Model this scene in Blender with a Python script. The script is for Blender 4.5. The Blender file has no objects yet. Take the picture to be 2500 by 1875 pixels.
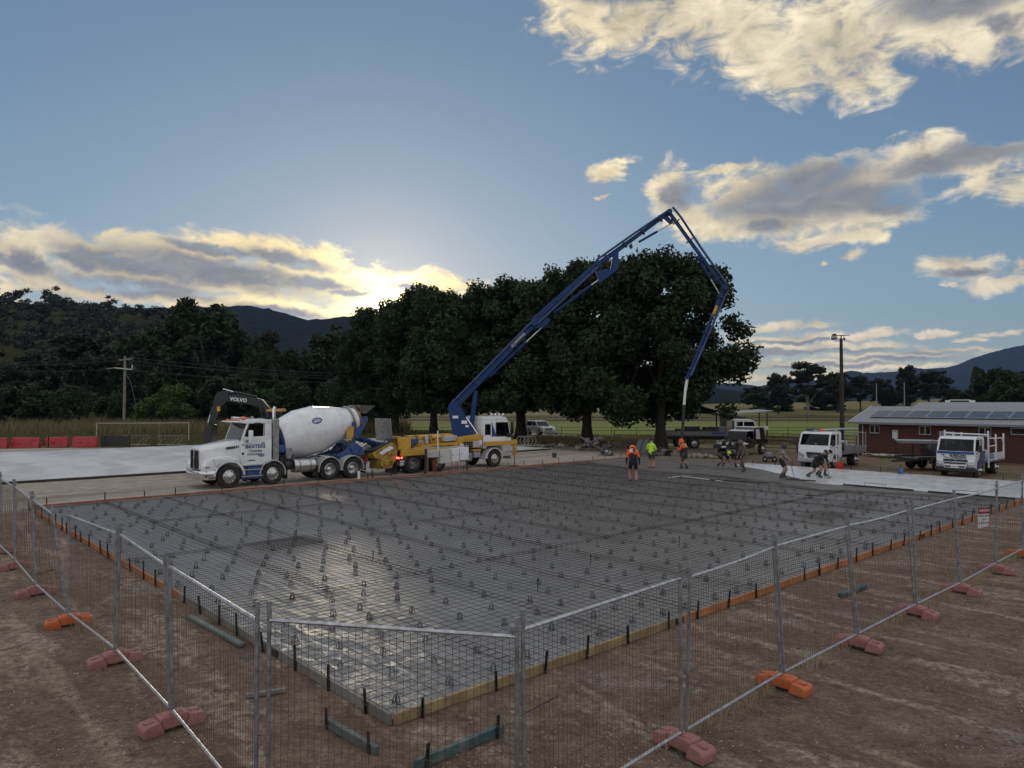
import bpy, bmesh, math, random
import numpy as np
from mathutils import Vector, Matrix, Euler
R = math.radians
random.seed(7)
S = bpy.context.scene
COL = S.collection

# ------------------------------------------------------------ camera
FPX, HORIZON, CAMZ = 1770.0, 982.0, 3.9
TILT = math.atan((HORIZON - 937.5) / FPX)
cam_data = bpy.data.cameras.new('camera')
cam_data.sensor_width = 36.0
cam_data.lens = 36.0 * FPX / 2500.0
cam_data.clip_start = 0.1
cam_data.clip_end = 20000.0
cam = bpy.data.objects.new('camera', cam_data)
COL.objects.link(cam)
cam.location = (0, 0, CAMZ)
cam.rotation_euler = (R(90) + TILT, 0, 0)
S.camera = cam

def gp(px, py, z=0.0):
    """photo pixel -> point at height z (flat site, level horizon)"""
    d = (CAMZ - z) * FPX / (py - HORIZON)
    return Vector(((px - 1250.0) / FPX * d, d, z))

def at_depth(px, py, d):
    return Vector(((px - 1250.0) / FPX * d, d, CAMZ + (HORIZON - py) / FPX * d))

# ------------------------------------------------------------ sun, sky, exposure
SUN_EL, SUN_AZ = R(7.0), R(-10.3)          # azimuth measured from +Y to +X
sun_dir = Vector((math.sin(SUN_AZ) * math.cos(SUN_EL), math.cos(SUN_AZ) * math.cos(SUN_EL), math.sin(SUN_EL)))
sl = bpy.data.lights.new('sun', 'SUN')
sl.energy = 0.6
sl.angle = R(12)
sl.color = (1.0, 0.84, 0.6)
sun = bpy.data.objects.new('sun', sl)
COL.objects.link(sun)
sun.rotation_euler = (-sun_dir).to_track_quat('-Z', 'Y').to_euler()
sun.location = (0, 0, 60)

S.view_settings.view_transform = 'Standard'
S.view_settings.look = 'None'
S.view_settings.gamma = 1.0
S.view_settings.use_curve_mapping = False
S.view_settings.exposure = 0.97

S.cycles.max_bounces = 8
S.cycles.diffuse_bounces = 3
S.cycles.volume_bounces = 0

class NT:
    """small wrapper that adds and wires shader nodes"""
    def __init__(s, tree):
        s.t = tree
        tree.nodes.clear()
    def n(s, kind, ins=None, **props):
        nd = s.t.nodes.new(kind)
        for k, v in props.items():
            setattr(nd, k, v)
        for k, v in (ins or {}).items():
            sock = nd.inputs[k]
            if isinstance(v, bpy.types.NodeSocket):
                s.t.links.new(v, sock)
            else:
                sock.default_value = v
        return nd
    def math(s, op, a, b=None, c=None, clamp=False):
        ins = {0: a}
        if b is not None: ins[1] = b
        if c is not None: ins[2] = c
        return s.n('ShaderNodeMath', ins, operation=op, use_clamp=clamp).outputs[0]
    def mix(s, f, a, b, blend='MIX'):
        nd = s.n('ShaderNodeMix', None, data_type='RGBA', blend_type=blend)
        for i, v in ((0, f), (6, a), (7, b)):
            if isinstance(v, bpy.types.NodeSocket): s.t.links.new(v, nd.inputs[i])
            else: nd.inputs[i].default_value = v
        return nd.outputs[2]
    def sstep(s, x, lo, hi):
        return s.n('ShaderNodeMapRange', {0: x, 1: lo, 2: hi, 3: 0.0, 4: 1.0}, interpolation_type='SMOOTHSTEP', clamp=True).outputs[0]
    def noise(s, vec, scale, detail=4, rough=0.55, dist=0.0, dims='3D'):
        return s.n('ShaderNodeTexNoise', {'Vector': vec, 'Scale': scale, 'Detail': detail, 'Roughness': rough, 'Distortion': dist}, noise_dimensions=dims).outputs[0]

def sky_angles(px, py):
    x = (px - 1250.0) / FPX
    yy = (937.5 - py) / FPX
    dy = math.cos(TILT) - yy * math.sin(TILT)
    dz = math.sin(TILT) + yy * math.cos(TILT)
    return math.atan2(x, dy), math.atan2(dz, math.hypot(x, dy))

world = bpy.data.worlds.new('World')
S.world = world
world.use_nodes = True
w = NT(world.node_tree)
tc = w.n('ShaderNodeTexCoord')
dirv = tc.outputs['Generated']
sep = w.n('ShaderNodeSeparateXYZ', {0: dirv})
az = w.math('ARCTAN2', sep.outputs[0], sep.outputs[1])
el = w.math('ARCSINE', sep.outputs[2])
pos = w.n('ShaderNodeCombineXYZ', {0: az, 1: el, 2: 0.0}).outputs[0]
# the real clouds of this sky: (px, py, half width, half height, turn deg), all as directions
clouds = [
 (1420, -10, 120, 120, 10), (1520, 55, 130, 70, 8), (1700, 10, 170, 120, 0), (1830, 80, 150, 110, -30), (1900, 170, 150, 60, -20),
 (2040, 90, 190, 120, -25), (2090, 200, 130, 50, -15), (2280, 40, 200, 90, -10), (2440, 30, 160, 100, -20), (2360, 110, 110, 40, -25),
 (1490, 418, 62, 24, 6), (1640, 465, 60, 70, 10), (1690, 540, 90, 50, -15), (1770, 412, 110, 14, 4), (1770, 560, 110, 30, 0), (1840, 470, 130, 70, 0), (1900, 530, 230, 60, 0), (1960, 430, 130, 40, 8),
 (2040, 480, 190, 75, 0), (2150, 430, 130, 55, 12), (2240, 390, 130, 55, 15), (2275, 360, 75, 36, 20), (2350, 400, 120, 40, -4), (2410, 375, 90, 18, -5), (2400, 450, 90, 32, 12), (2480, 460, 60, 40, 25), (2010, 590, 150, 24, 4),
 (2120, 530, 110, 36, 0), (2120, 575, 60, 28, 0), (2340, 650, 110, 30, -4), (2430, 690, 110, 24, 2), (2090, 626, 32, 13, 12), (2500, 655, 50, 20, 10), (2320, 690, 20, 10, 0), (1470, 478, 12, 9, 0), (2030, 645, 20, 8, 0),
 (30, 620, 150, 75, -22), (90, 680, 130, 40, -25), (230, 610, 200, 40, -6), (420, 610, 260, 36, -5), (640, 608, 190, 36, -6), (790, 625, 90, 34, -10), (300, 660, 260, 42, -8), (520, 672, 330, 52, -7), (780, 690, 280, 46, -7),
 (930, 700, 240, 50, -4), (1060, 690, 110, 36, 0), (170, 712, 200, 20, -3), (450, 735, 240, 22, -3), (660, 748, 220, 24, -4), (900, 755, 160, 28, 0), (270, 572, 24, 18, 0), (10, 735, 90, 25, 0),
 (1880, 800, 130, 14, 3), (1960, 825, 200, 15, 0), (1880, 850, 190, 14, 0), (2080, 845, 230, 14, -2), (1950, 885, 260, 13, 0), (2180, 868, 220, 12, -2), (2140, 818, 100, 12, 2), (2290, 815, 60, 9, 2), (1900, 920, 220, 14, 0),
 (2370, 828, 50, 7, 0), (2330, 855, 130, 9, -2), (2440, 812, 75, 8, 4), (2150, 895, 160, 9, 0), (1990, 795, 60, 8, 5),
 (-350, 560, 420, 90, 5), (-500, 250, 300, 60, 10), (2950, 560, 330, 60, -10), (2900, 150, 300, 110, -15), (3100, 850, 500, 40, 2),
]
darks = [
 (1665, 480, 55, 38, 20), (1990, 440, 170, 40, 6), (1930, 490, 190, 42, 2), (2100, 480, 160, 44, 0), (2300, 395, 150, 32, 6), (1880, 548, 70, 20, 4), (2400, 378, 100, 18, -4), (2170, 500, 90, 26, 0),
 (330, 648, 200, 28, -9), (540, 664, 280, 40, -8), (330, 700, 210, 28, -4), (700, 632, 120, 18, -8), (770, 688, 130, 16, -4), (540, 612, 160, 13, -5), (1010, 705, 60, 9, 0), (860, 712, 70, 10, 0), (670, 760, 140, 14, -4), (60, 640, 70, 30, -28), (200, 640, 90, 16, -6),
 (1880, 858, 150, 8, 0), (2080, 856, 220, 7, -2), (1960, 893, 240, 7, 0), (2220, 876, 180, 7, -2), (1960, 832, 150, 5, 0), (2280, 862, 90, 5, 0), (2360, 660, 70, 10, 0), (2330, 0, 180, 40, -8), (1500, -20, 110, 25, 0), (2440, 60, 60, 26, -20), (-350, 590, 350, 50, 5), (2900, 180, 220, 60, -15),
]
warp_n = w.n('ShaderNodeTexNoise', {'Vector': pos, 'Scale': 20.0, 'Detail': 4.0, 'Roughness': 0.65})
warp = w.n('ShaderNodeVectorMath', {0: warp_n.outputs[1], 1: (0.5, 0.5, 0.5)}, operation='SUBTRACT').outputs[0]
warp = w.n('ShaderNodeVectorMath', {0: warp, 1: (0.080, 0.028, 0.0)}, operation='MULTIPLY').outputs[0]
wpos = w.n('ShaderNodeVectorMath', {0: pos, 1: warp}, operation='ADD').outputs[0]
wsep = w.n('ShaderNodeSeparateXYZ', {0: wpos})
def blob_field(lst, start=None):
    # each blob waits for the one before it (through z, scaled to nothing) so the shader stack stays small
    cur = start
    for (px, py, a, b, ang) in lst:
        A, E = sky_angles(px, py)
        ca = math.cos(A)
        vin = w.n('ShaderNodeCombineXYZ', {0: wsep.outputs[0], 1: wsep.outputs[1], 2: 0.0 if cur is None else cur}).outputs[0]
        mp = w.n('ShaderNodeMapping', {0: vin, 'Location': (A, E, 0), 'Rotation': (0, 0, R(ang)), 'Scale': (a / FPX * ca * ca * 1.05, b / FPX * ca * 1.05, 1e5)}, vector_type='TEXTURE')
        ln = w.n('ShaderNodeVectorMath', {0: mp.outputs[0]}, operation='LENGTH').outputs['Value']
        cur = ln if cur is None else w.n('ShaderNodeMath', {0: cur, 1: ln, 2: 0.35}, operation='SMOOTH_MIN').outputs[0]
    return w.math('SUBTRACT', 1.0, cur)
stretch = w.n('ShaderNodeVectorMath', {0: pos, 1: (1.0, 1.9, 1.0)}, operation='MULTIPLY').outputs[0]
fbm = w.noise(stretch, 20.0, 9, 0.64, 0.6)
fbm_lo = w.noise(stretch, 7.0, 4, 0.55)
fbm_c = w.math('SUBTRACT', fbm, 0.5)
lo_c = w.math('SUBTRACT', fbm_lo, 0.5)
above = w.sstep(el, -0.01, 0.03)
sdot = w.n('ShaderNodeVectorMath', {0: dirv, 1: tuple(sun_dir)}, operation='DOT_PRODUCT').outputs['Value']
sdot = w.math('MAXIMUM', sdot, 0.0)
g_wide = w.math('POWER', sdot, 14.0)
g_mid = w.math('POWER', sdot, 220.0)
g_core = w.math('POWER', sdot, 3500.0)
sky = w.n('ShaderNodeTexSky', None, sky_type='NISHITA')
sky.sun_disc = False
sky.sun_elevation = SUN_EL
sky.sun_rotation = SUN_AZ
sky.altitude = 200.0
sky.air_density = 1.0
sky.dust_density = 0.36
sky.ozone_density = 4.0
SKY_STRENGTH = 0.085
# soft shoulder on the brightest part of the sky (all round the compass alike)
base = sky.outputs[0]
KNEE = 7.0
bsep = w.n('ShaderNodeSeparateColor', {0: base})
shoulder = [w.math('DIVIDE', c, w.math('ADD', 1.0, w.math('DIVIDE', c, KNEE))) for c in bsep.outputs[:3]]
base = w.n('ShaderNodeCombineColor', {0: shoulder[0], 1: shoulder[1], 2: shoulder[2]}).outputs[0]
base = w.n('ShaderNodeHueSaturation', {'Saturation': 0.84, 'Value': 1.06, 'Color': base}).outputs[0]
def scaled(col, f):
    return w.mix(1.0, col, w.n('ShaderNodeCombineColor', {0: f, 1: f, 2: f}).outputs[0], 'MULTIPLY')
core = scaled((1.0, 0.86, 0.52, 1), w.math('MULTIPLY', g_core, 26.0))
glow = w.mix(1.0, scaled((1.0, 0.80, 0.42, 1), w.math('MULTIPLY', g_mid, 1.6)), core, 'ADD')
clear = w.mix(1.0, base, glow, 'ADD')
cl_lit = w.math('ADD', w.math('ADD', 5.4, w.math('MULTIPLY', g_wide, 2.6)), w.math('MULTIPLY', g_mid, 11.0))
lit_v = w.math('MULTIPLY', w.math('MULTIPLY', cl_lit, w.n('ShaderNodeMapRange', {0: fbm, 1: 0.3, 2: 0.7, 3: 0.62, 4: 1.22}).outputs[0]), w.n('ShaderNodeMapRange', {0: fbm_lo, 1: 0.35, 2: 0.65, 3: 0.72, 4: 1.12}).outputs[0])
tint = w.mix(g_wide, (1.0, 0.87, 0.63, 1), (1.0, 0.79, 0.38, 1))
lit_col = w.mix(1.0, scaled(tint, lit_v), core, 'ADD')
dk_col = scaled((0.92, 0.94, 1.0, 1), w.math('MULTIPLY', w.math('ADD', 1.55, w.math('MULTIPLY', g_mid, 2.0)), w.n('ShaderNodeMapRange', {0: fbm, 1: 0.3, 2: 0.7, 3: 0.75, 4: 1.35}).outputs[0]))
def cloud_bg(field, dfield, lit_col=lit_col):
    dens = w.math('MULTIPLY', w.math('MULTIPLY', w.sstep(field, -0.14, 0.62), above), 0.97)
    dark = w.math('MULTIPLY', w.sstep(dfield, -0.35, 0.60), 0.96)
    col = w.mix(dens, clear, w.mix(dark, lit_col, dk_col))
    return w.n('ShaderNodeBackground', {0: col, 1: SKY_STRENGTH}).outputs[0]
def region(a0, a1, e0, e1):
    m = 0.09
    def pick(lst):
        out = []
        for c in lst:
            A, E = sky_angles(c[0], c[1])
            ra = c[2] / FPX + m; re = c[3] / FPX + c[2] / FPX * abs(math.sin(R(c[4]))) + m * 0.6
            if a0 - ra < A < a1 + ra and e0 - re < E < e1 + re: out.append(c)
        return out
    f = blob_field(pick(clouds))
    f = w.math('ADD', w.math('ADD', f, w.math('MULTIPLY', fbm_c, 2.2)), w.math('MULTIPLY', lo_c, 0.5))
    d = w.math('ADD', blob_field(pick(darks), w.math('ADD', w.math('MULTIPLY', f, 1e-4), 9.0)), w.math('MULTIPLY', fbm_c, 1.7))
    return cloud_bg(f, d)
def switch(x, edge, lo, hi):
    m = w.n('ShaderNodeMixShader', {0: w.math('GREATER_THAN', x, edge)})
    w.t.links.new(lo, m.inputs[1]); w.t.links.new(hi, m.inputs[2])
    return m.outputs[0]
left_low = region(-1.1, -0.04, -0.1, 0.16)
left_high = region(-1.1, -0.04, 0.16, 0.9)
right_low = region(-0.04, 1.1, -0.1, 0.115)
right_mid = region(-0.04, 1.1, 0.115, 0.37)
right_high = region(-0.04, 1.1, 0.37, 0.9)
front = switch(az, -0.04, switch(el, 0.16, left_low, left_high), switch(el, 0.115, right_low, switch(el, 0.37, right_mid, right_high)))
# out of view broken cloud goes on, fuller and cooler to add fill light
wide = w.noise(w.n('ShaderNodeVectorMath', {0: dirv, 1: (1.0, 1.0, 2.2)}, operation='MULTIPLY').outputs[0], 2.6, 6, 0.6)
wide_f = w.math('ADD', w.math('MULTIPLY', w.math('SUBTRACT', wide, 0.5), 4.0), 0.75)
rest = cloud_bg(wide_f, w.math('SUBTRACT', wide_f, 1.3), scaled((0.97, 0.97, 1.0, 1), w.math('MULTIPLY', lit_v, 0.95)))
outside = w.math('MAXIMUM', w.sstep(w.math('ABSOLUTE', az), 0.80, 1.05), w.sstep(el, 0.60, 0.80))
mixed = w.n('ShaderNodeMixShader', {0: outside})
w.t.links.new(front, mixed.inputs[1]); w.t.links.new(rest, mixed.inputs[2])
w.n('ShaderNodeOutputWorld', {0: mixed.outputs[0]})
world.cycles.sampling_method = 'MANUAL'
world.cycles.sample_map_resolution = 512

# ------------------------------------------------------------ helpers
ANG = R(90 - 47.55)
U = Vector((math.cos(ANG), math.sin(ANG), 0))
V = Vector((-math.sin(ANG), math.cos(ANG), 0))
N0 = gp(962, 1761)
def W(u, v, z=0.0):
    """slab frame (u along the long side, v across) -> world"""
    p = N0 + U * u + V * v
    return Vector((p.x, p.y, z))
def uv(p):
    q = Vector((p[0], p[1], 0)) - Vector((N0.x, N0.y, 0))
    return q.dot(U), q.dot(V)

def tag(o, label=None, cat=None, group=None, kind=None):
    if label: o['label'] = label
    if cat: o['category'] = cat
    if group: o['group'] = group
    if kind: o['kind'] = kind
    return o

def thing(name, label, cat, loc=(0, 0, 0), rz=0.0, group=None):
    o = bpy.data.objects.new(name, None)
    COL.objects.link(o)
    o.empty_display_size = 0.3
    o.location = loc
    o.rotation_euler = (0, 0, rz)
    return tag(o, label, cat, group)

def link(name, mesh, parent=None):
    o = bpy.data.objects.new(name, mesh)
    COL.objects.link(o)
    if parent: o.parent = parent
    return o

class MB:
    def __init__(s):
        s.v = []; s.f = []
    def add(s, vs, fs):
        b = len(s.v)
        s.v += [tuple(x) for x in vs]
        s.f += [tuple(i + b for i in f) for f in fs]
        return s
    def hexa(s, p):   # p: 4 bottom (ccw), 4 top
        return s.add(p, [(3, 2, 1, 0), (4, 5, 6, 7), (0, 1, 5, 4), (1, 2, 6, 5), (2, 3, 7, 6), (3, 0, 4, 7)])
    def box(s, c, d, rot=None):
        x, y, z = d[0] / 2, d[1] / 2, d[2] / 2
        ps = [Vector(q) for q in ((-x, -y, -z), (x, -y, -z), (x, y, -z), (-x, y, -z), (-x, -y, z), (x, -y, z), (x, y, z), (-x, y, z))]
        if rot is not None:
            m = Matrix.Rotation(rot, 3, 'Z') if isinstance(rot, (int, float)) else rot
            ps = [m @ q for q in ps]
        return s.hexa([q + Vector(c) for q in ps])
    def bar(s, a, b, w, h=None, up=(0, 0, 1)):
        """rectangular bar from a to b, w wide, h high"""
        a = Vector(a); b = Vector(b); h = w if h is None else h
        t = (b - a).normalized(); up = Vector(up)
        if abs(t.dot(up)) > 0.99: up = Vector((1, 0, 0))
        sd = t.cross(up).normalized(); un = sd.cross(t)
        sd *= w / 2; un *= h / 2
        return s.hexa([a - sd - un, b - sd - un, b + sd - un, a + sd - un, a - sd + un, b - sd + un, b + sd + un, a + sd + un])
    def cyl(s, a, b, r0, r1=None, n=12, cap=True):
        a = Vector(a); b = Vector(b); r1 = r0 if r1 is None else r1
        t = (b - a).normalized()
        up = Vector((0, 0, 1)) if abs(t.z) < 0.9 else Vector((1, 0, 0))
        x = t.cross(up).normalized(); y = t.cross(x)
        vs = []; fs = []
        for k in range(n):
            q = 2 * math.pi * k / n
            d = x * math.cos(q) + y * math.sin(q)
            vs.append(a + d * r0); vs.append(b + d * r1)
        for k in range(n):
            j = (k + 1) % n
            fs.append((2 * k, 2 * j, 2 * j + 1, 2 * k + 1))
        if cap:
            fs.append(tuple(2 * k for k in reversed(range(n))))
            fs.append(tuple(2 * k + 1 for k in range(n)))
        return s.add(vs, fs)
    def tube(s, pts, r, n=6):
        pts = [Vector(p) for p in pts]
        rings = []
        px = None
        for i, p in enumerate(pts):
            t = (pts[min(i + 1, len(pts) - 1)] - pts[max(i - 1, 0)]).normalized()
            if px is None:
                up = Vector((0, 0, 1)) if abs(t.z) < 0.9 else Vector((1, 0, 0))
                x = t.cross(up).normalized()
            else:
                x = (px - t * px.dot(t)).normalized()
            px = x; y = t.cross(x)
            rr = r[i] if isinstance(r, (list, tuple)) else r
            rings.append([p + (x * math.cos(2 * math.pi * k / n) + y * math.sin(2 * math.pi * k / n)) * rr for k in range(n)])
        vs = [q for g in rings for q in g]; fs = []
        for i in range(len(pts) - 1):
            for k in range(n):
                j = (k + 1) % n
                fs.append((i * n + k, i * n + j, (i + 1) * n + j, (i + 1) * n + k))
        fs.append(tuple(reversed(range(n)))); fs.append(tuple((len(pts) - 1) * n + k for k in range(n)))
        return s.add(vs, fs)
    def lathe(s, prof, o=(0, 0, 0), axis=(0, 1, 0), n=24, a0=0, a1=2 * math.pi):
        """prof: (radius, distance along axis)"""
        o = Vector(o); t = Vector(axis).normalized()
        up = Vector((0, 0, 1)) if abs(t.z) < 0.9 else Vector((1, 0, 0))
        x = t.cross(up).normalized(); y = t.cross(x)
        full = abs(a1 - a0 - 2 * math.pi) < 1e-5
        m = n if full else n + 1
        vs = []; fs = []
        for (r, d) in prof:
            for k in range(m):
                q = a0 + (a1 - a0) * k / n
                vs.append(o + t * d + (x * math.cos(q) + y * math.sin(q)) * max(r, 1e-4))
        for i in range(len(prof) - 1):
            for k in range(n):
                j = (k + 1) % m
                fs.append((i * m + k, i * m + j, (i + 1) * m + j, (i + 1) * m + k))
        return s.add(vs, fs)
    def prism(s, poly, a, b, plane='xz'):
        """polygon in a plane, extruded along the third axis from a to b"""
        def P(p, t):
            return {'xz': (p[0], t, p[1]), 'yz': (t, p[0], p[1]), 'xy': (p[0], p[1], t)}[plane]
        n = len(poly)
        vs = [P(p, a) for p in poly] + [P(p, b) for p in poly]
        fs = [tuple(range(n)), tuple(reversed(range(n, 2 * n)))]
        for k in range(n):
            j = (k + 1) % n
            fs.append((k, k + n, j + n, j))
        return s.add(vs, fs)
    def arch(s, c, r0, r1, a0, a1, y0, y1, n=14):
        """mudguard: sector of a ring in xz, from y0 to y1"""
        ps = []
        for k in range(n + 1):
            q = a0 + (a1 - a0) * k / n
            ps.append((c[0] + math.cos(q) * r1, c[1] + math.sin(q) * r1))
        qs = []
        for k in range(n + 1):
            q = a0 + (a1 - a0) * k / n
            qs.append((c[0] + math.cos(q) * r0, c[1] + math.sin(q) * r0))
        for k in range(n):
            s.prism([ps[k], ps[k + 1], qs[k + 1], qs[k]], y0, y1)
        return s
    def mesh(s, name, mat, bevel=0.0, smooth=40, seg=1):
        me = bpy.data.meshes.new(name)
        me.from_pydata(s.v, [], s.f)
        bm = bmesh.new(); bm.from_mesh(me)
        if bevel:
            bmesh.ops.remove_doubles(bm, verts=bm.verts, dist=1e-4)
        bmesh.ops.recalc_face_normals(bm, faces=bm.faces)
        if bevel:
            es = [e for e in bm.edges if len(e.link_faces) == 2 and e.calc_face_angle(0) > R(28)]
            if es:
                bmesh.ops.bevel(bm, geom=es, offset=bevel, segments=seg, affect='EDGES', clamp_overlap=True, profile=0.6)
        bm.to_mesh(me); bm.free()
        if smooth:
            me.shade_smooth()
            me.set_sharp_from_angle(angle=R(smooth))
        if mat: me.materials.append(mat)
        return me
    def build(s, name, mat, parent=None, bevel=0.0, smooth=40, seg=1):
        return link(name, s.mesh(name, mat, bevel, smooth, seg), parent)

def np_mesh(name, verts, faces, mat, smooth=False):
    """fast mesh from arrays; faces is (n, k)"""
    me = bpy.data.meshes.new(name)
    verts = np.ascontiguousarray(verts, dtype=np.float32); faces = np.ascontiguousarray(faces, dtype=np.int32)
    n, k = faces.shape
    me.vertices.add(len(verts)); me.vertices.foreach_set('co', verts.ravel())
    me.loops.add(n * k); me.loops.foreach_set('vertex_index', faces.ravel())
    me.polygons.add(n)
    me.polygons.foreach_set('loop_start', np.arange(0, n * k, k, dtype=np.int32))
    me.polygons.foreach_set('loop_total', np.full(n, k, dtype=np.int32))
    me.update(calc_edges=True); me.validate()
    if smooth: me.shade_smooth()
    if mat: me.materials.append(mat)
    return me

def copy_tree(o, parent=None):
    c = o.copy(); COL.objects.link(c); c.parent = parent
    for ch in o.children:
        copy_tree(ch, c)
    return c

def text_mesh(txt, size, mat, depth=0.004, bold=0.0, shear=0.0, align='CENTER'):
    cu = bpy.data.curves.new('lettering', 'FONT')
    cu.body = txt; cu.size = size; cu.align_x = align; cu.align_y = 'CENTER'
    cu.extrude = depth / 2; cu.offset = bold; cu.shear = shear
    cu.resolution_u = 3
    o = bpy.data.objects.new('lettering', cu)
    COL.objects.link(o)
    bpy.context.view_layer.update()
    me = bpy.data.meshes.new_from_object(o.evaluated_get(bpy.context.evaluated_depsgraph_get()))
    bpy.data.objects.remove(o); bpy.data.curves.remove(cu)
    me.name = 'lettering'
    me.materials.clear(); me.materials.append(mat)
    return me
def put_text(txt, size, mat, parent, loc, facing, name='lettering', **k):
    """facing: rotation as Euler tuple; text reads along local x, up local y, faces local z"""
    o = link(name, text_mesh(txt, size, mat, **k), parent)
    o.location = loc; o.rotation_euler = facing
    return o
SIDE_L = (R(90), 0, R(180))     # on a +Y face, read from outside
SIDE_R = (R(90), 0, 0)          # on a -Y face
FRONT = (R(90), 0, R(90))       # on a +X face

# numpy value noise
_rs = np.random.RandomState(3)
_tab = _rs.rand(256, 256).astype(np.float32)
def vnoise(x, y):
    xi = np.floor(x).astype(int); yi = np.floor(y).astype(int)
    fx = x - xi; fy = y - yi
    fx = fx * fx * (3 - 2 * fx); fy = fy * fy * (3 - 2 * fy)
    a = _tab[xi & 255, yi & 255]; b = _tab[(xi + 1) & 255, yi & 255]
    c = _tab[xi & 255, (yi + 1) & 255]; d = _tab[(xi + 1) & 255, (yi + 1) & 255]
    return (a * (1 - fx) + b * fx) * (1 - fy) + (c * (1 - fx) + d * fx) * fy
def fbm2(x, y, oct=4, gain=0.5):
    s = 0; a = 1; t = 0
    for i in range(oct):
        s = s + a * vnoise(x * 2 ** i + 17 * i, y * 2 ** i + 31 * i); t += a; a *= gain
    return s / t

# ------------------------------------------------------------ materials
MATS = {}
def mat(name, col, rough=0.55, metal=0.0, var=0.15, vs=6.0, bump=0.0, bs=30.0, dirt=None, coat=0.0, spec=0.5, emit=None, rvar=0.1):
    """principled surface with noise in colour, roughness and relief; dirt = (colour, amount, scale)"""
    m = bpy.data.materials.new(name); m.use_nodes = True
    t = NT(m.node_tree)
    co = t.n('ShaderNodeTexCoord').outputs['Object']
    n1 = t.noise(co, vs, 5, 0.6)
    c = col + (1,) if len(col) == 3 else col
    lo = tuple(x * (1 - var) for x in c[:3]) + (1,); hi = tuple(min(1, x * (1 + var)) for x in c[:3]) + (1,)
    bc = t.mix(t.sstep(n1, 0.3, 0.7), lo, hi)
    if dirt:
        n2 = t.noise(co, dirt[2], 6, 0.65)
        bc = t.mix(t.math('MULTIPLY', t.sstep(n2, 0.42, 0.72), dirt[1]), bc, dirt[0] + (1,))
    rg = t.math('ADD', rough - rvar / 2, t.math('MULTIPLY', t.noise(co, vs * 2.3, 3), rvar), clamp=True)
    ins = {'Base Color': bc, 'Roughness': rg, 'Metallic': metal, 'Specular IOR Level': spec, 'Coat Weight': coat}
    b = t.n('ShaderNodeBsdfPrincipled', ins)
    b.inputs['Coat Roughness'].default_value = 0.08
    if emit:
        b.inputs['Emission Color'].default_value = emit[0] + (1,); b.inputs['Emission Strength'].default_value = emit[1]
    if bump:
        bp = t.n('ShaderNodeBump', {'Height': t.noise(co, bs, 4, 0.6), 'Strength': bump, 'Distance': 0.02})
        t.t.links.new(bp.outputs[0], b.inputs['Normal'])
    t.n('ShaderNodeOutputMaterial', {0: b.outputs[0]})
    MATS[name] = m
    return m

DUST = (0.20, 0.16, 0.12)
galv = mat('galvanised_steel', (0.50, 0.51, 0.53), 0.38, 0.85, 0.25, 14, 0.15, 60, dirt=((0.25, 0.22, 0.19), 0.45, 9))
galv_dull = mat('dull_galvanised_steel', (0.30, 0.31, 0.33), 0.5, 0.7, 0.3, 10, 0.1, 60, dirt=((0.16, 0.13, 0.11), 0.5, 7))
wire_m = mat('fence_wire', (0.10, 0.080, 0.066), 0.55, 0.5, 0.3, 5)
rust = mat('rusty_rebar', (0.062, 0.050, 0.043), 0.6, 0.3, 0.45, 3.0, 0.1, 80)
chair_m = mat('bar_chair_plastic', (0.12, 0.126, 0.132), 0.45, 0, 0.3, 3)
blackst = mat('black_steel', (0.018, 0.018, 0.02), 0.45, 0.2, 0.3, 8, dirt=(DUST, 0.25, 9))
timber_y = mat('treated_pine', (0.30, 0.215, 0.10), 0.75, 0, 0.3, 2.5, 0.25, 25, dirt=((0.13, 0.10, 0.07), 0.6, 4))
timber_o = mat('orange_formwork_timber', (0.42, 0.165, 0.055), 0.7, 0, 0.25, 2.0, 0.2, 25, dirt=((0.16, 0.10, 0.07), 0.55, 3))
timber_r = mat('red_brown_formwork_timber', (0.30, 0.085, 0.035), 0.72, 0, 0.3, 2.0, 0.2, 25, dirt=((0.14, 0.09, 0.07), 0.6, 3))
timber_g = mat('grey_formwork_timber', (0.21, 0.20, 0.18), 0.8, 0, 0.3, 2.0, 0.25, 25, dirt=((0.10, 0.085, 0.07), 0.6, 4))
timber_t = mat('teal_painted_timber', (0.038, 0.082, 0.088), 0.7, 0, 0.35, 3.0, 0.2, 25, dirt=((0.20, 0.20, 0.16), 0.65, 5))
foot_o = mat('orange_plastic', (0.56, 0.13, 0.035), 0.5, 0, 0.2, 4, 0.1, 30, dirt=((0.24, 0.15, 0.11), 0.5, 6))
foot_p = mat('faded_pink_plastic', (0.35, 0.15, 0.13), 0.6, 0, 0.25, 4, 0.12, 30, dirt=((0.22, 0.16, 0.13), 0.6, 6))
white_p = mat('white_truck_paint', (0.80, 0.81, 0.82), 0.22, 0, 0.03, 3, dirt=((0.46, 0.43, 0.38), 0.35, 2.2), coat=0.6)
grey_p = mat('light_grey_paint', (0.50, 0.50, 0.49), 0.4, 0, 0.1, 4, dirt=((0.26, 0.23, 0.20), 0.5, 4))
blue_p = mat('blue_truck_paint', (0.020, 0.075, 0.22), 0.35, 0, 0.2, 4, dirt=((0.16, 0.15, 0.14), 0.35, 4), coat=0.3)
boom_b = mat('boom_blue_paint', (0.011, 0.048, 0.165), 0.5, 0, 0.15, 2, dirt=((0.035, 0.055, 0.10), 0.3, 3), spec=0.3)
yellow_p = mat('yellow_pump_paint', (0.62, 0.36, 0.030), 0.42, 0, 0.15, 3, dirt=((0.22, 0.15, 0.06), 0.5, 3), coat=0.2)
yellow_d = mat('grimy_yellow_paint', (0.38, 0.24, 0.035), 0.55, 0, 0.3, 6, dirt=((0.07, 0.05, 0.03), 0.75, 5))
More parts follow.
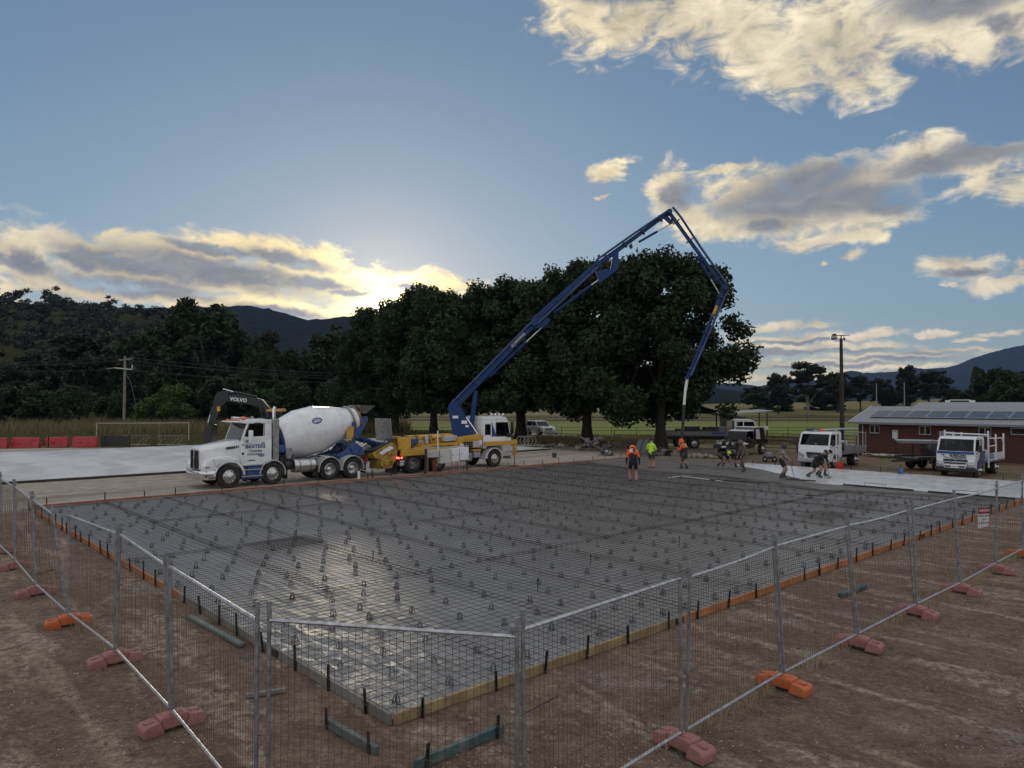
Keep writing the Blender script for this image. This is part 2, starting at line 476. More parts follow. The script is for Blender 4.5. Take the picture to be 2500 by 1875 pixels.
chrome = mat('chrome', (0.72, 0.73, 0.75), 0.12, 1.0, 0.06, 5)
alu = mat('brushed_aluminium', (0.58, 0.58, 0.57), 0.32, 1.0, 0.12, 8)
stainless = mat('dull_stainless', (0.32, 0.31, 0.30), 0.4, 0.9, 0.25, 5)
tyre_m = mat('tyre_rubber', (0.022, 0.021, 0.021), 0.8, 0, 0.3, 6, dirt=((0.12, 0.10, 0.08), 0.45, 4), spec=0.3)
black_p = mat('black_plastic', (0.016, 0.016, 0.017), 0.5, 0, 0.25, 6, dirt=((0.09, 0.08, 0.07), 0.4, 5))
black_gl = mat('gloss_black_paint', (0.012, 0.012, 0.014), 0.15, 0, 0.1, 4, coat=0.8)
navy_txt = mat('navy_lettering', (0.018, 0.04, 0.20), 0.5, 0, 0.05)
black_txt = mat('black_lettering', (0.015, 0.015, 0.02), 0.5, 0, 0.05)
white_txt = mat('white_lettering', (0.8, 0.8, 0.8), 0.5, 0, 0.05)
red_txt = mat('red_lettering', (0.45, 0.02, 0.03), 0.5, 0, 0.05)
redplastic = mat('red_barrier_plastic', (0.42, 0.018, 0.028), 0.45, 0, 0.2, 3, 0.08, 20, dirt=((0.30, 0.10, 0.09), 0.4, 4))
amber = mat('amber_lens', (0.75, 0.16, 0.04), 0.25, 0, 0.05, coat=0.5)
red_l = mat('lit_red_lamp', (0.6, 0.02, 0.02), 0.3, 0, 0.05, emit=((1.0, 0.08, 0.05), 3.0))
lamp_w = mat('headlamp_glass', (0.62, 0.64, 0.66), 0.1, 0.6, 0.1, 20)
cabin_m = mat('dark_cabin_trim', (0.03, 0.03, 0.033), 0.8, 0, 0.3, 5)

def make_glass(name, tint, refl):
    m = bpy.data.materials.new(name); m.use_nodes = True
    t = NT(m.node_tree)
    tr = t.n('ShaderNodeBsdfTransparent', {0: tint + (1,)})
    gl = t.n('ShaderNodeBsdfGlossy', {0: (0.9, 0.92, 0.95, 1), 1: 0.03})
    fr = t.n('ShaderNodeFresnel', {0: refl})
    mx = t.n('ShaderNodeMixShader', {0: fr.outputs[0]})
    t.t.links.new(tr.outputs[0], mx.inputs[1]); t.t.links.new(gl.outputs[0], mx.inputs[2])
    t.n('ShaderNodeOutputMaterial', {0: mx.outputs[0]})
    return m
glass = make_glass('tinted_glass', (0.20, 0.25, 0.25), 1.38)

# ------------------------------------------------------------ ground
SLAB_U, SLAB_V = 36.2, 23.8
def dirt_material():
    m = bpy.data.materials.new('site_dirt'); m.use_nodes = True
    t = NT(m.node_tree)
    co = t.n('ShaderNodeTexCoord').outputs['Object']
    mp = t.n('ShaderNodeMapping', {0: co, 'Rotation': (0, 0, -(ANG + R(90))), 'Scale': (1, 1, 1)}).outputs[0]   # x now runs along v
    st = t.n('ShaderNodeVectorMath', {0: mp, 1: (0.16, 1.0, 1.0)}, operation='MULTIPLY').outputs[0]
    big = t.noise(co, 0.22, 5, 0.6)
    med = t.noise(co, 1.4, 6, 0.65)
    fine = t.noise(co, 26.0, 7, 0.75)
    streak = t.noise(st, 1.7, 6, 0.62, 0.6)
    c = t.mix(t.sstep(med, 0.3, 0.7), (0.178, 0.119, 0.081, 1), (0.305, 0.217, 0.152, 1))
    c = t.mix(t.math('MULTIPLY', t.sstep(big, 0.45, 0.65), 0.7), c, (0.206, 0.140, 0.099, 1))
    # pale dried mud where wheels ran, broken up by grain
    pale = t.math('MULTIPLY', t.sstep(streak, 0.50, 0.64), t.sstep(t.noise(co, 6.0, 5, 0.7), 0.38, 0.62))
    c = t.mix(t.math('MULTIPLY', pale, 0.8), c, (0.571, 0.462, 0.347, 1))
    sp = t.n('ShaderNodeSeparateXYZ', {0: mp})
    vv = t.math('SUBTRACT', sp.outputs[0], float(N0.dot(V)))
    uu = t.math('SUBTRACT', t.math('MULTIPLY', sp.outputs[1], -1.0), float(N0.dot(U)))
    wob = t.math('ADD', uu, t.math('MULTIPLY', t.math('SUBTRACT', t.noise(co, 0.35, 3), 0.5), 0.8))
    trk_m = None
    for (u_, wd) in ((-2.7, 0.17), (-4.75, 0.15), (-7.4, 0.16), (8.7, 0.15), (10.8, 0.16), (14.3, 0.18), (16.4, 0.18)):
        band = t.math('SUBTRACT', 1.0, t.math('DIVIDE', t.math('ABSOLUTE', t.math('SUBTRACT', wob, u_)), wd), clamp=True)
        trk_m = band if trk_m is None else t.math('MAXIMUM', trk_m, band)
    trk_m = t.math('MULTIPLY', t.sstep(trk_m, 0.0, 0.5), t.math('MULTIPLY', t.sstep(t.noise(st, 1.1, 4), 0.47, 0.60), t.sstep(t.noise(co, 9.0, 5, 0.75), 0.36, 0.60)))
    c = t.mix(t.math('MULTIPLY', trk_m, 0.85), c, (0.435, 0.346, 0.248, 1))
    # grey crushed rock spilt in patches
    grv = t.math('MULTIPLY', t.sstep(t.noise(co, 0.55, 4, 0.6), 0.56, 0.70), t.sstep(fine, 0.40, 0.56))
    c = t.mix(t.math('MULTIPLY', grv, 0.6), c, (0.461, 0.410, 0.366, 1))
    wet = t.sstep(t.noise(st, 0.9, 4, 0.6), 0.58, 0.74)
    c = t.mix(t.math('MULTIPLY', wet, 0.5), c, (0.115, 0.081, 0.059, 1))
    # grain
    mid_n = t.n('ShaderNodeMapRange', {0: t.noise(co, 7.0, 6, 0.72), 1: 0.28, 2: 0.72, 3: 0.62, 4: 1.50}).outputs[0]
    c = t.mix(1.0, c, t.n('ShaderNodeCombineColor', {0: mid_n, 1: mid_n, 2: mid_n}).outputs[0], 'MULTIPLY')
    gr = t.n('ShaderNodeMapRange', {0: fine, 1: 0.25, 2: 0.75, 3: 0.42, 4: 1.62}).outputs[0]
    c = t.mix(1.0, c, t.n('ShaderNodeCombineColor', {0: gr, 1: gr, 2: gr}).outputs[0], 'MULTIPLY')
    # further from the mud, towards the road and the second slab, the yard is grey crusher dust
    cd = t.sstep(t.math('ADD', vv, t.math('MULTIPLY', t.math('SUBTRACT', big, 0.5), 7.0)), 21.5, 25.0)
    crusher = t.mix(t.sstep(med, 0.25, 0.75), (0.339, 0.293, 0.240, 1), (0.544, 0.485, 0.410, 1))
    trk = t.n('ShaderNodeVectorMath', {0: mp, 1: (1.0, 0.10, 1.0)}, operation='MULTIPLY').outputs[0]
    crusher = t.mix(t.math('MULTIPLY', t.sstep(t.noise(trk, 0.9, 5, 0.6), 0.45, 0.7), 0.7), crusher, (0.242, 0.193, 0.148, 1))
    c = t.mix(cd, c, crusher)
    # beyond the far form: worn, thinly grassed soil, its colour darkened for tree shade
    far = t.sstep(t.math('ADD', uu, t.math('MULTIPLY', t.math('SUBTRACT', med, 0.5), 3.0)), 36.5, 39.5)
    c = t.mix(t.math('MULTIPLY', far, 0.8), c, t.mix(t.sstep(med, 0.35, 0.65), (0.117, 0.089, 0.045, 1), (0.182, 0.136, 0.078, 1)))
    h = t.math('ADD', t.math('MULTIPLY', fine, 0.6), t.noise(co, 70.0, 4, 0.7))
    bp = t.n('ShaderNodeBump', {'Height': h, 'Strength': 1.0, 'Distance': 0.05})
    b = t.n('ShaderNodeBsdfPrincipled', {'Base Color': c, 'Roughness': 0.92, 'Specular IOR Level': 0.25, 'Normal': bp.outputs[0]})
    t.n('ShaderNodeOutputMaterial', {0: b.outputs[0]})
    return m
def grass_ground(name, c1, c2, c3, s1=0.05):
    m = bpy.data.materials.new(name); m.use_nodes = True
    t = NT(m.node_tree)
    co = t.n('ShaderNodeTexCoord').outputs['Object']
    a = t.noise(co, s1, 5, 0.6); f = t.noise(co, 3.0, 5, 0.7)
    c = t.mix(t.sstep(a, 0.35, 0.65), c1 + (1,), c2 + (1,))
    c = t.mix(t.math('MULTIPLY', t.sstep(f, 0.4, 0.7), 0.7), c, c3 + (1,))
    bp = t.n('ShaderNodeBump', {'Height': f, 'Strength': 0.8, 'Distance': 0.15})
    b = t.n('ShaderNodeBsdfPrincipled', {'Base Color': c, 'Roughness': 0.95, 'Specular IOR Level': 0.1, 'Normal': bp.outputs[0]})
    t.n('ShaderNodeOutputMaterial', {0: b.outputs[0]})
    return m
pasture = grass_ground('dry_pasture', (0.17, 0.15, 0.065), (0.13, 0.125, 0.045), (0.22, 0.18, 0.085))
oval_m = grass_ground('mown_oval_grass', (0.13, 0.17, 0.035), (0.16, 0.19, 0.045), (0.19, 0.20, 0.06), 0.08)
path_m = mat('gravel_path', (0.27, 0.24, 0.19), 0.95, 0, 0.25, 1.2, 0.6, 12, dirt=((0.17, 0.14, 0.09), 0.6, 0.5), spec=0.1)

def sheet(name, pts, z, m, label=None):
    mb = MB(); mb.add([(p[0], p[1], z) for p in pts], [tuple(range(len(pts)))])
    o = mb.build(name, m, smooth=0)
    return tag(o, kind='structure')

ground = sheet('ground', [(-9000, -3000), (9000, -3000), (9000, 12000), (-9000, 12000)], -0.13, pasture)
ground['label'] = 'dry olive pasture stretching away behind the construction site to the hills'

# site dirt: relief finer towards the near fence, wheel ruts and cleat marks
rows = np.concatenate([np.geomspace(2.2, 26, 430), np.geomspace(26.4, 62, 60)])
cols = np.linspace(-1.12, 1.12, 380)
gx = rows[:, None] * cols[None, :] * (1 + 3.0 / rows[:, None]); gy = np.repeat(rows[:, None], len(cols), 1)
fu = (gx - N0.x) * U.x + (gy - N0.y) * U.y; fv = (gx - N0.x) * V.x + (gy - N0.y) * V.y
hh = 0.05 * (fbm2(gx * 0.9, gy * 0.9, 5) - 0.5) + 0.03 * (fbm2(gx * 5.0 + 9, gy * 5.0, 5, 0.65) - 0.5)
rut = fbm2(fu * 1.1 + 40, fv * 0.10 + 7, 4)
hh += 0.05 * (rut - 0.5)
for (u0, wid, ph) in ((9.2, 0.34, 0.0), (11.3, 0.34, 0.4), (-6.3, 0.30, 0.2), (-8.2, 0.30, 0.1)):    # cleated wheel tracks running across the yard
    e = np.clip(1 - np.abs((fu - u0 - 0.25 * np.sin(fv * 0.35)) / wid), 0, 1)
    hh += np.where((fv < -2.0) | (fu < -2), e * (0.012 * np.sin(fv * 48 + ph) - 0.014), 0)
inside = np.clip(np.minimum(np.minimum(fu + 0.25, SLAB_U + 0.3 - fu), np.minimum(fv + 0.25, SLAB_V + 0.3 - fv)) * 4, 0, 1)
hh = hh * (1 - inside)
hh = np.where(rows[:, None] > 30, hh * 0.35, hh)
hh = hh * np.clip((62 - rows[:, None]) / 4, 0, 1) * np.clip((1.12 - np.abs(cols[None, :])) * 40, 0, 1)
vz = np.stack([gx, gy, hh], -1).reshape(-1, 3)
nr, nc = gx.shape
ii = (np.arange(nr - 1)[:, None] * nc + np.arange(nc - 1)[None, :]).ravel()
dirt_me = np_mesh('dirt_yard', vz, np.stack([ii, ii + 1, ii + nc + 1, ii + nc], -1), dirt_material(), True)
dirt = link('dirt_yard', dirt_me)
tag(dirt, 'brown dirt construction yard with dried wheel marks round the slab', kind='structure')
def dirt_z(x, y):
    return 0.0

# loose clods and crushed rock lying on the dirt, too many to count
def pebble_field(name, n, m, seed, rmin, rmax, box):
    rs = np.random.RandomState(seed)
    d = np.exp(rs.uniform(math.log(box[0]), math.log(box[1]), n)); s_ = rs.uniform(-1.0, 1.0, n)
    x = d * s_ * 0.95; y = d
    u_ = (x - N0.x) * U.x + (y - N0.y) * U.y; v_ = (x - N0.x) * V.x + (y - N0.y) * V.y
    keep = ~((u_ > -0.3) & (u_ < SLAB_U + .3) & (v_ > -0.3) & (v_ < SLAB_V + .3))
    clus = fbm2(x * 0.5 + 3, y * 0.5, 3)
    keep &= clus + rs.rand(n) * 0.40 > 0.60
    x = x[keep]; y = y[keep]; k = len(x)
    r = rmin + (rmax - rmin) * rs.rand(k) ** 3
    oct_ = np.array([[1, 0, 0], [0, 1, 0], [-1, 0, 0], [0, -1, 0], [0, 0, 0.7], [0, 0, -0.5]])
    vs = oct_[None] * (0.6 + 0.8 * rs.rand(k, 6, 1)) * r[:, None, None]
    an = rs.rand(k) * 6.28; ca, sa = np.cos(an)[:, None], np.sin(an)[:, None]
    vx = vs[..., 0] * ca - vs[..., 1] * sa + x[:, None]; vy = vs[..., 0] * sa + vs[..., 1] * ca + y[:, None]
    vzz = vs[..., 2] + r[:, None] * 0.25 + 0.004
    P = np.stack([vx, vy, vzz], -1).reshape(-1, 3)
    f = np.array([[0, 1, 4], [1, 2, 4], [2, 3, 4], [3, 0, 4], [1, 0, 5], [2, 1, 5], [3, 2, 5], [0, 3, 5]])
    F = (np.arange(k)[:, None, None] * 6 + f[None]).reshape(-1, 3)
    return link(name, np_mesh(name, P, F, m))
stone_m = mat('loose_stone', (0.36, 0.32, 0.27), 0.9, 0, 0.5, 1.5, spec=0.2)
clod_m = mat('dirt_clod', (0.17, 0.115, 0.075), 0.95, 0, 0.4, 1.5, spec=0.1)
tag(pebble_field('loose_stones', 45000, stone_m, 5, 0.004, 0.017, (3.5, 26)), 'pale crushed stones strewn over the brown dirt', kind='stuff')
tag(pebble_field('dirt_clods', 7000, clod_m, 6, 0.005, 0.026, (3.5, 26)), 'dark dirt clods scattered over the yard', kind='stuff')

# the finished slab beyond the road, cast with a turned-down edge
conc_old = bpy.data.materials.new('cured_concrete'); conc_old.use_nodes = True
t = NT(conc_old.node_tree)
co = t.n('ShaderNodeTexCoord').outputs['Object']
st = t.n('ShaderNodeVectorMath', {0: co, 1: (1.0, 0.18, 1.0)}, operation='MULTIPLY').outputs[0]
c = t.mix(t.sstep(t.noise(st, 0.35, 6, 0.62, 0.5), 0.3, 0.7), (0.40, 0.405, 0.41, 1), (0.60, 0.60, 0.59, 1))
c = t.mix(t.math('MULTIPLY', t.sstep(t.noise(co, 0.25, 5, 0.6), 0.52, 0.7), 0.6), c, (0.36, 0.36, 0.37, 1))
sw = t.n('ShaderNodeTexWave', {'Vector': t.n('ShaderNodeMapping', {0: co, 'Rotation': (0, 0, R(35))}).outputs[0], 'Scale': 0.12, 'Distortion': 9.0, 'Detail': 4.0, 'Detail Scale': 1.5})
c = t.mix(t.math('MULTIPLY', t.sstep(sw.outputs[1], 0.55, 0.95), 0.30), c, (0.66, 0.66, 0.65, 1))
b = t.n('ShaderNodeBsdfPrincipled', {'Base Color': c, 'Roughness': 0.62, 'Specular IOR Level': 0.4})
t.n('ShaderNodeOutputMaterial', {0: b.outputs[0]})
t = None
slab2 = thing('finished_concrete_slab', 'finished pale grey concrete court slab beyond the trucks', 'slab', W(0, 0), ANG)
del slab2['category']; slab2['kind'] = 'structure'
mb = MB(); mb.box((17.5, 46.3, 0.06), (40.0, 24.2, 0.16)); mb.build('slab_body', conc_old, slab2, bevel=0.01)
mb = MB(); mb.box((17.5, 34.17, 0.06), (40.0, 0.05, 0.12)); mb.build('edge_board', mat('dark_edge_board', (0.045, 0.035, 0.028), 0.85, 0, 0.3, 2, 0.3, 20), slab2)

# ------------------------------------------------------------ the slab being poured
# black plastic vapour barrier with wrinkles, dull-shiny
plast = bpy.data.materials.new('black_membrane'); plast.use_nodes = True
t = NT(plast.node_tree)
co = t.n('ShaderNodeTexCoord').outputs['Object']
c = t.mix(t.sstep(t.noise(co, 0.5, 5, 0.6), 0.35, 0.7), (0.19, 0.184, 0.174, 1), (0.265, 0.256, 0.242, 1))
c = t.mix(t.math('MULTIPLY', t.sstep(t.noise(co, 2.2, 6, 0.7), 0.5, 0.75), 0.55), c, (0.265, 0.245, 0.215, 1))
st1 = t.n('ShaderNodeVectorMath', {0: co, 1: (0.35, 1.0, 1.0)}, operation='MULTIPLY').outputs[0]
h = t.math('ADD', t.noise(st1, 3.2, 5, 0.6, 1.2), t.math('MULTIPLY', t.noise(co, 16.0, 4, 0.6, 0.5), 0.25))
bp = t.n('ShaderNodeBump', {'Height': h, 'Strength': 0.40, 'Distance': 0.05})
rg = t.n('ShaderNodeMapRange', {0: t.noise(co, 0.9, 5, 0.65), 1: 0.3, 2: 0.7, 3: 0.27, 4: 0.44}).outputs[0]
b = t.n('ShaderNodeBsdfPrincipled', {'Base Color': c, 'Roughness': rg, 'Specular IOR Level': 0.6, 'Normal': bp.outputs[0]})
t.n('ShaderNodeOutputMaterial', {0: b.outputs[0]})
nu, nv = 330, 220
lu = np.linspace(0.02, SLAB_U - 0.02, nu) ; lv = np.linspace(0.02, SLAB_V - 0.02, nv)
lu = SLAB_U * (np.linspace(0.001, 0.9995, nu) ** 1.5); lv = SLAB_V * (np.linspace(0.001, 0.9995, nv) ** 1.4)
pu, pv = np.meshgrid(lu, lv, indexing='ij')
near = np.exp(-((pu - 0.6) ** 2 / 5.0 + (pv - 2.5) ** 2 / 12.0)) + 0.18
wr = 0.006 * (fbm2(pu * 1.5, pv * 3.5, 4) - 0.5) * 2
fold = np.abs(fbm2(pu * 2.6 + pv * 0.6 + 5, pv * 0.9 - pu * 0.4 + 2, 3) - 0.5)
wr += near * 0.045 * np.clip(0.10 - fold, 0, 1) / 0.10
fold2 = np.abs(fbm2(pu * 5.0 + pv * 3.0 + 15, pv * 1.6 - pu * 1.1 + 2, 3) - 0.5)
wr += near * 0.022 * np.clip(0.10 - fold2, 0, 1) / 0.10
edge = np.minimum(np.minimum(pu, SLAB_U - pu), np.minimum(pv, SLAB_V - pv))
wr += 0.055 * np.clip(1 - edge / 0.12, 0, 1) * (0.6 + 0.5 * fbm2(pu * 3, pv * 3, 2))
pz = 0.03 + wr
ii = (np.arange(nu - 1)[:, None] * nv + np.arange(nv - 1)[None, :]).ravel()
me = np_mesh('plastic_membrane', np.stack([pu, pv, pz], -1).reshape(-1, 3), np.stack([ii, ii + nv, ii + nv + 1, ii + 1], -1), plast, True)
o = link('plastic_membrane', me); o.location = W(0, 0); o.rotation_euler = (0, 0, ANG)
tag(o, 'wrinkled black plastic membrane spread under the steel mesh', 'membrane')

# wet concrete outline in the slab frame, read off the photograph
def uvp(px, py): return uv(gp(px, py, 0.12))
front_wet = [uvp(*p) for p in ((2510, 1228), (2420, 1218), (2320, 1211), (2200, 1203), (2090, 1197), (1990, 1196), (1930, 1186), (1880, 1176), (1800, 1168), (1740, 1160), (1690, 1156), (1640, 1153), (1600, 1150), (1550, 1146), (1500, 1137), (1450, 1131), (1440, 1127))]
front_wet = [(max(u_, 20), max(v_, 0.06)) for u_, v_ in front_wet]
front_wet = [(front_wet[0][0] - 0.1, 0.06)] + [p for p in front_wet if p[1] < SLAB_V - 0.1] + [(front_wet[-1][0], SLAB_V - 0.06)]
def wet_u(v_):
    for (a, b) in zip(front_wet, front_wet[1:]):
        if a[1] <= v_ <= b[1]:
            k = (v_ - a[1]) / max(b[1] - a[1], 1e-6)
            return a[0] + (b[0] - a[0]) * k
    return front_wet[-1][0]
smooth_pts = [uvp(*p) for p in ((2510, 1215), (2388, 1207), (2227, 1196), (2108, 1187), (2010, 1181), (1975, 1176), (1940, 1166), (1915, 1158), (1860, 1147), (1829, 1140), (1790, 1134))]
smooth_pts = [(smooth_pts[0][0], 0.06)] + sorted([p for p in smooth_pts if p[1] > 0.1], key=lambda p: p[1])
def smooth_u(v_):
    for (a, b) in zip(smooth_pts, smooth_pts[1:]):
        if a[1] <= v_ <= b[1]:
            k = (v_ - a[1]) / max(b[1] - a[1], 1e-6)
            return a[0] + (b[0] - a[0]) * k
    return SLAB_U
def wetmat(name, c1, c2, r0, r1, bump, bs):
    m = bpy.data.materials.new(name); m.use_nodes = True
    t = NT(m.node_tree)
    co = t.n('ShaderNodeTexCoord').outputs['Object']
    n = t.noise(co, 0.8, 6, 0.65)
    c = t.mix(t.sstep(n, 0.3, 0.7), c1 + (1,), c2 + (1,))
    rg = t.n('ShaderNodeMapRange', {0: t.noise(co, 1.3, 5, 0.6), 1: 0.3, 2: 0.7, 3: r0, 4: r1}).outputs[0]
    bp = t.n('ShaderNodeBump', {'Height': t.noise(co, bs, 5, 0.65), 'Strength': bump, 'Distance': 0.03})
    b = t.n('ShaderNodeBsdfPrincipled', {'Base Color': c, 'Roughness': rg, 'Specular IOR Level': 0.6, 'Normal': bp.outputs[0]})
    t.n('ShaderNodeOutputMaterial', {0: b.outputs[0]})
    return m
rough_wet = wetmat('fresh_rough_concrete', (0.095, 0.085, 0.075), (0.15, 0.135, 0.12), 0.55, 0.8, 0.8, 9)
bleed_wet = wetmat('floated_wet_concrete', (0.52, 0.52, 0.52), (0.60, 0.60, 0.595), 0.18, 0.34, 0.05, 1.2)
def wet_strip(name, fu0, fu1, m, zf, nvs=120, nus=26, label='', cat='concrete'):
    vs = np.linspace(0.06, SLAB_V - 0.06, nvs); P = []
    for v_ in vs:
        a = fu0(v_); b = fu1(v_)
        for k in range(nus):
            q = k / (nus - 1); u_ = a + (b - a) * q
            P.append((u_, v_, zf(u_, v_, u_ - a, b - u_)))
    ii = (np.arange(nvs - 1)[:, None] * nus + np.arange(nus - 1)[None, :]).ravel()
    o = link(name, np_mesh(name, np.array(P), np.stack([ii, ii + 1, ii + nus + 1, ii + nus], -1), m, True))
    o.location = W(0, 0); o.rotation_euler = (0, 0, ANG)
    return tag(o, label, cat)
def zrough(u_, v_, a, b):
    n = float(fbm2(np.array([u_ * 3.0]), np.array([v_ * 3.0]), 4)[0]) - 0.5
    return 0.035 + 0.070 * min(1, a / 0.7) + 0.045 * n * min(1, a / 0.4)
wet_strip('fresh_concrete', lambda v_: wet_u(v_) + 0.35 * (float(fbm2(np.array([v_ * 2.0]), np.array([3.3]), 3)[0]) - 0.5), lambda v_: SLAB_U - 0.06, rough_wet, zrough, 160, 40, 'dark rough fresh concrete spreading over the steel mesh')
wet_strip('floated_concrete', lambda v_: min(smooth_u(v_) + 0.5 * (float(fbm2(np.array([v_ * 1.2 + 9]), np.array([1.3]), 3)[0]) - 0.5), SLAB_U - 0.05), lambda v_: SLAB_U - 0.04, bleed_wet, lambda u_, v_, a, b: 0.108 + 0.036 * min(1, a / 0.4), 90, 14, 'smooth shiny pale strip of freshly floated concrete along the far formwork')

# steel mesh: 6.0 x 2.4 m sheets of 200 mm squares, lapped one square
SHL, SHW, LAP = 6.0, 2.4, 0.2
def mesh_sheet(lu_, lv_):
    mb = MB(); r = 0.0042
    def rod(a, b):
        mb.cyl(a, b, r, n=4, cap=False)
    k = 0
    while k * 0.2 <= lv_ + 1e-6:
        rod((0, k * 0.2, 0), (lu_, k * 0.2, 0)); k += 1
    k = 0
    while k * 0.2 <= lu_ + 1e-6:
        rod((k * 0.2, 0, 0.009), (k * 0.2, lv_, 0.009)); k += 1
    return mb.mesh('mesh_sheet', rust, smooth=0)
sheet_cache = {}
rs = random.Random(5)
u0 = 0.08; row = 0
while u0 < SLAB_U - 0.3:
    lu_ = min(SHW, SLAB_U - 0.08 - u0)
    lu_ = math.floor(lu_ / 0.2 + 1e-6) * 0.2
    v0 = 0.08
    while v0 < SLAB_V - 0.3:
        lv_ = min(SHL, SLAB_V - 0.08 - v0); lv_ = math.floor(lv_ / 0.2 + 1e-6) * 0.2
        if lu_ > 0.3 and lv_ > 0.3 and u0 < max(wet_u(min(v0 + q, SLAB_V - .1)) for q in (0.1, 3, 5.9)) + 0.3:
            key = (round(lu_, 2), round(lv_, 2))
            if key not in sheet_cache: sheet_cache[key] = mesh_sheet(lu_, lv_)
            o = link('mesh_sheet', sheet_cache[key])
            o.location = W(u0 + rs.uniform(-.015, .015), v0 + rs.uniform(-.03, .03), 0.072 + 0.011 * ((row + int(v0)) % 2))
            o.rotation_euler = (0, 0, ANG + rs.uniform(-0.002, 0.002))
            tag(o, 'brown steel reinforcing mesh sheet lying on bar chairs over black plastic', 'reinforcing mesh', 'mesh sheets lapped over the whole slab')
        v0 += SHL - LAP - 0.03
    u0 += SHW - LAP - 0.03; row += 1

# bar chairs: moulded towers with four arched legs and a round base
def bar_chair_mesh():
    mb = MB()
    for k in range(4):
        q = k * math.pi / 2 + 0.4
        d = Vector((math.cos(q), math.sin(q), 0))
        mb.tube([d * 0.040 + Vector((0, 0, 0.0)), d * 0.034 + Vector((0, 0, 0.06)), d * 0.022 + Vector((0, 0, 0.098)), d * 0.004 + Vector((0, 0, 0.112))], 0.0075, 4)
    mb.lathe([(0.052, 0.0), (0.052, 0.012), (0.036, 0.012), (0.036, 0.0), (0.052, 0.0)], axis=(0, 0, 1), n=8)
    return mb
cm = bar_chair_mesh()
chair_me = cm.mesh('bar_chair', chair_m, smooth=0)
spots = []
k = 0
v_ = 0.42
while v_ < SLAB_V - 0.2:
    u_ = 0.38 + (0.4 if k % 2 else 0.0)
    while u_ < SLAB_U - 0.2:
        uu = u_ + rs.gauss(0, 0.07); vv = v_ + rs.gauss(0, 0.07)
        if 0.15 < uu < wet_u(min(max(vv, 0.1), SLAB_V - .1)) - 0.05 and vv > 0.15 and rs.random() < 0.93:
            spots.append((uu, vv))
        u_ += 0.80
    v_ += 0.80; k += 1
cdist = sorted(spots, key=lambda p: W(*p).length)
for (uu, vv) in cdist[:300]:
    o = link('bar_chair', chair_me)
    o.scale = (1.2, 1.2, 1.15); o.location = W(uu, vv, 0.030); o.rotation_euler = (rs.uniform(-.06, .06), rs.uniform(-.06, .06), rs.uniform(0, 6.28))
    tag(o, 'small grey plastic bar chair holding up the steel mesh', 'bar chair', 'bar chairs under the mesh nearest the fence')
mb = MB(); bv = [Vector(p) for p in cm.v]
for (uu, vv) in cdist[300:]:
    q = W(uu, vv, 0.03); m3 = Matrix.Rotation(rs.uniform(0, 6.28), 3, 'Z')
    mb.add([m3 @ (p * 1.2) + q for p in bv], cm.f)
tag(mb.build('bar_chairs', chair_m, smooth=0), 'farther grey plastic bar chairs dotted under the mesh', kind='stuff')

# formwork: boards end to end, each with its steel pegs
def form_board(a, b, m, label, outward, stake_at, h=0.135, th=0.045, stake_h=0.30, splice=False):
    """a, b in slab coords; outward in slab coords"""
    A = W(*a); B = W(*b); L = (B - A).length
    rz = math.atan2(B.y - A.y, B.x - A.x)
    root = thing('formwork_board', label, 'formwork', A, rz, 'timber formwork round the slab')
    sgn = 1 if (Matrix.Rotation(rz - ANG, 2) @ Vector((0, 1))).dot(Vector(outward)) > 0 else -1
    mb = MB(); mb.box((L / 2, sgn * th / 2, h / 2 + 0.004), (L - 0.006, th, h)); mb.build('board', m, root, bevel=0.004)
    for q in stake_at:
        s_ = MB(); tx, ty = rs.uniform(-.03, .03), rs.uniform(-.02, .04)
        x = q * L; y = sgn * (th + 0.014)
        top = stake_h + rs.uniform(-.05, .05)
        s_.bar((x, y, -0.08), (x + tx, y + ty * sgn, top), 0.042, 0.010, up=(0, 1, 0))
        s_.bar((x, y + sgn * .012, -0.08), (x + tx, y + (ty + .012) * sgn, top), 0.008, 0.026, up=(0, 1, 0))
        s_.build('stake', blackst, root, smooth=0)
    if splice:
        s_ = MB(); s_.box((L - 0.02, sgn * (th + 0.012), 0.08), (0.22, 0.02, 0.10)); s_.build('splice_plate', blackst, root, bevel=0.003)
    return root
# near right side (v = 0): pine first, then orange boards
cuts = [0.0, 2.9, 5.9, 11.9, 17.9, 23.9, 29.9, SLAB_U]
names = ['treated pine formwork board at the near corner of the slab', 'treated pine formwork board just right of the near corner board', 'orange formwork board starting where the pine boards end', 'second orange formwork board along the right side of the slab', 'third orange formwork board along the right side of the slab', 'fourth orange formwork board along the right side, past the danger sign', 'last orange formwork board at the far right end of the slab']
for i in range(7):
    a, b = cuts[i], cuts[i + 1]
    n = max(2, int(round((b - a) / 1.05)))
    form_board((a, 0), (b, 0), timber_y if i < 2 else timber_o, names[i], (0, -1), [(k + 0.5 + rs.uniform(-.18, .18)) / n for k in range(n)], splice=(i in (1, 3)))
cutv = [0.0, 3.2, 7.6, 13.2, 18.6, SLAB_V]
names = ['grey weathered formwork board running left from the near corner', 'grey formwork board with steel splice on the left side of the slab', 'orange formwork board in the middle of the left side', 'orange formwork board towards the far left corner', 'orange formwork board ending at the far left corner']
for i in range(5):
    a, b = cutv[i], cutv[i + 1]
    n = max(2, int(round((b - a) / 0.95)))
    form_board((-0.0, a), (0.0, b), timber_g if i < 2 else timber_o, names[i], (-1, 0), [(k + 0.5 + rs.uniform(-.2, .2)) / n for k in range(n)], splice=(i == 0), stake_h=0.36)
cuts = [0.0, 6.0, 12.0, 18.0, 24.0, 30.0, SLAB_U]
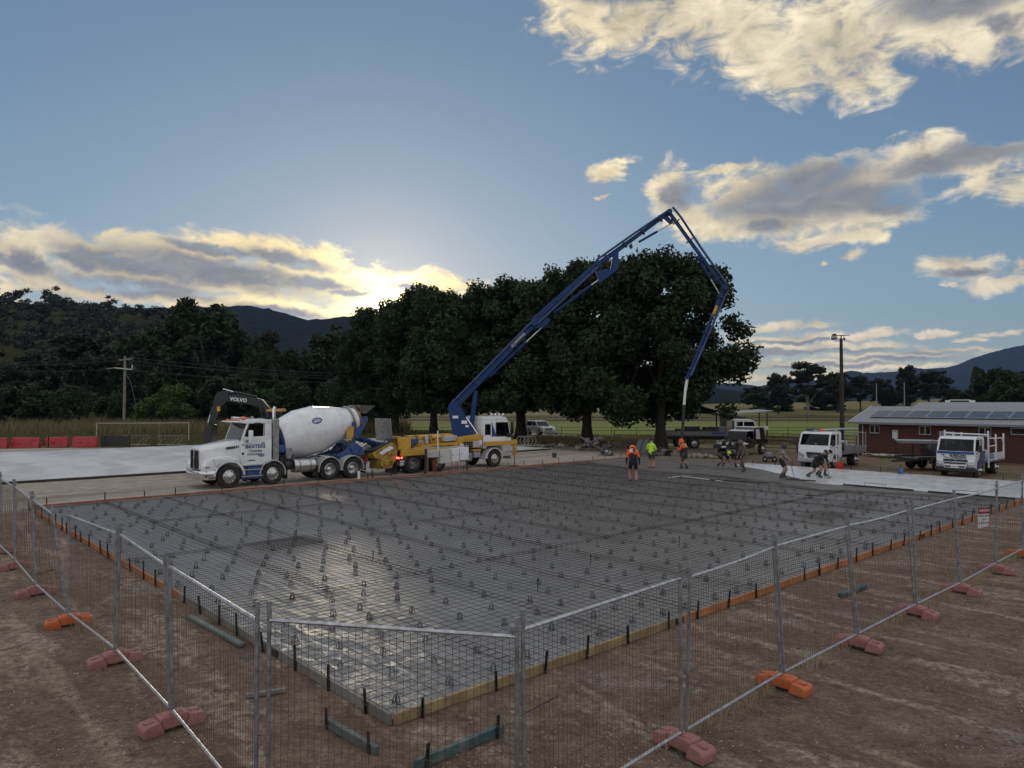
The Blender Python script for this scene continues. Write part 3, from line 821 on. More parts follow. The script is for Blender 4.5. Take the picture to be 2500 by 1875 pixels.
for i, nm in enumerate(['red-brown formwork board left of the mixer truck', 'red-brown formwork board in front of the mixer truck', 'red-brown formwork board by the mixer rear wheels', 'red-brown formwork board in front of the meter boxes', 'red-brown formwork board in front of the outrigger leg', 'red-brown formwork board at the back corner by the workers']):
    a, b = cuts[i], cuts[i + 1]
    form_board((a, SLAB_V), (b, SLAB_V), timber_r, nm, (0, 1), [(k + 0.5 + rs.uniform(-.2, .2)) / 4 for k in range(4)], stake_h=0.38)
cutv = [0.0, 6.0, 12.0, 18.0, SLAB_V]
for i, nm in enumerate(['grey far formwork board in front of the white flatbed truck', 'grey far formwork board beside the blue sprayer', 'grey far formwork board behind the plaid shirt worker', 'grey far formwork board behind the bending workers']):
    a, b = cutv[i], cutv[i + 1]
    form_board((SLAB_U, a), (SLAB_U, b), timber_g, nm, (1, 0), [(k + 0.5 + rs.uniform(-.2, .2)) / 4 for k in range(4)], stake_h=0.40)

# loose timbers on the dirt
def loose_board(p, q, m, label, w_=0.09, h=0.10, stakes=()):
    P = gp(*p); Q = gp(*q); L = (Q - P).length
    root = thing('timber_offcut', label, 'timber', P, math.atan2(Q.y - P.y, Q.x - P.x), 'loose timbers on the dirt')
    mb = MB(); mb.box((L / 2, 0, h / 2 + 0.01), (L, w_, h)); mb.build('plank', m, root, bevel=0.005)
    for s_ in stakes:
        k = MB(); k.bar((s_ * L, -w_ / 2 - .008, -.05), (s_ * L + .01, -w_ / 2 - .02, 0.27), 0.045, 0.012, up=(0, 1, 0)); k.build('stake', blackst, root, smooth=0)
    return root
loose_board((803, 1765), (925, 1836), mat('grey_green_timber', (0.085, 0.105, 0.098), 0.78, 0, 0.3, 3, 0.2, 25, dirt=((0.15, 0.14, 0.12), 0.6, 5)), 'grey-green timber lying angled in front of the slab corner', 0.07, 0.10, (0.06, 0.9))
loose_board((1016, 1871), (1228, 1782), timber_t, 'long teal timber held by two stakes at the bottom centre', 0.06, 0.11, (0.1, 0.9))
loose_board((470, 1505), (597, 1575), mat('pale_green_timber', (0.13, 0.17, 0.155), 0.75, 0, 0.3, 3, 0.2, 25, dirt=((0.2, 0.2, 0.17), 0.5, 5)), 'pale green timber lying along the left formwork', 0.10, 0.05)
loose_board((606, 1697), (702, 1683), timber_g, 'short grey timber by the left gate post', 0.07, 0.05)
loose_board((2046, 1455), (2107, 1432), timber_t, 'short dark timber on the dirt between right fence and formwork', 0.10, 0.07)
o = thing('steel_rod', 'thin dark steel rod lying on dirt behind the corner posts', 'rod', gp(1285, 1733), 0)
mb = MB(); e = gp(1362, 1693) - gp(1285, 1733); mb.cyl((0, 0, 0.012), (e.x, e.y, 0.012), 0.008, n=6); mb.build('rod_body', blackst, o)
o = thing('steel_peg', 'short dark peg lying flat on dirt inside the left fence', 'peg', gp(100, 1400), 0)
mb = MB(); e = gp(138, 1389) - gp(100, 1400); mb.bar((0, 0, 0.015), (e.x, e.y, 0.015), 0.03, 0.02); mb.build('peg_body', blackst, o)

# ------------------------------------------------------------ temporary fence
PH = 2.08
def bar_pts(mb, a, b, r, n=8): mb.cyl(a, b, r, n=n)
def fence_panel(pa, pb, label, lean_a=(0, 0), lean_b=(0, 0), ha=PH, hb=PH, sag=0.0, wr_=0.0019, nh=8):
    """pa, pb world feet of the two posts"""
    A = Vector((pa[0], pa[1], 0.07)); B = Vector((pb[0], pb[1], 0.07))
    root = thing('temporary_fence_panel', label, 'fence panel', A, 0, 'temporary mesh fence panels round the pour')
    a0 = Vector((0, 0, 0)); b0 = B - A
    a1 = a0 + Vector((lean_a[0], lean_a[1], ha - 0.05)); b1 = b0 + Vector((lean_b[0], lean_b[1], hb - 0.05))
    for (p, q) in ((a0, a1), (b0, b1)):
        mb = MB(); mb.cyl(p - Vector((0, 0, .05)), q, 0.0205, n=10); mb.build('post', galv_dull, root)
    la = a0.lerp(a1, 0.915); lb = b0.lerp(b1, 0.915)
    ba = a0.lerp(a1, 0.075); bb = b0.lerp(b1, 0.075)
    mid = la.lerp(lb, .5) - Vector((0, 0, sag))
    mb = MB(); mb.tube([la, la.lerp(mid, .5) - Vector((0, 0, sag * .25)), mid, mid.lerp(lb, .5) + Vector((0, 0, -sag * .25)), lb], 0.0185, 8); mb.build('top_rail', galv, root)
    mb = MB(); mb.cyl(ba, bb, 0.0175, n=8); mb.build('bottom_rail', galv, root)
    cp = b0.lerp(b1, 0.955); mb = MB(); mb.box(cp, (0.11, 0.06, 0.035), math.atan2(b0.y, b0.x)); mb.cyl(cp + Vector((0, 0, -.03)), cp + Vector((0, 0, .045)), 0.008, n=6); mb.build('clamp', galv_dull, root)
    mb = MB(); nvw = max(3, int((bb - ba).length / 0.062)); off = (bb - ba).cross(Vector((0, 0, 1))).normalized() * 0.012
    rr = random.Random(hash(label) % 1000 + 3)
    for k in range(1, nvw):
        q = k / nvw
        p0 = ba.lerp(bb, q) + off; p1 = la.lerp(lb, q) + off - Vector((0, 0, sag * (1 - abs(2 * q - 1))))
        m_ = p0.lerp(p1, 0.5) + off * rr.uniform(-1.0, 1.0) + (bb - ba).normalized() * rr.uniform(-.006, .006)
        mb.tube([p0, m_, p1], wr_, 3)
    for k in range(1, nh):
        q = k / nh
        p0 = ba.lerp(la, q) + off * 1.4; p1 = bb.lerp(lb, q) + off * 1.4
        mb.tube([p0, p0.lerp(p1, .5) + Vector((0, 0, rr.uniform(-.012, .012))), p1], wr_, 3)
    tag(mb.build('wire_mesh', wire_m, root, smooth=0), kind='stuff')
    return root
def fence_foot(p, rz, m, label):
    root = thing('fence_foot', label, 'fence foot', (p[0], p[1], 0.0), rz, 'plastic fence feet under the posts')
    L, w_ = 0.36, 0.125
    mb = MB()
    prof = [(-L, 0.0), (-L, 0.10), (-L + .03, 0.135), (-0.17, 0.155), (-0.15, 0.185), (0.15, 0.185), (0.17, 0.155), (L - .03, 0.135), (L, 0.10), (L, 0.0), (0.13, 0.0), (0.13, 0.045), (-0.13, 0.045), (-0.13, 0.0)]
    mb.prism([prof[i] for i in (0, 1, 2, 3, 12, 13)], -w_, w_)
    mb.prism([prof[i] for i in (3, 4, 5, 6, 11, 12)], -w_ * 0.86, w_ * 0.86)
    mb.prism([prof[i] for i in (6, 7, 8, 9, 10, 11)], -w_, w_)
    mb.build('block', m, root, bevel=0.022, seg=2)
    h = MB()
    h.box((0, 0, 0.188), (0.22, 0.11, 0.03)); h.build('socket', m, root, bevel=0.01)
    for s_ in (-1, 1):
        mb = MB(); mb.box((s_ * 0.265, 0, 0.150), (0.12, 0.07, 0.022)); mb.build('grip', m, root, bevel=0.009)
    return root
# right run (along u), feet read from the photograph
right_px = [(1664, 1822), (1906, 1674), (2088, 1576), (2230, 1500), (2339, 1445), (2424, 1395), (2490, 1358)]
right = [gp(*p) for p in right_px]
right += [right[-1] + U * 2.4 * k for k in (1, 2)]
tops_r = {0: (1664, 1380), 1: (1888, 1308), 2: (2064, 1268), 3: (2213, 1232), 4: (2326, 1210), 5: (2431, 1183), 6: (2494, 1155)}
corner_l = at_depth(662, 1458, 6.62); corner_r = at_depth(1262, 1488, 6.32)
def lean_for(foot, px):
    d = foot.y
    return ((px - 1250) / FPX * d - foot.x, 0.0)
cl = Vector((corner_l.x, corner_l.y, 0)); cr = Vector((corner_r.x, corner_r.y, 0))
fence_panel(cl, cr, 'square-on fence panel cutting across the near corner of the site', (0.0, 0.0), (0.0, 0.0), 2.08, 2.02, wr_=0.0022, nh=15)
words = ['first', 'second', 'third', 'fourth', 'fifth', 'sixth', 'seventh', 'eighth', 'ninth']
prev = cr + Vector((0.07, 0.02, 0)); pl = (-0.02, 0)
for i, p in enumerate(right):
    if i in tops_r:
        top = tops_r[i]; ln = lean_for(p, top[0])
    else:
        ln = (0, 0)
    off = Vector((0.035, 0.03, 0))
    lab = '%s fence panel to the right of the near corner panel' % words[i]
    if i == 5: lab = 'sixth fence panel right of the corner, carrying the danger sign'
    fence_panel(prev, p - off, lab, pl, ln, sag=0.02 if i % 2 else 0.0)
    prev = p + off; pl = (ln[0] + (0.06 if i % 3 == 0 else -0.02), 0)
for i, p in enumerate(right[:8]):
    orange = i in (1,)
    fence_foot(p, ANG + R(90) + R(-6 + 5 * (i % 3)), foot_o if (orange or i >= 6) else foot_p, ('bright orange fence foot, second post right of the near corner' if i == 1 else '%s plastic fence foot under the %s post right of the near corner' % ('orange' if i >= 6 else 'faded pink', words[i])))
left_px = [(429, 1768), (290, 1615), (177, 1523), (97, 1450), (45, 1388)]
left = [gp(*p) for p in left_px]
left += [left[-1] + (left[-1] - left[0]).normalized() * 2.5 * k for k in (1, 2)]
tops_l = {0: (415, 1352), 1: (297, 1278), 2: (170, 1234), 3: (83, 1199), 4: (40, 1168)}
c0 = at_depth(633, 1467, 6.6); prev = Vector((c0.x, c0.y, 0)); pl = (0, 0)
for i, p in enumerate(left):
    ln = lean_for(p, tops_l[i][0]) if i in tops_l else (0, 0)
    off = Vector((-0.03, 0.035, 0))
    fence_panel(prev, p - off, '%s fence panel to the left of the near corner panel' % words[i], pl, ln)
    prev = p + off; pl = (ln[0] - (0.28 if i == 2 else 0.03), 0)
for i, p in enumerate(left[:6]):
    fence_foot(p, ANG + R(4 - 4 * (i % 3)), foot_o if i == 2 else foot_p, ('orange plastic fence foot under the third post left of the near corner' if i == 2 else 'faded pink plastic fence foot under the %s post left of the near corner' % words[i]))
# danger sign wired to the fence
sp0 = at_depth(2375, 1238, 16.4); sw_, sh_ = 0.30, 0.46
sg = thing('danger_sign', 'small white danger construction site sign hanging on the right fence', 'sign', at_depth(2397, 1263, 16.35), R(14))
mb = MB(); mb.prism([(-.165, -.23), (.12, -.19), (.165, .24), (-.165, .24)], -0.002, 0.002); mb.build('panel', mat('sign_white', (0.72, 0.72, 0.70), 0.5, 0, 0.06, 5, dirt=((0.4, 0.36, 0.3), 0.4, 6)), sg)
mb = MB(); mb.box((0, -.004, 0.165), (0.325, 0.003, 0.14)); mb.build('header', black_txt, sg)
mb = MB(); mb.lathe([(0.0, 0.0), (0.062, 0.0), (0.062, 0.003), (0, 0.003)], (0, -.006, 0.165), (0, -1, 0), 20)
o = mb.build('oval', red_txt, sg); o.scale = (2.3, 1, 1)
put_text('DANGER', 0.072, white_txt, sg, (0, -.0105, 0.165), SIDE_R, depth=0.002, bold=0.001)
put_text('CONSTRUCTION', 0.043, black_txt, sg, (0.0, -.004, 0.045), SIDE_R, depth=0.002, bold=0.0008)
put_text('SITE', 0.043, black_txt, sg, (0.0, -.004, -0.035), SIDE_R, depth=0.002, bold=0.0008)
put_text('DO NOT ENTER', 0.043, black_txt, sg, (-0.012, -.004, -0.115), SIDE_R, depth=0.002, bold=0.0008)
# dry grass caught along the foot of the fence

# ------------------------------------------------------------ vehicles
def wheel(parent, x, y, r, w_, side, hub='chrome', rim_m=None, dual=False):
    """one wheel as part; tyre is the part, rim, hub and nuts its sub-parts. side +1 faces +y"""
    rim_m = rim_m or alu
    mb = MB()
    prof = [(r * 0.56, -w_ / 2), (r * 0.62, -w_ / 2 - .004), (r * 0.90, -w_ / 2), (r * 0.975, -w_ * 0.42), (r, -w_ * 0.33)]
    for k in range(-2, 3):
        yk = k * w_ * 0.13
        prof += [(r, yk - w_ * 0.05), (r * 0.978, yk - w_ * 0.035), (r * 0.978, yk + w_ * 0.03), (r, yk + w_ * 0.045)] if k < 3 else []
    prof += [(r, w_ * 0.33), (r * 0.975, w_ * 0.42), (r * 0.90, w_ / 2), (r * 0.62, w_ / 2 + .004), (r * 0.56, w_ / 2)]
    mb.lathe(prof, (0, 0, 0), (0, 1, 0), 32)
    tyre = mb.build('wheel', tyre_m, parent, smooth=35)
    tyre.location = (x, y, r)
    rm = MB(); o = side * (w_ / 2)
    if hub == 'dish':     # deep rear rim with raised hub
        pr = [(r * 0.57, o), (r * 0.54, o + side * .012), (r * 0.50, o - side * .03), (r * 0.46, o - side * w_ * 0.55), (r * 0.25, o - side * w_ * 0.62), (r * 0.22, o - side * w_ * 0.3), (r * 0.10, o - side * w_ * 0.2), (0, o - side * w_ * 0.2)]
    else:                 # bulging front rim
        pr = [(r * 0.57, o), (r * 0.545, o + side * .012), (r * 0.50, o - side * .02), (r * 0.45, o - side * .01), (r * 0.38, o + side * .035), (r * 0.26, o + side * .045), (r * 0.24, o + side * .09), (r * 0.15, o + side * .13), (0, o + side * .14)]
    rm.lathe(pr, (0, 0, 0), (0, 1, 0), 28)
    rim = rm.build('rim', rim_m, tyre, smooth=30)
    hm = MB()
    for k in range(10):
        q = 2 * math.pi * k / 10
        if hub == 'dish':
            c0 = Vector((math.cos(q) * r * 0.35, o - side * (w_ * 0.58), math.sin(q) * r * 0.35))
        else:
            c0 = Vector((math.cos(q) * r * 0.42, o + side * .016, math.sin(q) * r * 0.42))
        hm.cyl(c0, c0 + Vector((0, side * 0.012, 0)), r * 0.055, n=8)
    tag(hm.build('hand_holes', blackst, tyre, smooth=30), kind='stuff')
    return tyre

# ---- concrete mixer truck (8x4, bonneted cab); local +x forwards, +y the side facing the slab
mx = thing('concrete_mixer_truck', 'white concrete mixer truck with white and blue drum backed up to the yellow pump', 'mixer truck', W(7.9, 25.55 + 1.13), ANG + math.pi)
WR = 0.53
for i, x in enumerate((0.0, -2.05)):
    for s_ in (1, -1):
        wheel(mx, x, s_ * 1.03, WR, 0.33, s_, 'front')
for x in (-5.05, -6.35):
    for s_ in (1, -1):
        wheel(mx, x, s_ * 1.00, WR, 0.28, s_, 'dish')
        wheel(mx, x, s_ * 0.66, WR, 0.28, s_, 'dish')
mb = MB()
for s_ in (1, -1): mb.box((-3.2, s_ * 0.42, 0.98), (7.8, 0.09, 0.27))
for x in (0.6, -1.0, -3.5, -5.7, -7.0): mb.box((x, 0, 0.98), (0.12, 0.75, 0.2))
for x in (0, -2.05, -5.05, -6.35): mb.cyl((x, -0.95, WR), (x, 0.95, WR), 0.09, n=10)
mb.build('chassis', blue_p, mx, bevel=0.01)
# bumper: bright wrap-round
mb = MB(); mb.prism([(1.22, -0.86), (1.30, -0.5), (1.32, 0), (1.30, 0.5), (1.22, 0.86), (0.92, 1.19), (0.62, 1.22), (0.62, 1.16), (0.88, 1.10), (1.10, 0.8), (1.10, -0.8), (0.88, -1.10), (0.62, -1.16), (0.62, -1.22), (0.92, -1.19)], 0.42, 0.82, 'xy')
bump = mb.build('bumper', chrome, mx, bevel=0.03, seg=2)
mb = MB(); mb.box((1.02, 1.10, 0.58), (0.05, 0.05, 0.10)); mb.build('tow_slot', black_p, bump)
# bonnet tapering to the grille, with fenders
mb = MB()
def ring(x, w_, zb, zt, cr=0.16):
    return [(x, -w_, zb), (x, -w_, zt - cr), (x, -w_ + cr, zt), (x, w_ - cr, zt), (x, w_, zt - cr), (x, w_, zb)]
secs = [ring(1.12, 0.56, 0.86, 1.80, 0.12), ring(1.02, 0.62, 0.84, 1.86, 0.14), ring(0.4, 0.74, 0.84, 1.98, 0.17), (ring(-0.62, 0.88, 0.84, 2.17, 0.2))]
vs = [q for s_ in secs for q in s_]; fs = []
for i in range(3):
    for k in range(6):
        fs.append((i * 6 + k, i * 6 + (k + 1) % 6, (i + 1) * 6 + (k + 1) % 6, (i + 1) * 6 + k))
fs += [(5, 4, 3, 2, 1, 0), tuple(18 + k for k in range(6))]
mb.add(vs, fs); bon = mb.build('bonnet', white_p, mx, bevel=0.02, seg=2, smooth=50)
for s_ in (1, -1):
    mb = MB(); y0, y1 = (0.60, 1.23) if s_ > 0 else (-1.23, -0.60)
    mb.arch((0.0, WR), WR + 0.10, WR + 0.20, R(2), R(178), y0, y1, 14)
    mb.prism([(0.72, 0.55), (1.12, 0.84), (1.12, 1.05), (0.95, 1.32), (0.60, 1.42), (0.45, 1.05), (0.62, 0.85)], y0, y1 * 0.93 if s_ > 0 else y1)
    mb.prism([(0.62, 1.00), (0.75, 1.36), (0.1, 1.46), (-0.4, 1.30), (-0.3, 1.10), (0.0, 1.20), (0.35, 1.14)], y0 * 1.0, y1 * 0.985 if s_ > 0 else y1)
    fen = mb.build('fender', white_p, mx, bevel=0.04, seg=2, smooth=60)
    mb = MB(); mb.box((0.98, s_ * 0.98, 1.02), (0.22, 0.36, 0.2)); mb.build('headlight', lamp_w, mx, bevel=0.04, seg=2)
    mb = MB()
    for k in range(7): mb.box((0.0 - k * 0.085, s_ * (0.845 + 0.0 * k), 1.79 + 0.008 * k), (0.05, 0.05, 0.12), Matrix.Rotation(R(-18), 3, 'Y'))
    tag(mb.build('bonnet_vents', black_p, mx), kind='stuff')
    mb = MB(); mb.box((-0.80, s_ * 0.95, 0.62), (0.05, 0.5, 0.75)); mb.build('mud_flap', black_p, mx, bevel=0.005)
# grille
mb = MB(); mb.box((1.125, 0, 1.30), (0.05, 1.06, 0.86)); gr_ = mb.build('grille', stainless, mx, bevel=0.02)
mb = MB()
for k in range(26):
    y = -0.48 + k * 0.96 / 25
    mb.box((1.155, y, 1.30), (0.02, 0.014, 0.80))
tag(mb.build('grille_bars', black_p, gr_), kind='stuff')
mb = MB(); mb.box((1.165, 0, 1.30), (0.03, 0.035, 0.86)); mb.box((1.135, 0, 1.76), (0.08, 0.06, 0.08)); mb.build('grille_spine', chrome, gr_, bevel=0.006)
# cab shell: lower body, pillars, roof
CABW = 1.03
mb = MB()
mb.prism([(-0.60, 1.00), (-0.60, 2.12), (-2.05, 2.12), (-2.05, 1.00)], -CABW, CABW)
roofp = [(-0.60, 2.94), (-0.70, 3.00), (-1.0, 3.09), (-1.6, 3.11), (-2.05, 3.06), (-2.05, 2.90), (-0.80, 2.90)]
mb.prism(roofp, -CABW + 0.04, CABW - 0.04)
for s_ in (1, -1):
    mb.bar((-0.62, s_ * 0.97, 2.08), (-0.93, s_ * 0.93, 2.94), 0.10, 0.08)
    mb.bar((-1.86, s_ * 0.96, 2.05), (-1.86, s_ * 0.93, 2.94), 0.42, 0.08, up=(0, 1, 0))
    mb.box((-1.30, s_ * 0.985, 2.20), (1.2, 0.06, 0.2))
mb.box((-2.03, 0, 2.5), (0.05, 1.9, 0.9))
cab = mb.build('cab', white_p, mx, bevel=0.03, seg=2, smooth=50)
mb = MB(); mb.prism([(-0.40, 2.97), (-0.48, 3.02), (-0.85, 3.045), (-0.85, 2.98), (-0.60, 2.955)], -0.98, 0.98); mb.build('sun_visor', white_p, mx, bevel=0.01)
mb = MB()
mb.hexa([(-0.60, -0.90, 2.13), (-0.58, -0.90, 2.13), (-0.58, 0.90, 2.13), (-0.60, 0.90, 2.13), (-0.93, -0.88, 2.93), (-0.91, -0.88, 2.93), (-0.91, 0.88, 2.93), (-0.93, 0.88, 2.93)])
mb.build('windscreen', glass, mx, smooth=0)
for s_ in (1, -1):
    mb = MB()
    mb.prism([(-0.82, 2.30), (-1.66, 2.30), (-1.66, 2.88), (-1.02, 2.88)], s_ * 0.965, s_ * 0.975)
    mb.build('side_window', glass, mx, smooth=0)
    mb = MB()   # window surround
    mb.bar((-0.76, s_ * 0.975, 2.30), (-1.02, s_ * 0.97, 2.91), 0.05, 0.03); mb.bar((-0.76, s_ * 0.985, 2.28), (-1.70, s_ * 0.985, 2.28), 0.03, 0.06); mb.bar((-1.69, s_ * 0.975, 2.28), (-1.69, s_ * 0.97, 2.91), 0.05, 0.03)
    mb.build('window_seal', black_p, mx)
    dr = MB(); dr.prism([(-0.72, 1.14), (-0.72, 2.14), (-0.90, 2.26), (-1.76, 2.26), (-1.76, 1.14)], s_ * 1.032, s_ * 1.044); door = dr.build('door', white_p, mx, bevel=0.008)
    mb = MB(); mb.box((-1.62, s_ * 1.055, 1.98), (0.14, 0.03, 0.05)); mb.build('handle', black_p, door, bevel=0.008)
    mb = MB(); mb.box((-0.95, s_ * 1.22, 2.30), (0.16, 0.24, 0.62)); mir = mb.build('mirror', white_p, mx, bevel=0.05, seg=2)
    mb = MB(); mb.bar((-0.78, s_ * 1.02, 2.10), (-0.92, s_ * 1.2, 2.12), 0.05); mb.bar((-0.80, s_ * 0.98, 2.62), (-0.92, s_ * 1.2, 2.52), 0.03); mb.build('mirror_arm', black_p, mir)
    mb = MB(); mb.box((-1.36, s_ * 1.02, 2.90), (0.32, 0.10, 0.08)); mb.build('marker_lamp', black_p, mx, bevel=0.02)
mb = MB(); mb.box((-1.55, 0.45, 1.75), (0.5, 0.5, 0.9)); mb.box((-1.55, -0.45, 1.75), (0.5, 0.5, 0.9)); mb.build('seats', cabin_m, mx, bevel=0.06)
mb = MB(); mb.lathe([(0.22, -0.015), (0.24, 0.0), (0.22, 0.015), (0.20, 0.0), (0.22, -0.015)], (-0.95, -0.45, 2.22), (0.8, 0, 0.6), 16); mb.build('steering_wheel', black_p, mx)
put_text('BAXTERS', 0.235, navy_txt, mx, (-1.25, 1.048, 1.83), SIDE_L, bold=0.008)
put_text('Concrete', 0.165, black_txt, mx, (-1.24, 1.048, 1.63), SIDE_L, bold=0.005, shear=0.25)
put_text('WODONGA', 0.125, black_txt, mx, (-1.22, 1.048, 1.47), SIDE_L, bold=0.003)
put_text('16', 0.14, black_txt, mx, (-0.67, 1.035, 1.92), SIDE_L, bold=0.003)
mb = MB(); mb.box((-1.08, 1.047, 1.20), (0.34, 0.008, 0.045)); mb.build('model_strip', black_txt, mx)
mb = MB(); mb.lathe([(0, 0), (0.075, 0), (0.075, 0.01), (0, 0.01)], (0, 0, 0), (0, 1, 0), 20); o = mb.build('oval_badge', navy_txt, mx); o.location = (-1.54, 1.045, 1.42); o.scale = (1.9, 1, 1)
mb = MB(); mb.box((-1.54, 1.0575, 1.42), (0.22, 0.004, 0.035)); mb.build('badge_strip', grey_p, mx)
mb = MB(); mb.lathe([(0, 0), (0.06, 0), (0.06, 0.02), (0, 0.02)], (-0.66, 1.03, 1.52), (0, 1, 0), 16); mb.build('side_indicator', black_p, mx)
# roof beacons and horns
mb = MB(); mb.cyl((-0.95, 0.15, 3.15), (-0.95, 0.55, 3.15), 0.075, n=10); mb.build('beacon', amber, mx, bevel=0.02)
for y in (-0.7, -0.35, 0.0, 0.35, 0.7):
    mb = MB(); mb.box((-0.60, y, 3.06), (0.14, 0.10, 0.06)); mb.build('roof_lamp', amber, mx, bevel=0.02)
mb = MB(); mb.tube([(-0.8, -0.55, 3.16), (-1.15, -0.55, 3.16), (-1.35, -0.55, 3.14)], [0.06, 0.025, 0.02], 8); mb.tube([(-0.8, -0.75, 3.16), (-1.3, -0.75, 3.14)], [0.055, 0.02], 8); mb.build('air_horns', chrome, mx)
mb = MB(); mb.bar((-1.2, -0.8, 3.17), (-1.2, 0.75, 3.17), 0.025); mb.box((-1.2, 0.75, 3.19), (0.08, 0.08, 0.1)); mb.build('roof_bar', alu, mx)
# steps, tank, exhaust
mb = MB(); mb.box((-1.05, 0.98, 0.66), (1.0, 0.34, 0.62)); mb.build('step_box', blue_p, mx, bevel=0.02)
for z in (0.48, 0.78, 0.99):
    mb = MB(); mb.box((-1.05, 1.06, z), (1.02, 0.36, 0.045)); mb.build('step', alu, mx, bevel=0.008)
mb = MB(); mb.cyl((-3.15, 0.90, 0.82), (-4.25, 0.90, 0.82), 0.34, n=26); tk = mb.build('fuel_tank', alu, mx, bevel=0.03, seg=2)
for x in (-3.42, -3.98):
    mb = MB(); mb.lathe([(0.345, -0.03), (0.356, -0.03), (0.356, 0.03), (0.345, 0.03)], (x, 0.90, 0.82), (1, 0, 0), 26); mb.build('tank_strap', stainless, tk)
mb = MB(); mb.cyl((-2.75, 0.78, 0.86), (-3.12, 0.78, 0.86), 0.24, n=18); mb.box((-2.9, 0.6, 1.02), (0.7, 0.5, 0.5)); mb.build('air_cleaner_box', black_p, mx, bevel=0.02)
for s_ in (1, -1):
    mb = MB(); mb.box((-2.28, s_ * 0.80, 2.10), (0.34, 0.38, 2.0)); mb.build('exhaust_guard', stainless, mx, bevel=0.03)
mb = MB(); mb.tube([(-2.28, 0.72, 3.0), (-2.28, 0.72, 3.55), (-2.33, 0.72, 3.68)], 0.075, 12); mb.build('exhaust_stack', chrome, mx)
mb = MB(); mb.bar((-2.08, 1.03, 1.3), (-2.08, 1.03, 2.9), 0.02); mb.build('grab_rail', black_p, mx)
# mudguards over second steer axle and drive axles
for (x, y0, y1) in ((-2.05, 0.78, 1.22), (-2.05, -1.22, -0.78), (-5.05, 0.45, 1.20), (-5.05, -1.20, -0.45), (-6.35, 0.45, 1.20), (-6.35, -1.20, -0.45)):
    mb = MB(); mb.arch((x, WR), WR + 0.075, WR + 0.105, R(-8), R(188), y0, y1, 18)
    for k in range(4):
        yk = y0 + (k + 0.5) * (y1 - y0) / 4
        mb.arch((x, WR), WR + 0.100, WR + 0.118, R(-6), R(186), yk - 0.03, yk + 0.03, 18)
    mb.build('mudguard', grey_p, mx, smooth=30)
for x in (-2.76, -4.36, -7.06):
    mb = MB(); mb.box((x, 0.92, 0.50), (0.03, 0.55, 0.55)); mb.build('mud_flap', black_p, mx)
# drum, tilted up towards the rear
D0 = Vector((-2.55, 0, 2.02)); D1 = Vector((-7.15, 0, 3.02)); dax = (D1 - D0).normalized()
prof = [(0.0, 0.06), (0.30, 0.03), (0.78, 0.10), (0.86, 0.22)]
mb = MB(); mb.lathe(prof, D0, dax, 48); mb.build('drum_head', blue_p, mx, smooth=50)
prof = [(0.86, 0.22), (0.90, 0.24), (1.19, 1.30), (1.205, 1.32), (1.19, 1.34), (1.205, 1.40), (1.21, 2.28), (1.222, 2.30), (1.21, 2.32), (0.95, 3.35), (0.962, 3.37), (0.95, 3.39), (0.68, 4.25)]
mb = MB(); mb.lathe(prof, D0, dax, 56); drum = mb.build('drum', white_p, mx, smooth=20)
mb = MB(); mb.lathe([(0.70, 4.18), (0.80, 4.18), (0.80, 4.27), (0.70, 4.27)], D0, dax, 48); mb.build('drum_ring', stainless, mx)
mb = MB(); mb.lathe([(0.68, 4.27), (0.60, 4.62)], D0, dax, 40); mb.build('drum_throat', white_p, mx, smooth=50)
mb = MB(); mb.lathe([(0.60, 4.60), (0.66, 4.62), (0.66, 4.70), (0.54, 4.72), (0.40, 4.5)], D0, dax, 36); mb.build('drum_mouth', mat('rusty_rim', (0.25, 0.15, 0.10), 0.7, 0.3, 0.4, 6), mx, smooth=50)
# emblem on the drum
em = Vector((-4.75, 0, 0)); ax_x = D0.lerp(D1, 0.5)
nrm = Vector((0, math.cos(R(28)), math.sin(R(28))))
cpt = D0 + dax * 1.85 + nrm * 1.212
mb = MB(); mb.lathe([(0, 0), (0.155, 0), (0.155, 0.012), (0, 0.012)], (0, 0, 0), (0, 0, 1), 28)
xax = (-dax); zax = nrm; zax = (zax - xax * zax.dot(xax)).normalized(); yax = zax.cross(xax)
# reads left to right for someone at the slab side: text x runs towards the truck's tail
xax = dax; yax = zax.cross(xax)
M = Matrix((xax, yax, zax)).transposed().to_4x4(); M.translation = cpt
o = mb.build('emblem', navy_txt, mx); o.matrix_local = M @ Matrix.Diagonal((1.75, 1.05, 1, 1))
M2 = M.copy(); M2.translation = cpt + zax * 0.016
mb = MB()
for k in range(9):
    hh2 = 0.13 - 0.012 * abs(k - 4) * 0 ; mb.box((-0.17 + k * 0.0425, -0.03, 0), (0.022, 0.11 if k % 3 else 0.13, 0.004))
    if k % 2 == 0 and k < 8: mb.box((-0.17 + k * 0.0425 + 0.02, 0.015 if k % 4 else -0.075, 0.0), (0.03, 0.02, 0.0042))
mb.box((0.0, 0.062, 0), (0.34, 0.014, 0.004)); mb.box((0.0, 0.098, 0), (0.24, 0.012, 0.004))
o = mb.build('emblem_lettering', white_txt, mx, smooth=0); o.matrix_local = M2; tag(o, kind='stuff')
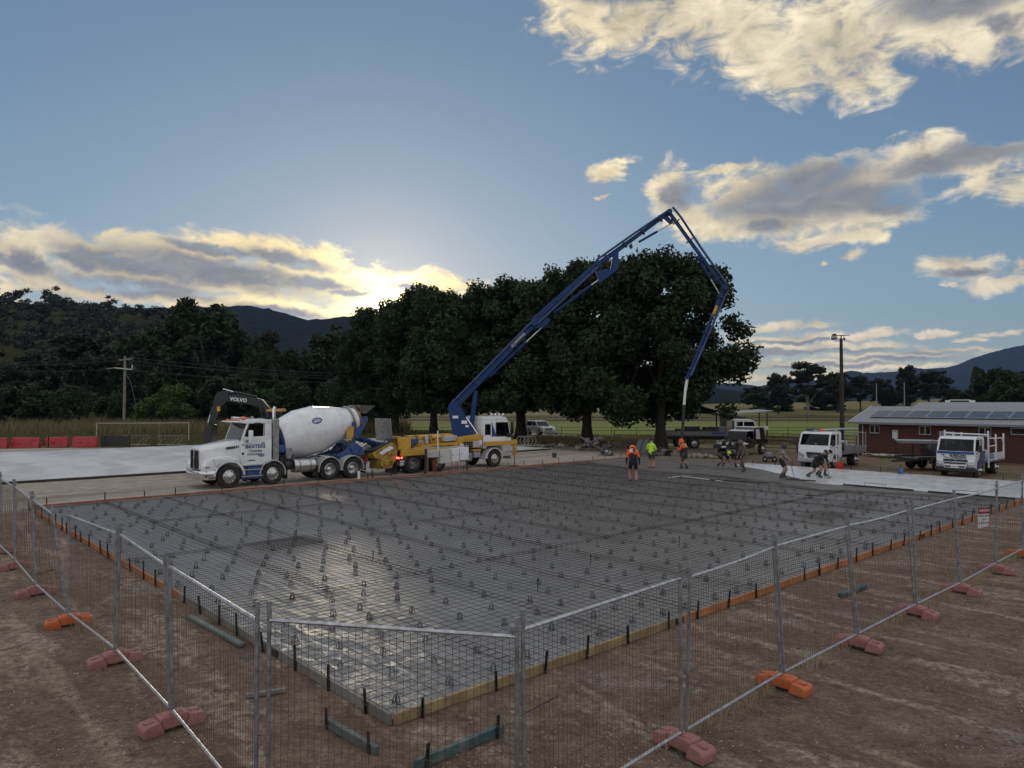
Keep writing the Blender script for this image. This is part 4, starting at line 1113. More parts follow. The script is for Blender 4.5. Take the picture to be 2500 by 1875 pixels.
# drum drive and rear tower
mb = MB(); mb.box((-2.60, 0, 1.45), (0.5, 0.9, 0.75)); mb.cyl((-2.75, 0, 2.02), (-2.45, 0, 1.95), 0.28, n=16); mb.bar((-2.75, 0.4, 1.1), (-2.6, 0.35, 2.0), 0.16); mb.bar((-2.75, -0.4, 1.1), (-2.6, -0.35, 2.0), 0.16); mb.cyl((-2.62, 0.52, 1.65), (-2.62, 0.86, 1.65), 0.2, n=14); mb.build('drum_drive', blue_p, mx, bevel=0.02)
mb = MB(); mb.box((-2.95, 0.86, 1.42), (0.3, 0.26, 0.5)); mb.build('oil_tank', galv_dull, mx, bevel=0.02)
mb = MB()
for s_ in (1, -1):
    mb.bar((-6.75, s_ * 0.55, 1.1), (-6.55, s_ * 0.78, 2.9), 0.20, 0.10, up=(1, 0, 0))
    mb.prism([(-5.3, 1.12), (-7.25, 1.12), (-7.25, 1.35), (-6.85, 1.75), (-6.45, 1.75), (-6.1, 1.38), (-5.3, 1.2)], s_ * 0.68, s_ * 0.76)
mb.box((-6.7, 0, 1.7), (0.14, 1.2, 0.4)); mb.box((-7.0, 0, 1.2), (0.5, 1.5, 0.14))
mb.build('rear_frame', blue_p, mx, bevel=0.015)
mb = MB(); mb.prism([(-6.15, 1.85), (-6.52, 2.1), (-6.55, 2.62), (-6.30, 2.68), (-6.10, 2.45)], 0.84, 0.88); mb.build('guard_panel', mat('orange_yellow_panel', (0.55, 0.30, 0.06), 0.5), mx, bevel=0.01)
mb = MB(); mb.lathe([(0.33, 0.0), (0.33, 0.04), (0.24, 0.04), (0.24, 0.0), (0.33, 0.0)], (-6.75, 0.78, 1.52), (0, 1, 0), 20, 0, math.pi); mb.build('hose_reel', blue_p, mx)
# charge hopper and discharge chute
mb = MB()
mb.hexa([(-7.15, -0.42, 3.32), (-7.55, -0.42, 3.30), (-7.55, 0.42, 3.30), (-7.15, 0.42, 3.32), (-7.05, -0.62, 3.75), (-8.0, -0.62, 3.72), (-8.0, 0.62, 3.72), (-7.05, 0.62, 3.75)])
mb.build('charge_hopper', stainless, mx)
mb = MB(); mb.prism([(-6.85, 2.45), (-7.3, 3.15), (-7.6, 3.15), (-7.62, 2.95), (-7.3, 2.4), (-7.05, 2.0), (-6.8, 2.0)], -0.50, 0.50); mb.build('collector', blue_p, mx, bevel=0.02)
ch = MB()
c0 = Vector((-7.0, 0.0, 2.18)); c1 = Vector((-8.75, 0.05, 1.62))
n = 8
for (pa, pb, r_) in ((c0, c1, 0.26),):
    tdir = (pb - pa).normalized(); sd = tdir.cross(Vector((0, 0, 1))).normalized(); upv = sd.cross(tdir)
    for k in range(n):
        a_ = math.pi + math.pi * k / n; b_ = math.pi + math.pi * (k + 1) / n
        q0 = sd * math.cos(a_) * r_ + upv * math.sin(a_) * r_; q1 = sd * math.cos(b_) * r_ + upv * math.sin(b_) * r_
        ch.hexa([pa + q0, pb + q0, pb + q1, pa + q1, pa + q0 * .93, pb + q0 * .93, pb + q1 * .93, pa + q1 * .93])
ch.build('chute', blue_p, mx, smooth=50)
mb = MB(); mb.cyl((-6.9, 0.25, 1.3), (-7.9, 0.1, 1.75), 0.035, n=8); mb.build('chute_ram', chrome, mx)
mb = MB(); mb.tube([(-5.0, 0.72, 1.5), (-5.6, 0.82, 1.42), (-6.1, 0.8, 1.75), (-6.3, 0.78, 1.95)], 0.02, 6); mb.lathe([(0.26, -.02), (0.28, 0), (0.26, .02), (0.24, 0), (0.26, -.02)], (-5.45, 0.72, 1.42), (0, 0.9, 0.4), 18); mb.build('water_hose', black_p, mx)
for s_ in (1, -1):
    mb = MB(); mb.box((-7.25, s_ * 0.85, 0.92), (0.05, 0.4, 0.14)); mb.build('tail_lamp', red_txt, mx, bevel=0.01)
mb = MB(); mb.box((-7.15, 0, 0.75), (0.1, 2.3, 0.12)); mb.build('rear_bar', galv_dull, mx)

# ---- truck mounted pump: local +x forwards, -y the side facing the slab
pp = thing('concrete_pump_truck', 'yellow concrete pump truck with white cab and blue boom arching over the trees', 'pump truck', W(23.8, 25.45 + 1.13), ANG)
for s_ in (1, -1):
    wheel(pp, 0.0, s_ * 1.02, 0.52, 0.32, s_, 'front')
    for x in (-4.18, -5.86):
        wheel(pp, x, s_ * 1.00, 0.54, 0.29, s_, 'dish', rim_m=stainless)
        wheel(pp, x, s_ * 0.66, 0.54, 0.29, s_, 'dish', rim_m=stainless)
mb = MB()
for s_ in (1, -1): mb.box((-3.1, s_ * 0.42, 0.95), (8.4, 0.09, 0.28))
for x in (0, -4.18, -5.86): mb.cyl((x, -.95, .53), (x, .95, .53), 0.1, n=10)
mb.build('chassis', blackst, pp)
# cab
CW = 1.12
mb = MB()
mb.prism([(1.38, 0.62), (1.38, 1.82), (-0.85, 1.82), (-0.85, 1.15), (-0.66, 1.15), (-0.55, 1.28), (0.55, 1.28), (0.68, 1.1), (0.72, 0.62)], -CW, CW)
mb.prism([(1.12, 2.78), (0.95, 3.0), (0.5, 3.06), (-0.85, 3.06), (-0.85, 2.72), (1.1, 2.72)], -CW + .03, CW - .03)
for s_ in (1, -1):
    mb.bar((1.34, s_ * 1.07, 1.80), (1.06, s_ * 1.05, 2.78), 0.12, 0.10)
    mb.box((-0.05, s_ * 1.07, 2.27), (0.42, 0.09, 0.95)); mb.box((-0.79, s_ * 1.07, 2.27), (0.14, 0.09, 0.95))
    mb.box((-0.5, s_ * 1.07, 1.87), (0.62, 0.09, 0.14)); mb.box((-0.5, s_ * 1.07, 2.66), (0.62, 0.09, 0.16)); mb.box((0.66, s_ * 1.07, 2.70), (1.0, 0.09, 0.1))
mb.box((-0.83, 0, 2.3), (0.05, 2.1, 0.95))
mb.build('cab', white_p, pp, bevel=0.035, seg=2, smooth=50)
for s_ in (1, -1):
    mb = MB(); mb.prism([(0.17, 1.93), (1.18, 1.84), (1.24, 1.95), (1.05, 2.64), (0.17, 2.64)], s_ * 1.075, s_ * 1.085); mb.build('side_window', glass, pp, smooth=0)
    mb = MB()
    for (a_, b_) in (((0.14, 1.93), (1.24, 1.83)), ((1.24, 1.83), (1.06, 2.68)), ((1.08, 2.67), (0.14, 2.67)), ((0.14, 2.67), (0.14, 1.93))):
        mb.bar((a_[0], s_ * 1.115, a_[1]), (b_[0], s_ * 1.115, b_[1]), 0.045, 0.045)
    mb.build('window_seal', black_p, pp)
    mb = MB(); mb.prism([(-0.74, 1.95), (-0.24, 1.95), (-0.24, 2.58), (-0.74, 2.58)], s_ * 1.075, s_ * 1.085); mb.build('sleeper_window', glass, pp, smooth=0)
    mb = MB(); mb.box((1.30, s_ * 1.30, 2.35), (0.12, 0.22, 0.75)); mb.build('mirror', black_p, pp, bevel=0.04)
    mb = MB(); mb.prism([(0.16, 1.84), (-0.20, 2.75), (-0.20, 1.84)], s_ * 1.122, s_ * 1.128); mb.build('blue_stripe', navy_txt, pp)
    mb = MB(); mb.arch((0, 0.52), 0.60, 0.66, R(2), R(178), s_ * 0.62, s_ * 1.17, 14); mb.build('mudguard', white_p, pp)
    mb = MB(); mb.box((1.05, s_ * 1.125, 0.80), (0.62, 0.03, 0.35)); mb.build('step_panel', grey_p, pp, bevel=0.01)
mb = MB(); mb.hexa([(1.345, -1.0, 1.85), (1.36, -1.0, 1.85), (1.36, 1.0, 1.85), (1.345, 1.0, 1.85), (1.08, -.98, 2.76), (1.095, -.98, 2.76), (1.095, .98, 2.76), (1.08, .98, 2.76)]); mb.build('windscreen', glass, pp, smooth=0)
mb = MB(); mb.box((1.42, 0, 0.62), (0.12, 2.2, 0.42)); mb.build('bumper', grey_p, pp, bevel=0.04)
for y in (-0.9, -0.55, -0.2, 0.15): mb = MB(); mb.cyl((0.85, y, 3.14), (0.93, y, 3.15), 0.075, n=12); mb.build('roof_spotlight', chrome, pp)
mb = MB(); mb.bar((0.82, -1.0, 3.08), (0.82, 0.3, 3.08), 0.03); mb.build('lamp_bar', alu, pp)
mb = MB(); mb.box((0.0, -0.4, 1.9), (0.5, 0.5, 0.9)); mb.box((0, 0.4, 1.9), (0.5, 0.5, 0.9)); mb.build('seats', cabin_m, pp, bevel=0.06)
mb = MB(); mb.box((1.16, -0.35, 1.9), (0.35, 1.9, 0.25)); mb.build('dashboard', cabin_m, pp, bevel=0.05)
mb = MB(); mb.box((0.55, -1.123, 1.22), (0.26, 0.008, 0.03)); mb.build('door_strip', navy_txt, pp)
# deck and bodywork in yellow
Y = -1.12
mb = MB(); mb.prism([(-1.0, 1.22), (-1.0, 2.02), (-2.75, 1.86), (-2.75, 1.22)], Y - .02, Y + .35); mb.prism([(-1.0, 1.22), (-1.0, 2.02), (-2.75, 1.86), (-2.75, 1.22)], 0.77, 1.14); body = mb.build('front_outrigger_box', yellow_p, pp, bevel=0.015)
for k in range(7): mb = MB(); mb.prism([(-1.25 - k * 0.16, 1.72), (-1.33 - k * 0.16, 1.62), (-1.29 - k * 0.16, 1.62), (-1.21 - k * 0.16, 1.72)], Y - .025, Y - .021); mb.build('slot', black_p, body, smooth=0)
mb = MB(); mb.box((-2.05, Y - .018, 1.42), (0.72, 0.02, 0.36)); mb.build('valve_recess', black_p, body)
mb = MB()
for k in range(5): mb.cyl((-2.3 + k * 0.13, Y - .03, 1.35), (-2.3 + k * 0.13, Y - .06, 1.52), 0.03, n=6)
mb.build('valve_levers', stainless, body)
for (x, z, w_, h, m_) in ((-2.58, 1.36, 0.10, 0.30, white_txt), (-2.43, 1.36, 0.12, 0.24, white_txt), (-1.40, 1.45, 0.52, 0.36, grey_p), (-1.12, 1.50, 0.26, 0.30, white_txt)):
    mb = MB(); mb.box((x, Y - .026, z), (w_, 0.008, h)); mb.build('sticker', m_, body)
mb = MB(); mb.prism([(-2.78, 1.15), (-2.78, 1.62), (-5.35, 1.50), (-5.35, 1.30), (-6.1, 1.26), (-6.1, 1.02), (-4.9, 0.98), (-2.78, 0.98)], Y, Y + .06); mb.prism([(-2.78, 1.15), (-2.78, 1.62), (-5.35, 1.50), (-5.35, 1.30), (-6.1, 1.26), (-6.1, 1.02), (-2.78, 0.98)], 1.06, 1.12)
mb.box((-4.2, 0, 1.22), (3.2, 2.1, 0.1)); panel = mb.build('side_panel', yellow_p, pp, bevel=0.01)
put_text('CONCRETE PUMPING', 0.17, black_txt, panel, (-3.85, Y - .004, 1.40), SIDE_R, depth=0.003, bold=0.004)
put_text('0412 311 332', 0.15, white_txt, panel, (-4.05, Y - .004, 1.20), SIDE_R, depth=0.003, shear=0.2)
mb = MB(); mb.lathe([(0.10, -.004), (0.10, .004), (0.055, .004), (0.055, -.004)], (-5.02, Y - .004, 1.36), (0, 1, 0), 18, R(40), R(320)); mb.build('logo_ring', white_txt, panel)
# rear outrigger beam, hydraulics
mb = MB(); mb.box((-5.75, Y + .02, 1.14), (1.75, 0.26, 0.30)); mb.prism([(-6.65, 0.98), (-6.2, 0.98), (-6.2, 1.52), (-6.65, 1.30)], Y - .1, Y + .15); mb.build('rear_outrigger_beam', yellow_p, pp, bevel=0.012)
mb = MB(); mb.bar((-4.95, Y - .05, 1.0), (-5.0, Y - .1, 0.1), 0.10, 0.06); mb.build('rear_outrigger_leg', yellow_d, pp)
# front outrigger swung out: beam with vertical leg
mb = MB(); mb.box((0.05, -1.55, 1.46), (2.35, 0.20, 0.24)); mb.build('front_outrigger_beam', yellow_p, pp, bevel=0.012)
mb = MB(); mb.box((1.25, -1.55, 1.10), (0.16, 0.20, 1.0)); mb.box((1.25, -1.55, 1.50), (0.24, 0.26, 0.26)); leg = mb.build('front_outrigger_leg', yellow_p, pp, bevel=0.012)
mb = MB(); mb.cyl((1.25, -1.55, 0.62), (1.25, -1.55, 0.06), 0.045, n=12); mb.build('leg_ram', chrome, leg)
for k in range(3): mb = MB(); mb.prism([(1.165, 0.70 + k * .12), (1.335, 0.78 + k * .12), (1.335, 0.83 + k * .12), (1.165, 0.75 + k * .12)], -1.655, -1.652); mb.build('hazard_stripe', red_txt, leg, smooth=0)
mb = MB(); mb.box((1.25, -1.55, 0.03), (0.4, 0.4, 0.05)); mb.build('leg_pad', blackst, leg)
# pipes and cylinders on the deck
mb = MB(); mb.cyl((-2.6, -0.45, 1.92), (-6.3, -0.45, 1.86), 0.10, n=12); mb.cyl((-2.6, -0.1, 2.0), (-5.6, -0.1, 1.96), 0.08, n=12); mb.build('deck_pipe', yellow_p, pp)
for x in (-3.4, -4.3, -5.2, -5.9): mb = MB(); mb.box((x, -0.45, 1.80), (0.16, 0.3, 0.5)); mb.build('pipe_clamp', yellow_d, pp, bevel=0.02)
mb = MB(); mb.box((-3.1, -0.75, 1.82), (0.85, 0.35, 0.30)); mb.build('oil_cooler', grey_p, pp, bevel=0.02)
mb = MB(); mb.box((-4.75, -0.7, 1.78), (0.22, 0.3, 0.5)); mb.build('control_box', alu, pp, bevel=0.02)
mb = MB(); mb.cyl((-5.6, -0.72, 1.55), (-5.6, -0.3, 1.65), 0.22, n=14); mb.box((-5.55, -0.6, 1.75), (0.5, 0.4, 0.25)); mb.build('hydraulic_motor', blue_p, pp, bevel=0.03)
mb = MB(); mb.box((-6.35, -0.55, 1.65), (0.85, 0.9, 0.62)); mb.box((-6.65, -0.55, 1.8), (0.16, 0.95, 0.5)); mb.build('water_box', yellow_p, pp, bevel=0.03)
hz = MB(); rr = random.Random(4)
for k in range(9):
    x = -5.2 - rr.random() * 1.9; y = -0.5 - rr.random() * 0.5
    hz.tube([(x, y, 1.4), (x - .15, y - .1, 1.75 + rr.random() * .3), (x - .45, y, 1.7 + rr.random() * .25), (x - .7, y + .1, 1.3)], 0.022, 6)
for k in range(7):
    x = -6.9 - rr.random() * 0.35; y = -1.05 + rr.random() * 0.25
    hz.tube([(x, y, 0.75), (x - .1, y - .08, 1.1), (x + .05, y, 1.45)], 0.022, 6)
tag(hz.build('hydraulic_hoses', black_p, pp), kind='stuff')
# hopper at the tail with open lid
mb = MB(); mb.prism([(-6.9, 1.05), (-6.95, 1.62), (-7.25, 1.75), (-8.45, 1.22), (-8.3, 0.98), (-7.7, 0.72), (-7.1, 0.72)], -1.12, -0.98); mb.prism([(-6.9, 1.05), (-6.95, 1.62), (-7.25, 1.75), (-8.45, 1.22), (-8.3, 0.98), (-7.7, 0.72), (-7.1, 0.72)], 0.98, 1.12)
mb.hexa([(-7.2, -1.0, 0.72), (-7.7, -1.0, 0.72), (-7.7, 1.0, 0.72), (-7.2, 1.0, 0.72), (-6.95, -1.0, 1.55), (-7.05, -1.0, 1.6), (-7.05, 1.0, 1.6), (-6.95, 1.0, 1.55)])
mb.box((-8.3, 0, 1.1), (0.1, 2.1, 0.3)); hop = mb.build('hopper', yellow_d, pp, bevel=0.02)
mb = MB(); mb.prism([(-7.12, 1.45), (-7.35, 1.58), (-8.05, 1.25), (-7.9, 1.12)], -1.128, -1.123); mb.build('hopper_sticker', white_txt, hop)
mb = MB(); mb.hexa([(-7.0, -0.95, 1.66), (-8.5, -0.95, 1.30), (-8.5, 0.95, 1.30), (-7.0, 0.95, 1.66), (-7.0, -0.95, 1.72), (-8.5, -0.95, 1.36), (-8.5, 0.95, 1.36), (-7.0, 0.95, 1.72)]); mb.build('hopper_grate', blackst, pp)
mb = MB(); mb.hexa([(-7.10, -0.95, 1.80), (-7.15, -0.95, 1.80), (-7.15, 0.65, 1.80), (-7.10, 0.65, 1.80), (-7.2, -0.95, 3.02), (-7.24, -0.95, 3.02), (-7.24, 0.65, 3.02), (-7.2, 0.65, 3.02)]); mb.build('hopper_lid', stainless, pp, bevel=0.01)
mb = MB(); mb.cyl((-7.75, -1.13, 0.70), (-7.75, -1.25, 0.70), 0.26, n=20); mb.cyl((-7.75, -1.20, 0.70), (-7.75, -1.3, 0.70), 0.13, n=14); mb.box((-7.6, -0.6, 0.62), (0.9, 0.9, 0.5)); mb.bar((-7.3, -1.05, 0.5), (-6.9, -1.05, 0.95), 0.12); mb.build('agitator_motor', yellow_d, pp, bevel=0.02)
for y in (-1.08, -0.9): mb = MB(); mb.box((-6.98, y - .12, 0.92), (0.04, 0.10, 0.10)); o = mb.build('tail_lamp', red_l, pp, bevel=0.01); o.location = (0, 0, 0)
for x in (-6.86, -6.68): mb = MB(); mb.box((x, -1.19, 0.90), (0.10, 0.04, 0.09)); mb.build('side_marker', red_l, pp, bevel=0.01)
mb = MB(); mb.box((-7.0, -0.65, 0.42), (0.03, 1.15, 0.72)); mb.build('mud_flap', black_p, pp)
mb = MB(); mb.box((-6.62, -1.02, 0.60), (0.28, 0.2, 0.30)); rk = mb.build('chock_rack', galv_dull, pp)
for k in range(8): mb = MB(); mb.cyl((-6.72 + (k % 4) * .07, -1.13, 0.53 + (k // 4) * .13), (-6.70 + (k % 4) * .07, -1.13, 0.61 + (k // 4) * .13), 0.018, n=6); mb.build('rack_bolt', chrome, rk)
mb = MB(); mb.arch((-5.86, 0.54), 0.63, 0.66, R(20), R(185), -1.16, -0.5, 14); mb.build('mudguard', alu, pp)
mb = MB(); mb.box((-2.1, -1.0, 0.72), (0.75, 0.32, 0.52)); mb.build('air_tank_box', galv_dull, pp, bevel=0.05)
mb = MB(); mb.box((-1.35, -1.0, 0.82), (0.5, 0.3, 0.36)); mb.build('toolbox', alu, pp, bevel=0.02)
mb = MB(); mb.box((-1.4, -1.05, 1.08), (0.6, 0.3, 0.10)); mb.build('step_plate', yellow_p, pp)
# turret and boom
TX = -1.5
bdir = (Vector((9.86, 42.88, 0)) - Vector((W(22.3, 26.58).x, W(22.3, 26.58).y, 0))).normalized()
ba_ = math.atan2(bdir.y, bdir.x) - ANG
ex = Vector((math.cos(ba_), math.sin(ba_), 0)); ey = Vector((-math.sin(ba_), math.cos(ba_), 0))
def BW(s_, z, t_=0.0): return Vector((TX, 0, 0)) + ex * s_ + ey * t_ + Vector((0, 0, z))
mb = MB(); mb.cyl((TX, 0, 1.5), (TX, 0, 1.95), 0.62, n=28); mb.build('slew_ring', boom_b, pp, bevel=0.02)
mb = MB()
def plate(poly, t0, t1, target):
    n_ = len(poly)
    vs = [BW(p[0], p[1], t0) for p in poly] + [BW(p[0], p[1], t1) for p in poly]
    fs = [tuple(range(n_)), tuple(reversed(range(n_, 2 * n_)))] + [(k, k + n_, (k + 1) % n_ + n_, (k + 1) % n_) for k in range(n_)]
    target.add(vs, fs)
tp = [(-0.55, 1.9), (0.75, 1.9), (0.62, 2.25), (0.25, 2.9), (-0.05, 3.45), (-0.35, 3.95), (-0.75, 3.85), (-0.85, 3.5)]
plate(tp, -0.42, -0.34, mb); plate(tp, 0.34, 0.42, mb); plate([(-0.5, 1.95), (0.1, 1.95), (-0.25, 3.2), (-0.75, 3.5)], -0.36, 0.36, mb)
mb.build('turret', boom_b, pp, bevel=0.015)
for (s_, z, w_, h) in ((-0.42, 3.02, 0.34, 0.16), (0.12, 2.72, 0.34, 0.20), (0.28, 2.48, 0.20, 0.12)):
    st = MB(); plate([(s_ - w_ / 2, z - h / 2), (s_ + w_ / 2, z - h / 2), (s_ + w_ / 2, z + h / 2), (s_ - w_ / 2, z + h / 2)], -0.43, -0.424, st); st.build('sticker', white_txt, pp)
def beam(name, a, b, h0, h1, w0, w1, t_=0.0, m_=boom_b):
    a_ = Vector((a[0], a[1])); b_ = Vector((b[0], b[1])); d = (b_ - a_).normalized(); nn = Vector((-d.y, d.x))
    c_ = [a_ - nn * h0 / 2, b_ - nn * h1 / 2, b_ + nn * h1 / 2, a_ + nn * h0 / 2]
    g = MB(); g.hexa([BW(c_[0][0], c_[0][1], t_ - w0 / 2), BW(c_[1][0], c_[1][1], t_ - w1 / 2), BW(c_[1][0], c_[1][1], t_ + w1 / 2), BW(c_[0][0], c_[0][1], t_ + w0 / 2), BW(c_[3][0], c_[3][1], t_ - w0 / 2), BW(c_[2][0], c_[2][1], t_ - w1 / 2), BW(c_[2][0], c_[2][1], t_ + w1 / 2), BW(c_[3][0], c_[3][1], t_ + w0 / 2)])
    return g.build(name, m_, pp, bevel=0.02)
def hinge(s_, z, r_, name='hinge'):
    g = MB(); g.cyl(BW(s_, z, -0.34), BW(s_, z, 0.34), r_, n=18); g.build(name, boom_b, pp, bevel=0.02)
A_, B_, C_, P_, Dd, E_ = (-0.6, 3.62), (4.28, 8.62), (8.1, 12.15), (12.3, 15.2), (15.5, 10.65), (13.3, 5.34)
def lerp2(a, b, k): return (a[0] + (b[0] - a[0]) * k, a[1] + (b[1] - a[1]) * k)
def off2(a, b, p, n_): 
    d = Vector((b[0] - a[0], b[1] - a[1])).normalized(); return (p[0] - d.y * n_, p[1] + d.x * n_)
s1 = beam('boom_section', A_, lerp2(A_, B_, 1.04), 0.46, 0.32, 0.36, 0.30, 0.0)
s2 = beam('boom_section', off2(B_, C_, B_, 0.16), off2(B_, C_, C_, 0.05), 0.34, 0.26, 0.28, 0.26, 0.0)
s3 = beam('boom_section', C_, P_, 0.28, 0.18, 0.26, 0.22, 0.0)
s4 = beam('boom_section', P_, Dd, 0.20, 0.17, 0.2, 0.18, 0.0)
s5 = beam('boom_section', Dd, E_, 0.19, 0.12, 0.22, 0.16, 0.0)
hinge(*A_, 0.26); hinge(*B_, 0.20); hinge(*C_, 0.18); hinge(*P_, 0.15); hinge(*Dd, 0.15); hinge(*E_, 0.10)
def pipe(pts, r_, t_, name, m_):
    g = MB(); g.tube([BW(p[0], p[1], t_) for p in pts], r_, 10); return g.build(name, m_, pp)
# delivery line clipped along the boom
pl_m = mat('delivery_pipe', (0.03, 0.07, 0.17), 0.5, 0, 0.3, 3)
pipe([off2(A_, B_, A_, 0.20), off2(A_, B_, lerp2(A_, B_, 1.0), 0.15)], 0.065, -0.24, 'delivery_pipe', pl_m)
pipe([off2(B_, C_, B_, -0.16), off2(B_, C_, C_, -0.14)], 0.07, -0.24, 'delivery_pipe', pl_m)
pipe([off2(C_, P_, C_, 0.24), off2(C_, P_, lerp2(C_, P_, .5), 0.20), off2(C_, P_, P_, 0.10)], 0.07, -0.22, 'delivery_pipe', pl_m)
pipe([off2(P_, Dd, lerp2(P_, Dd, -0.02), 0.30), off2(P_, Dd, lerp2(P_, Dd, .12), 0.34), off2(P_, Dd, lerp2(P_, Dd, .5), 0.24), off2(P_, Dd, lerp2(P_, Dd, 0.98), 0.20)], 0.07, -0.20, 'delivery_pipe', pl_m)
pipe([off2(Dd, E_, lerp2(Dd, E_, 0.0), 0.24), off2(Dd, E_, lerp2(Dd, E_, .1), 0.20), off2(Dd, E_, lerp2(Dd, E_, 0.97), 0.12)], 0.065, -0.18, 'delivery_pipe', pl_m)
for (a, b, nn_) in ((A_, B_, 5), (B_, C_, 4), (C_, P_, 4), (P_, Dd, 4), (Dd, E_, 5)):
    for k in range(nn_):
        q = lerp2(a, b, (k + .5) / nn_)
        g = MB(); g.bar(BW(*off2(a, b, q, -0.19), -0.0), BW(*off2(a, b, q, 0.22), -0.0), 0.05, 0.44, up=tuple(ey)); g.build('boom_clamp', pl_m, pp)
# rams
def ram(a, b, k=0.6, r_=0.085):
    m_ = lerp2(a, b, k)
    g = MB(); g.cyl(BW(*a), BW(*m_), r_, n=12); g.build('ram_body', boom_b, pp)
    g = MB(); g.cyl(BW(*m_), BW(*b), r_ * 0.55, n=10); g.build('ram_rod', chrome, pp)
g = MB(); g.cyl(BW(0.45, 2.15), BW(0.75, 4.6), 0.14, n=14); g.build('ram_body', boom_b, pp)
g = MB(); g.cyl(BW(0.9, 2.0, -.3), BW(0.2, 3.0, -.3), 0.06, n=10); g.build('slew_rail', chrome, pp)
ram(off2(A_, B_, lerp2(A_, B_, .40), -0.28), off2(A_, B_, lerp2(A_, B_, 1.06), -0.50), 0.66)
ram(off2(B_, C_, lerp2(B_, C_, .25), -0.34), off2(B_, C_, lerp2(B_, C_, 0.98), -0.75), 0.72)
ram(off2(C_, P_, lerp2(C_, P_, .52), -0.36), off2(C_, P_, lerp2(C_, P_, .96), -0.62), 0.55, 0.07)
ram(off2(P_, Dd, lerp2(P_, Dd, .58), -0.20), off2(P_, Dd, lerp2(P_, Dd, 1.02), -0.42), 0.6, 0.06)
lk = MB(); plate([off2(B_, C_, lerp2(B_, C_, .92), -0.15), off2(B_, C_, lerp2(B_, C_, .86), -0.9), off2(B_, C_, lerp2(B_, C_, 1.12), -1.05), off2(B_, C_, lerp2(B_, C_, 1.28), -0.18), off2(B_, C_, lerp2(B_, C_, 1.20), -0.15), off2(B_, C_, lerp2(B_, C_, 1.06), -0.7)], -0.16, 0.16, lk); lk.build('link_plate', boom_b, pp)
lk = MB(); plate([off2(A_, B_, lerp2(A_, B_, .95), -0.1), off2(A_, B_, lerp2(A_, B_, 1.04), -0.62), off2(A_, B_, lerp2(A_, B_, 1.12), -0.55), off2(A_, B_, lerp2(A_, B_, 1.10), 0.1)], -0.16, 0.16, lk); lk.build('link_plate', boom_b, pp)
lk = MB(); plate([off2(C_, P_, lerp2(C_, P_, .90), -0.1), off2(C_, P_, lerp2(C_, P_, .92), -0.62), off2(C_, P_, lerp2(C_, P_, .965), -0.66), off2(C_, P_, lerp2(C_, P_, .96), -0.1)], -0.12, -0.06, lk); lk.build('link_plate', boom_b, pp)
lk = MB(); lk.bar(BW(*off2(C_, P_, lerp2(C_, P_, .95), -0.64)), BW(*lerp2(P_, Dd, .05)), 0.08); lk.build('link_arm', boom_b, pp)
lk = MB(); plate([off2(C_, P_, lerp2(C_, P_, .40), -0.18), off2(C_, P_, lerp2(C_, P_, .40), -0.42), off2(C_, P_, lerp2(C_, P_, .425), -0.42), off2(C_, P_, lerp2(C_, P_, .45), -0.18)], -0.05, 0.05, lk); lk.build('lug', boom_b, pp)
# lettering up the first section
tx = (BW(*B_) - BW(*A_)).normalized(); tz = -ey; ty = tz.cross(tx)
o = link('boom_lettering', text_mesh('SCHWING', 0.24, white_txt, bold=0.004), pp)
M = Matrix((tx, ty, tz)).transposed().to_4x4(); M.translation = BW(*lerp2(A_, B_, .80), -0.185); o.matrix_local = M
g = MB(); q = lerp2(Dd, E_, .2); q2 = lerp2(Dd, E_, .32); plate([off2(Dd, E_, q, -.1), off2(Dd, E_, q2, -.1), off2(Dd, E_, q2, .08), off2(Dd, E_, q, .08)], -0.125, -0.115, g); g.build('yellow_decal', yellow_p, pp)
# end hose
g = MB(); g.cyl(BW(13.30, 5.3, -.05), BW(13.18, 4.55, -.05), 0.085, n=12); g.cyl(BW(13.18, 4.55, -.05), BW(13.10, 3.7, -.05), 0.075, n=12); g.build('end_coupling', white_p, pp)
pipe([(13.10, 3.75), (13.05, 2.9), (12.98, 1.9), (12.93, 1.0), (12.92, 0.35)], 0.085, -0.05, 'end_hose', black_p)

# ------------------------------------------------------------ hills
def hill_mat(name, c1, c2, c3, sc):
    m = bpy.data.materials.new(name); m.use_nodes = True
    t = NT(m.node_tree)
    co = t.n('ShaderNodeTexCoord').outputs['Object']
    f = t.noise(co, sc, 6, 0.7); g = t.noise(co, sc * 0.08, 4, 0.6)
    c = t.mix(t.sstep(f, 0.35, 0.65), c1 + (1,), c2 + (1,))
    c = t.mix(t.sstep(g, 0.6, 0.7), c, c3 + (1,))
    bp = t.n('ShaderNodeBump', {'Height': f, 'Strength': 1.0, 'Distance': 3.0})
    b = t.n('ShaderNodeBsdfPrincipled', {'Base Color': c, 'Roughness': 1.0, 'Specular IOR Level': 0.0, 'Normal': bp.outputs[0]})
    t.n('ShaderNodeOutputMaterial', {0: b.outputs[0]})
    return m
forest_m = hill_mat('forested_slope', (0.010, 0.013, 0.011), (0.022, 0.026, 0.020), (0.018, 0.021, 0.015), 0.06)
slope_m = hill_mat('scrub_slope', (0.075, 0.070, 0.032), (0.045, 0.05, 0.024), (0.12, 0.105, 0.05), 0.05)
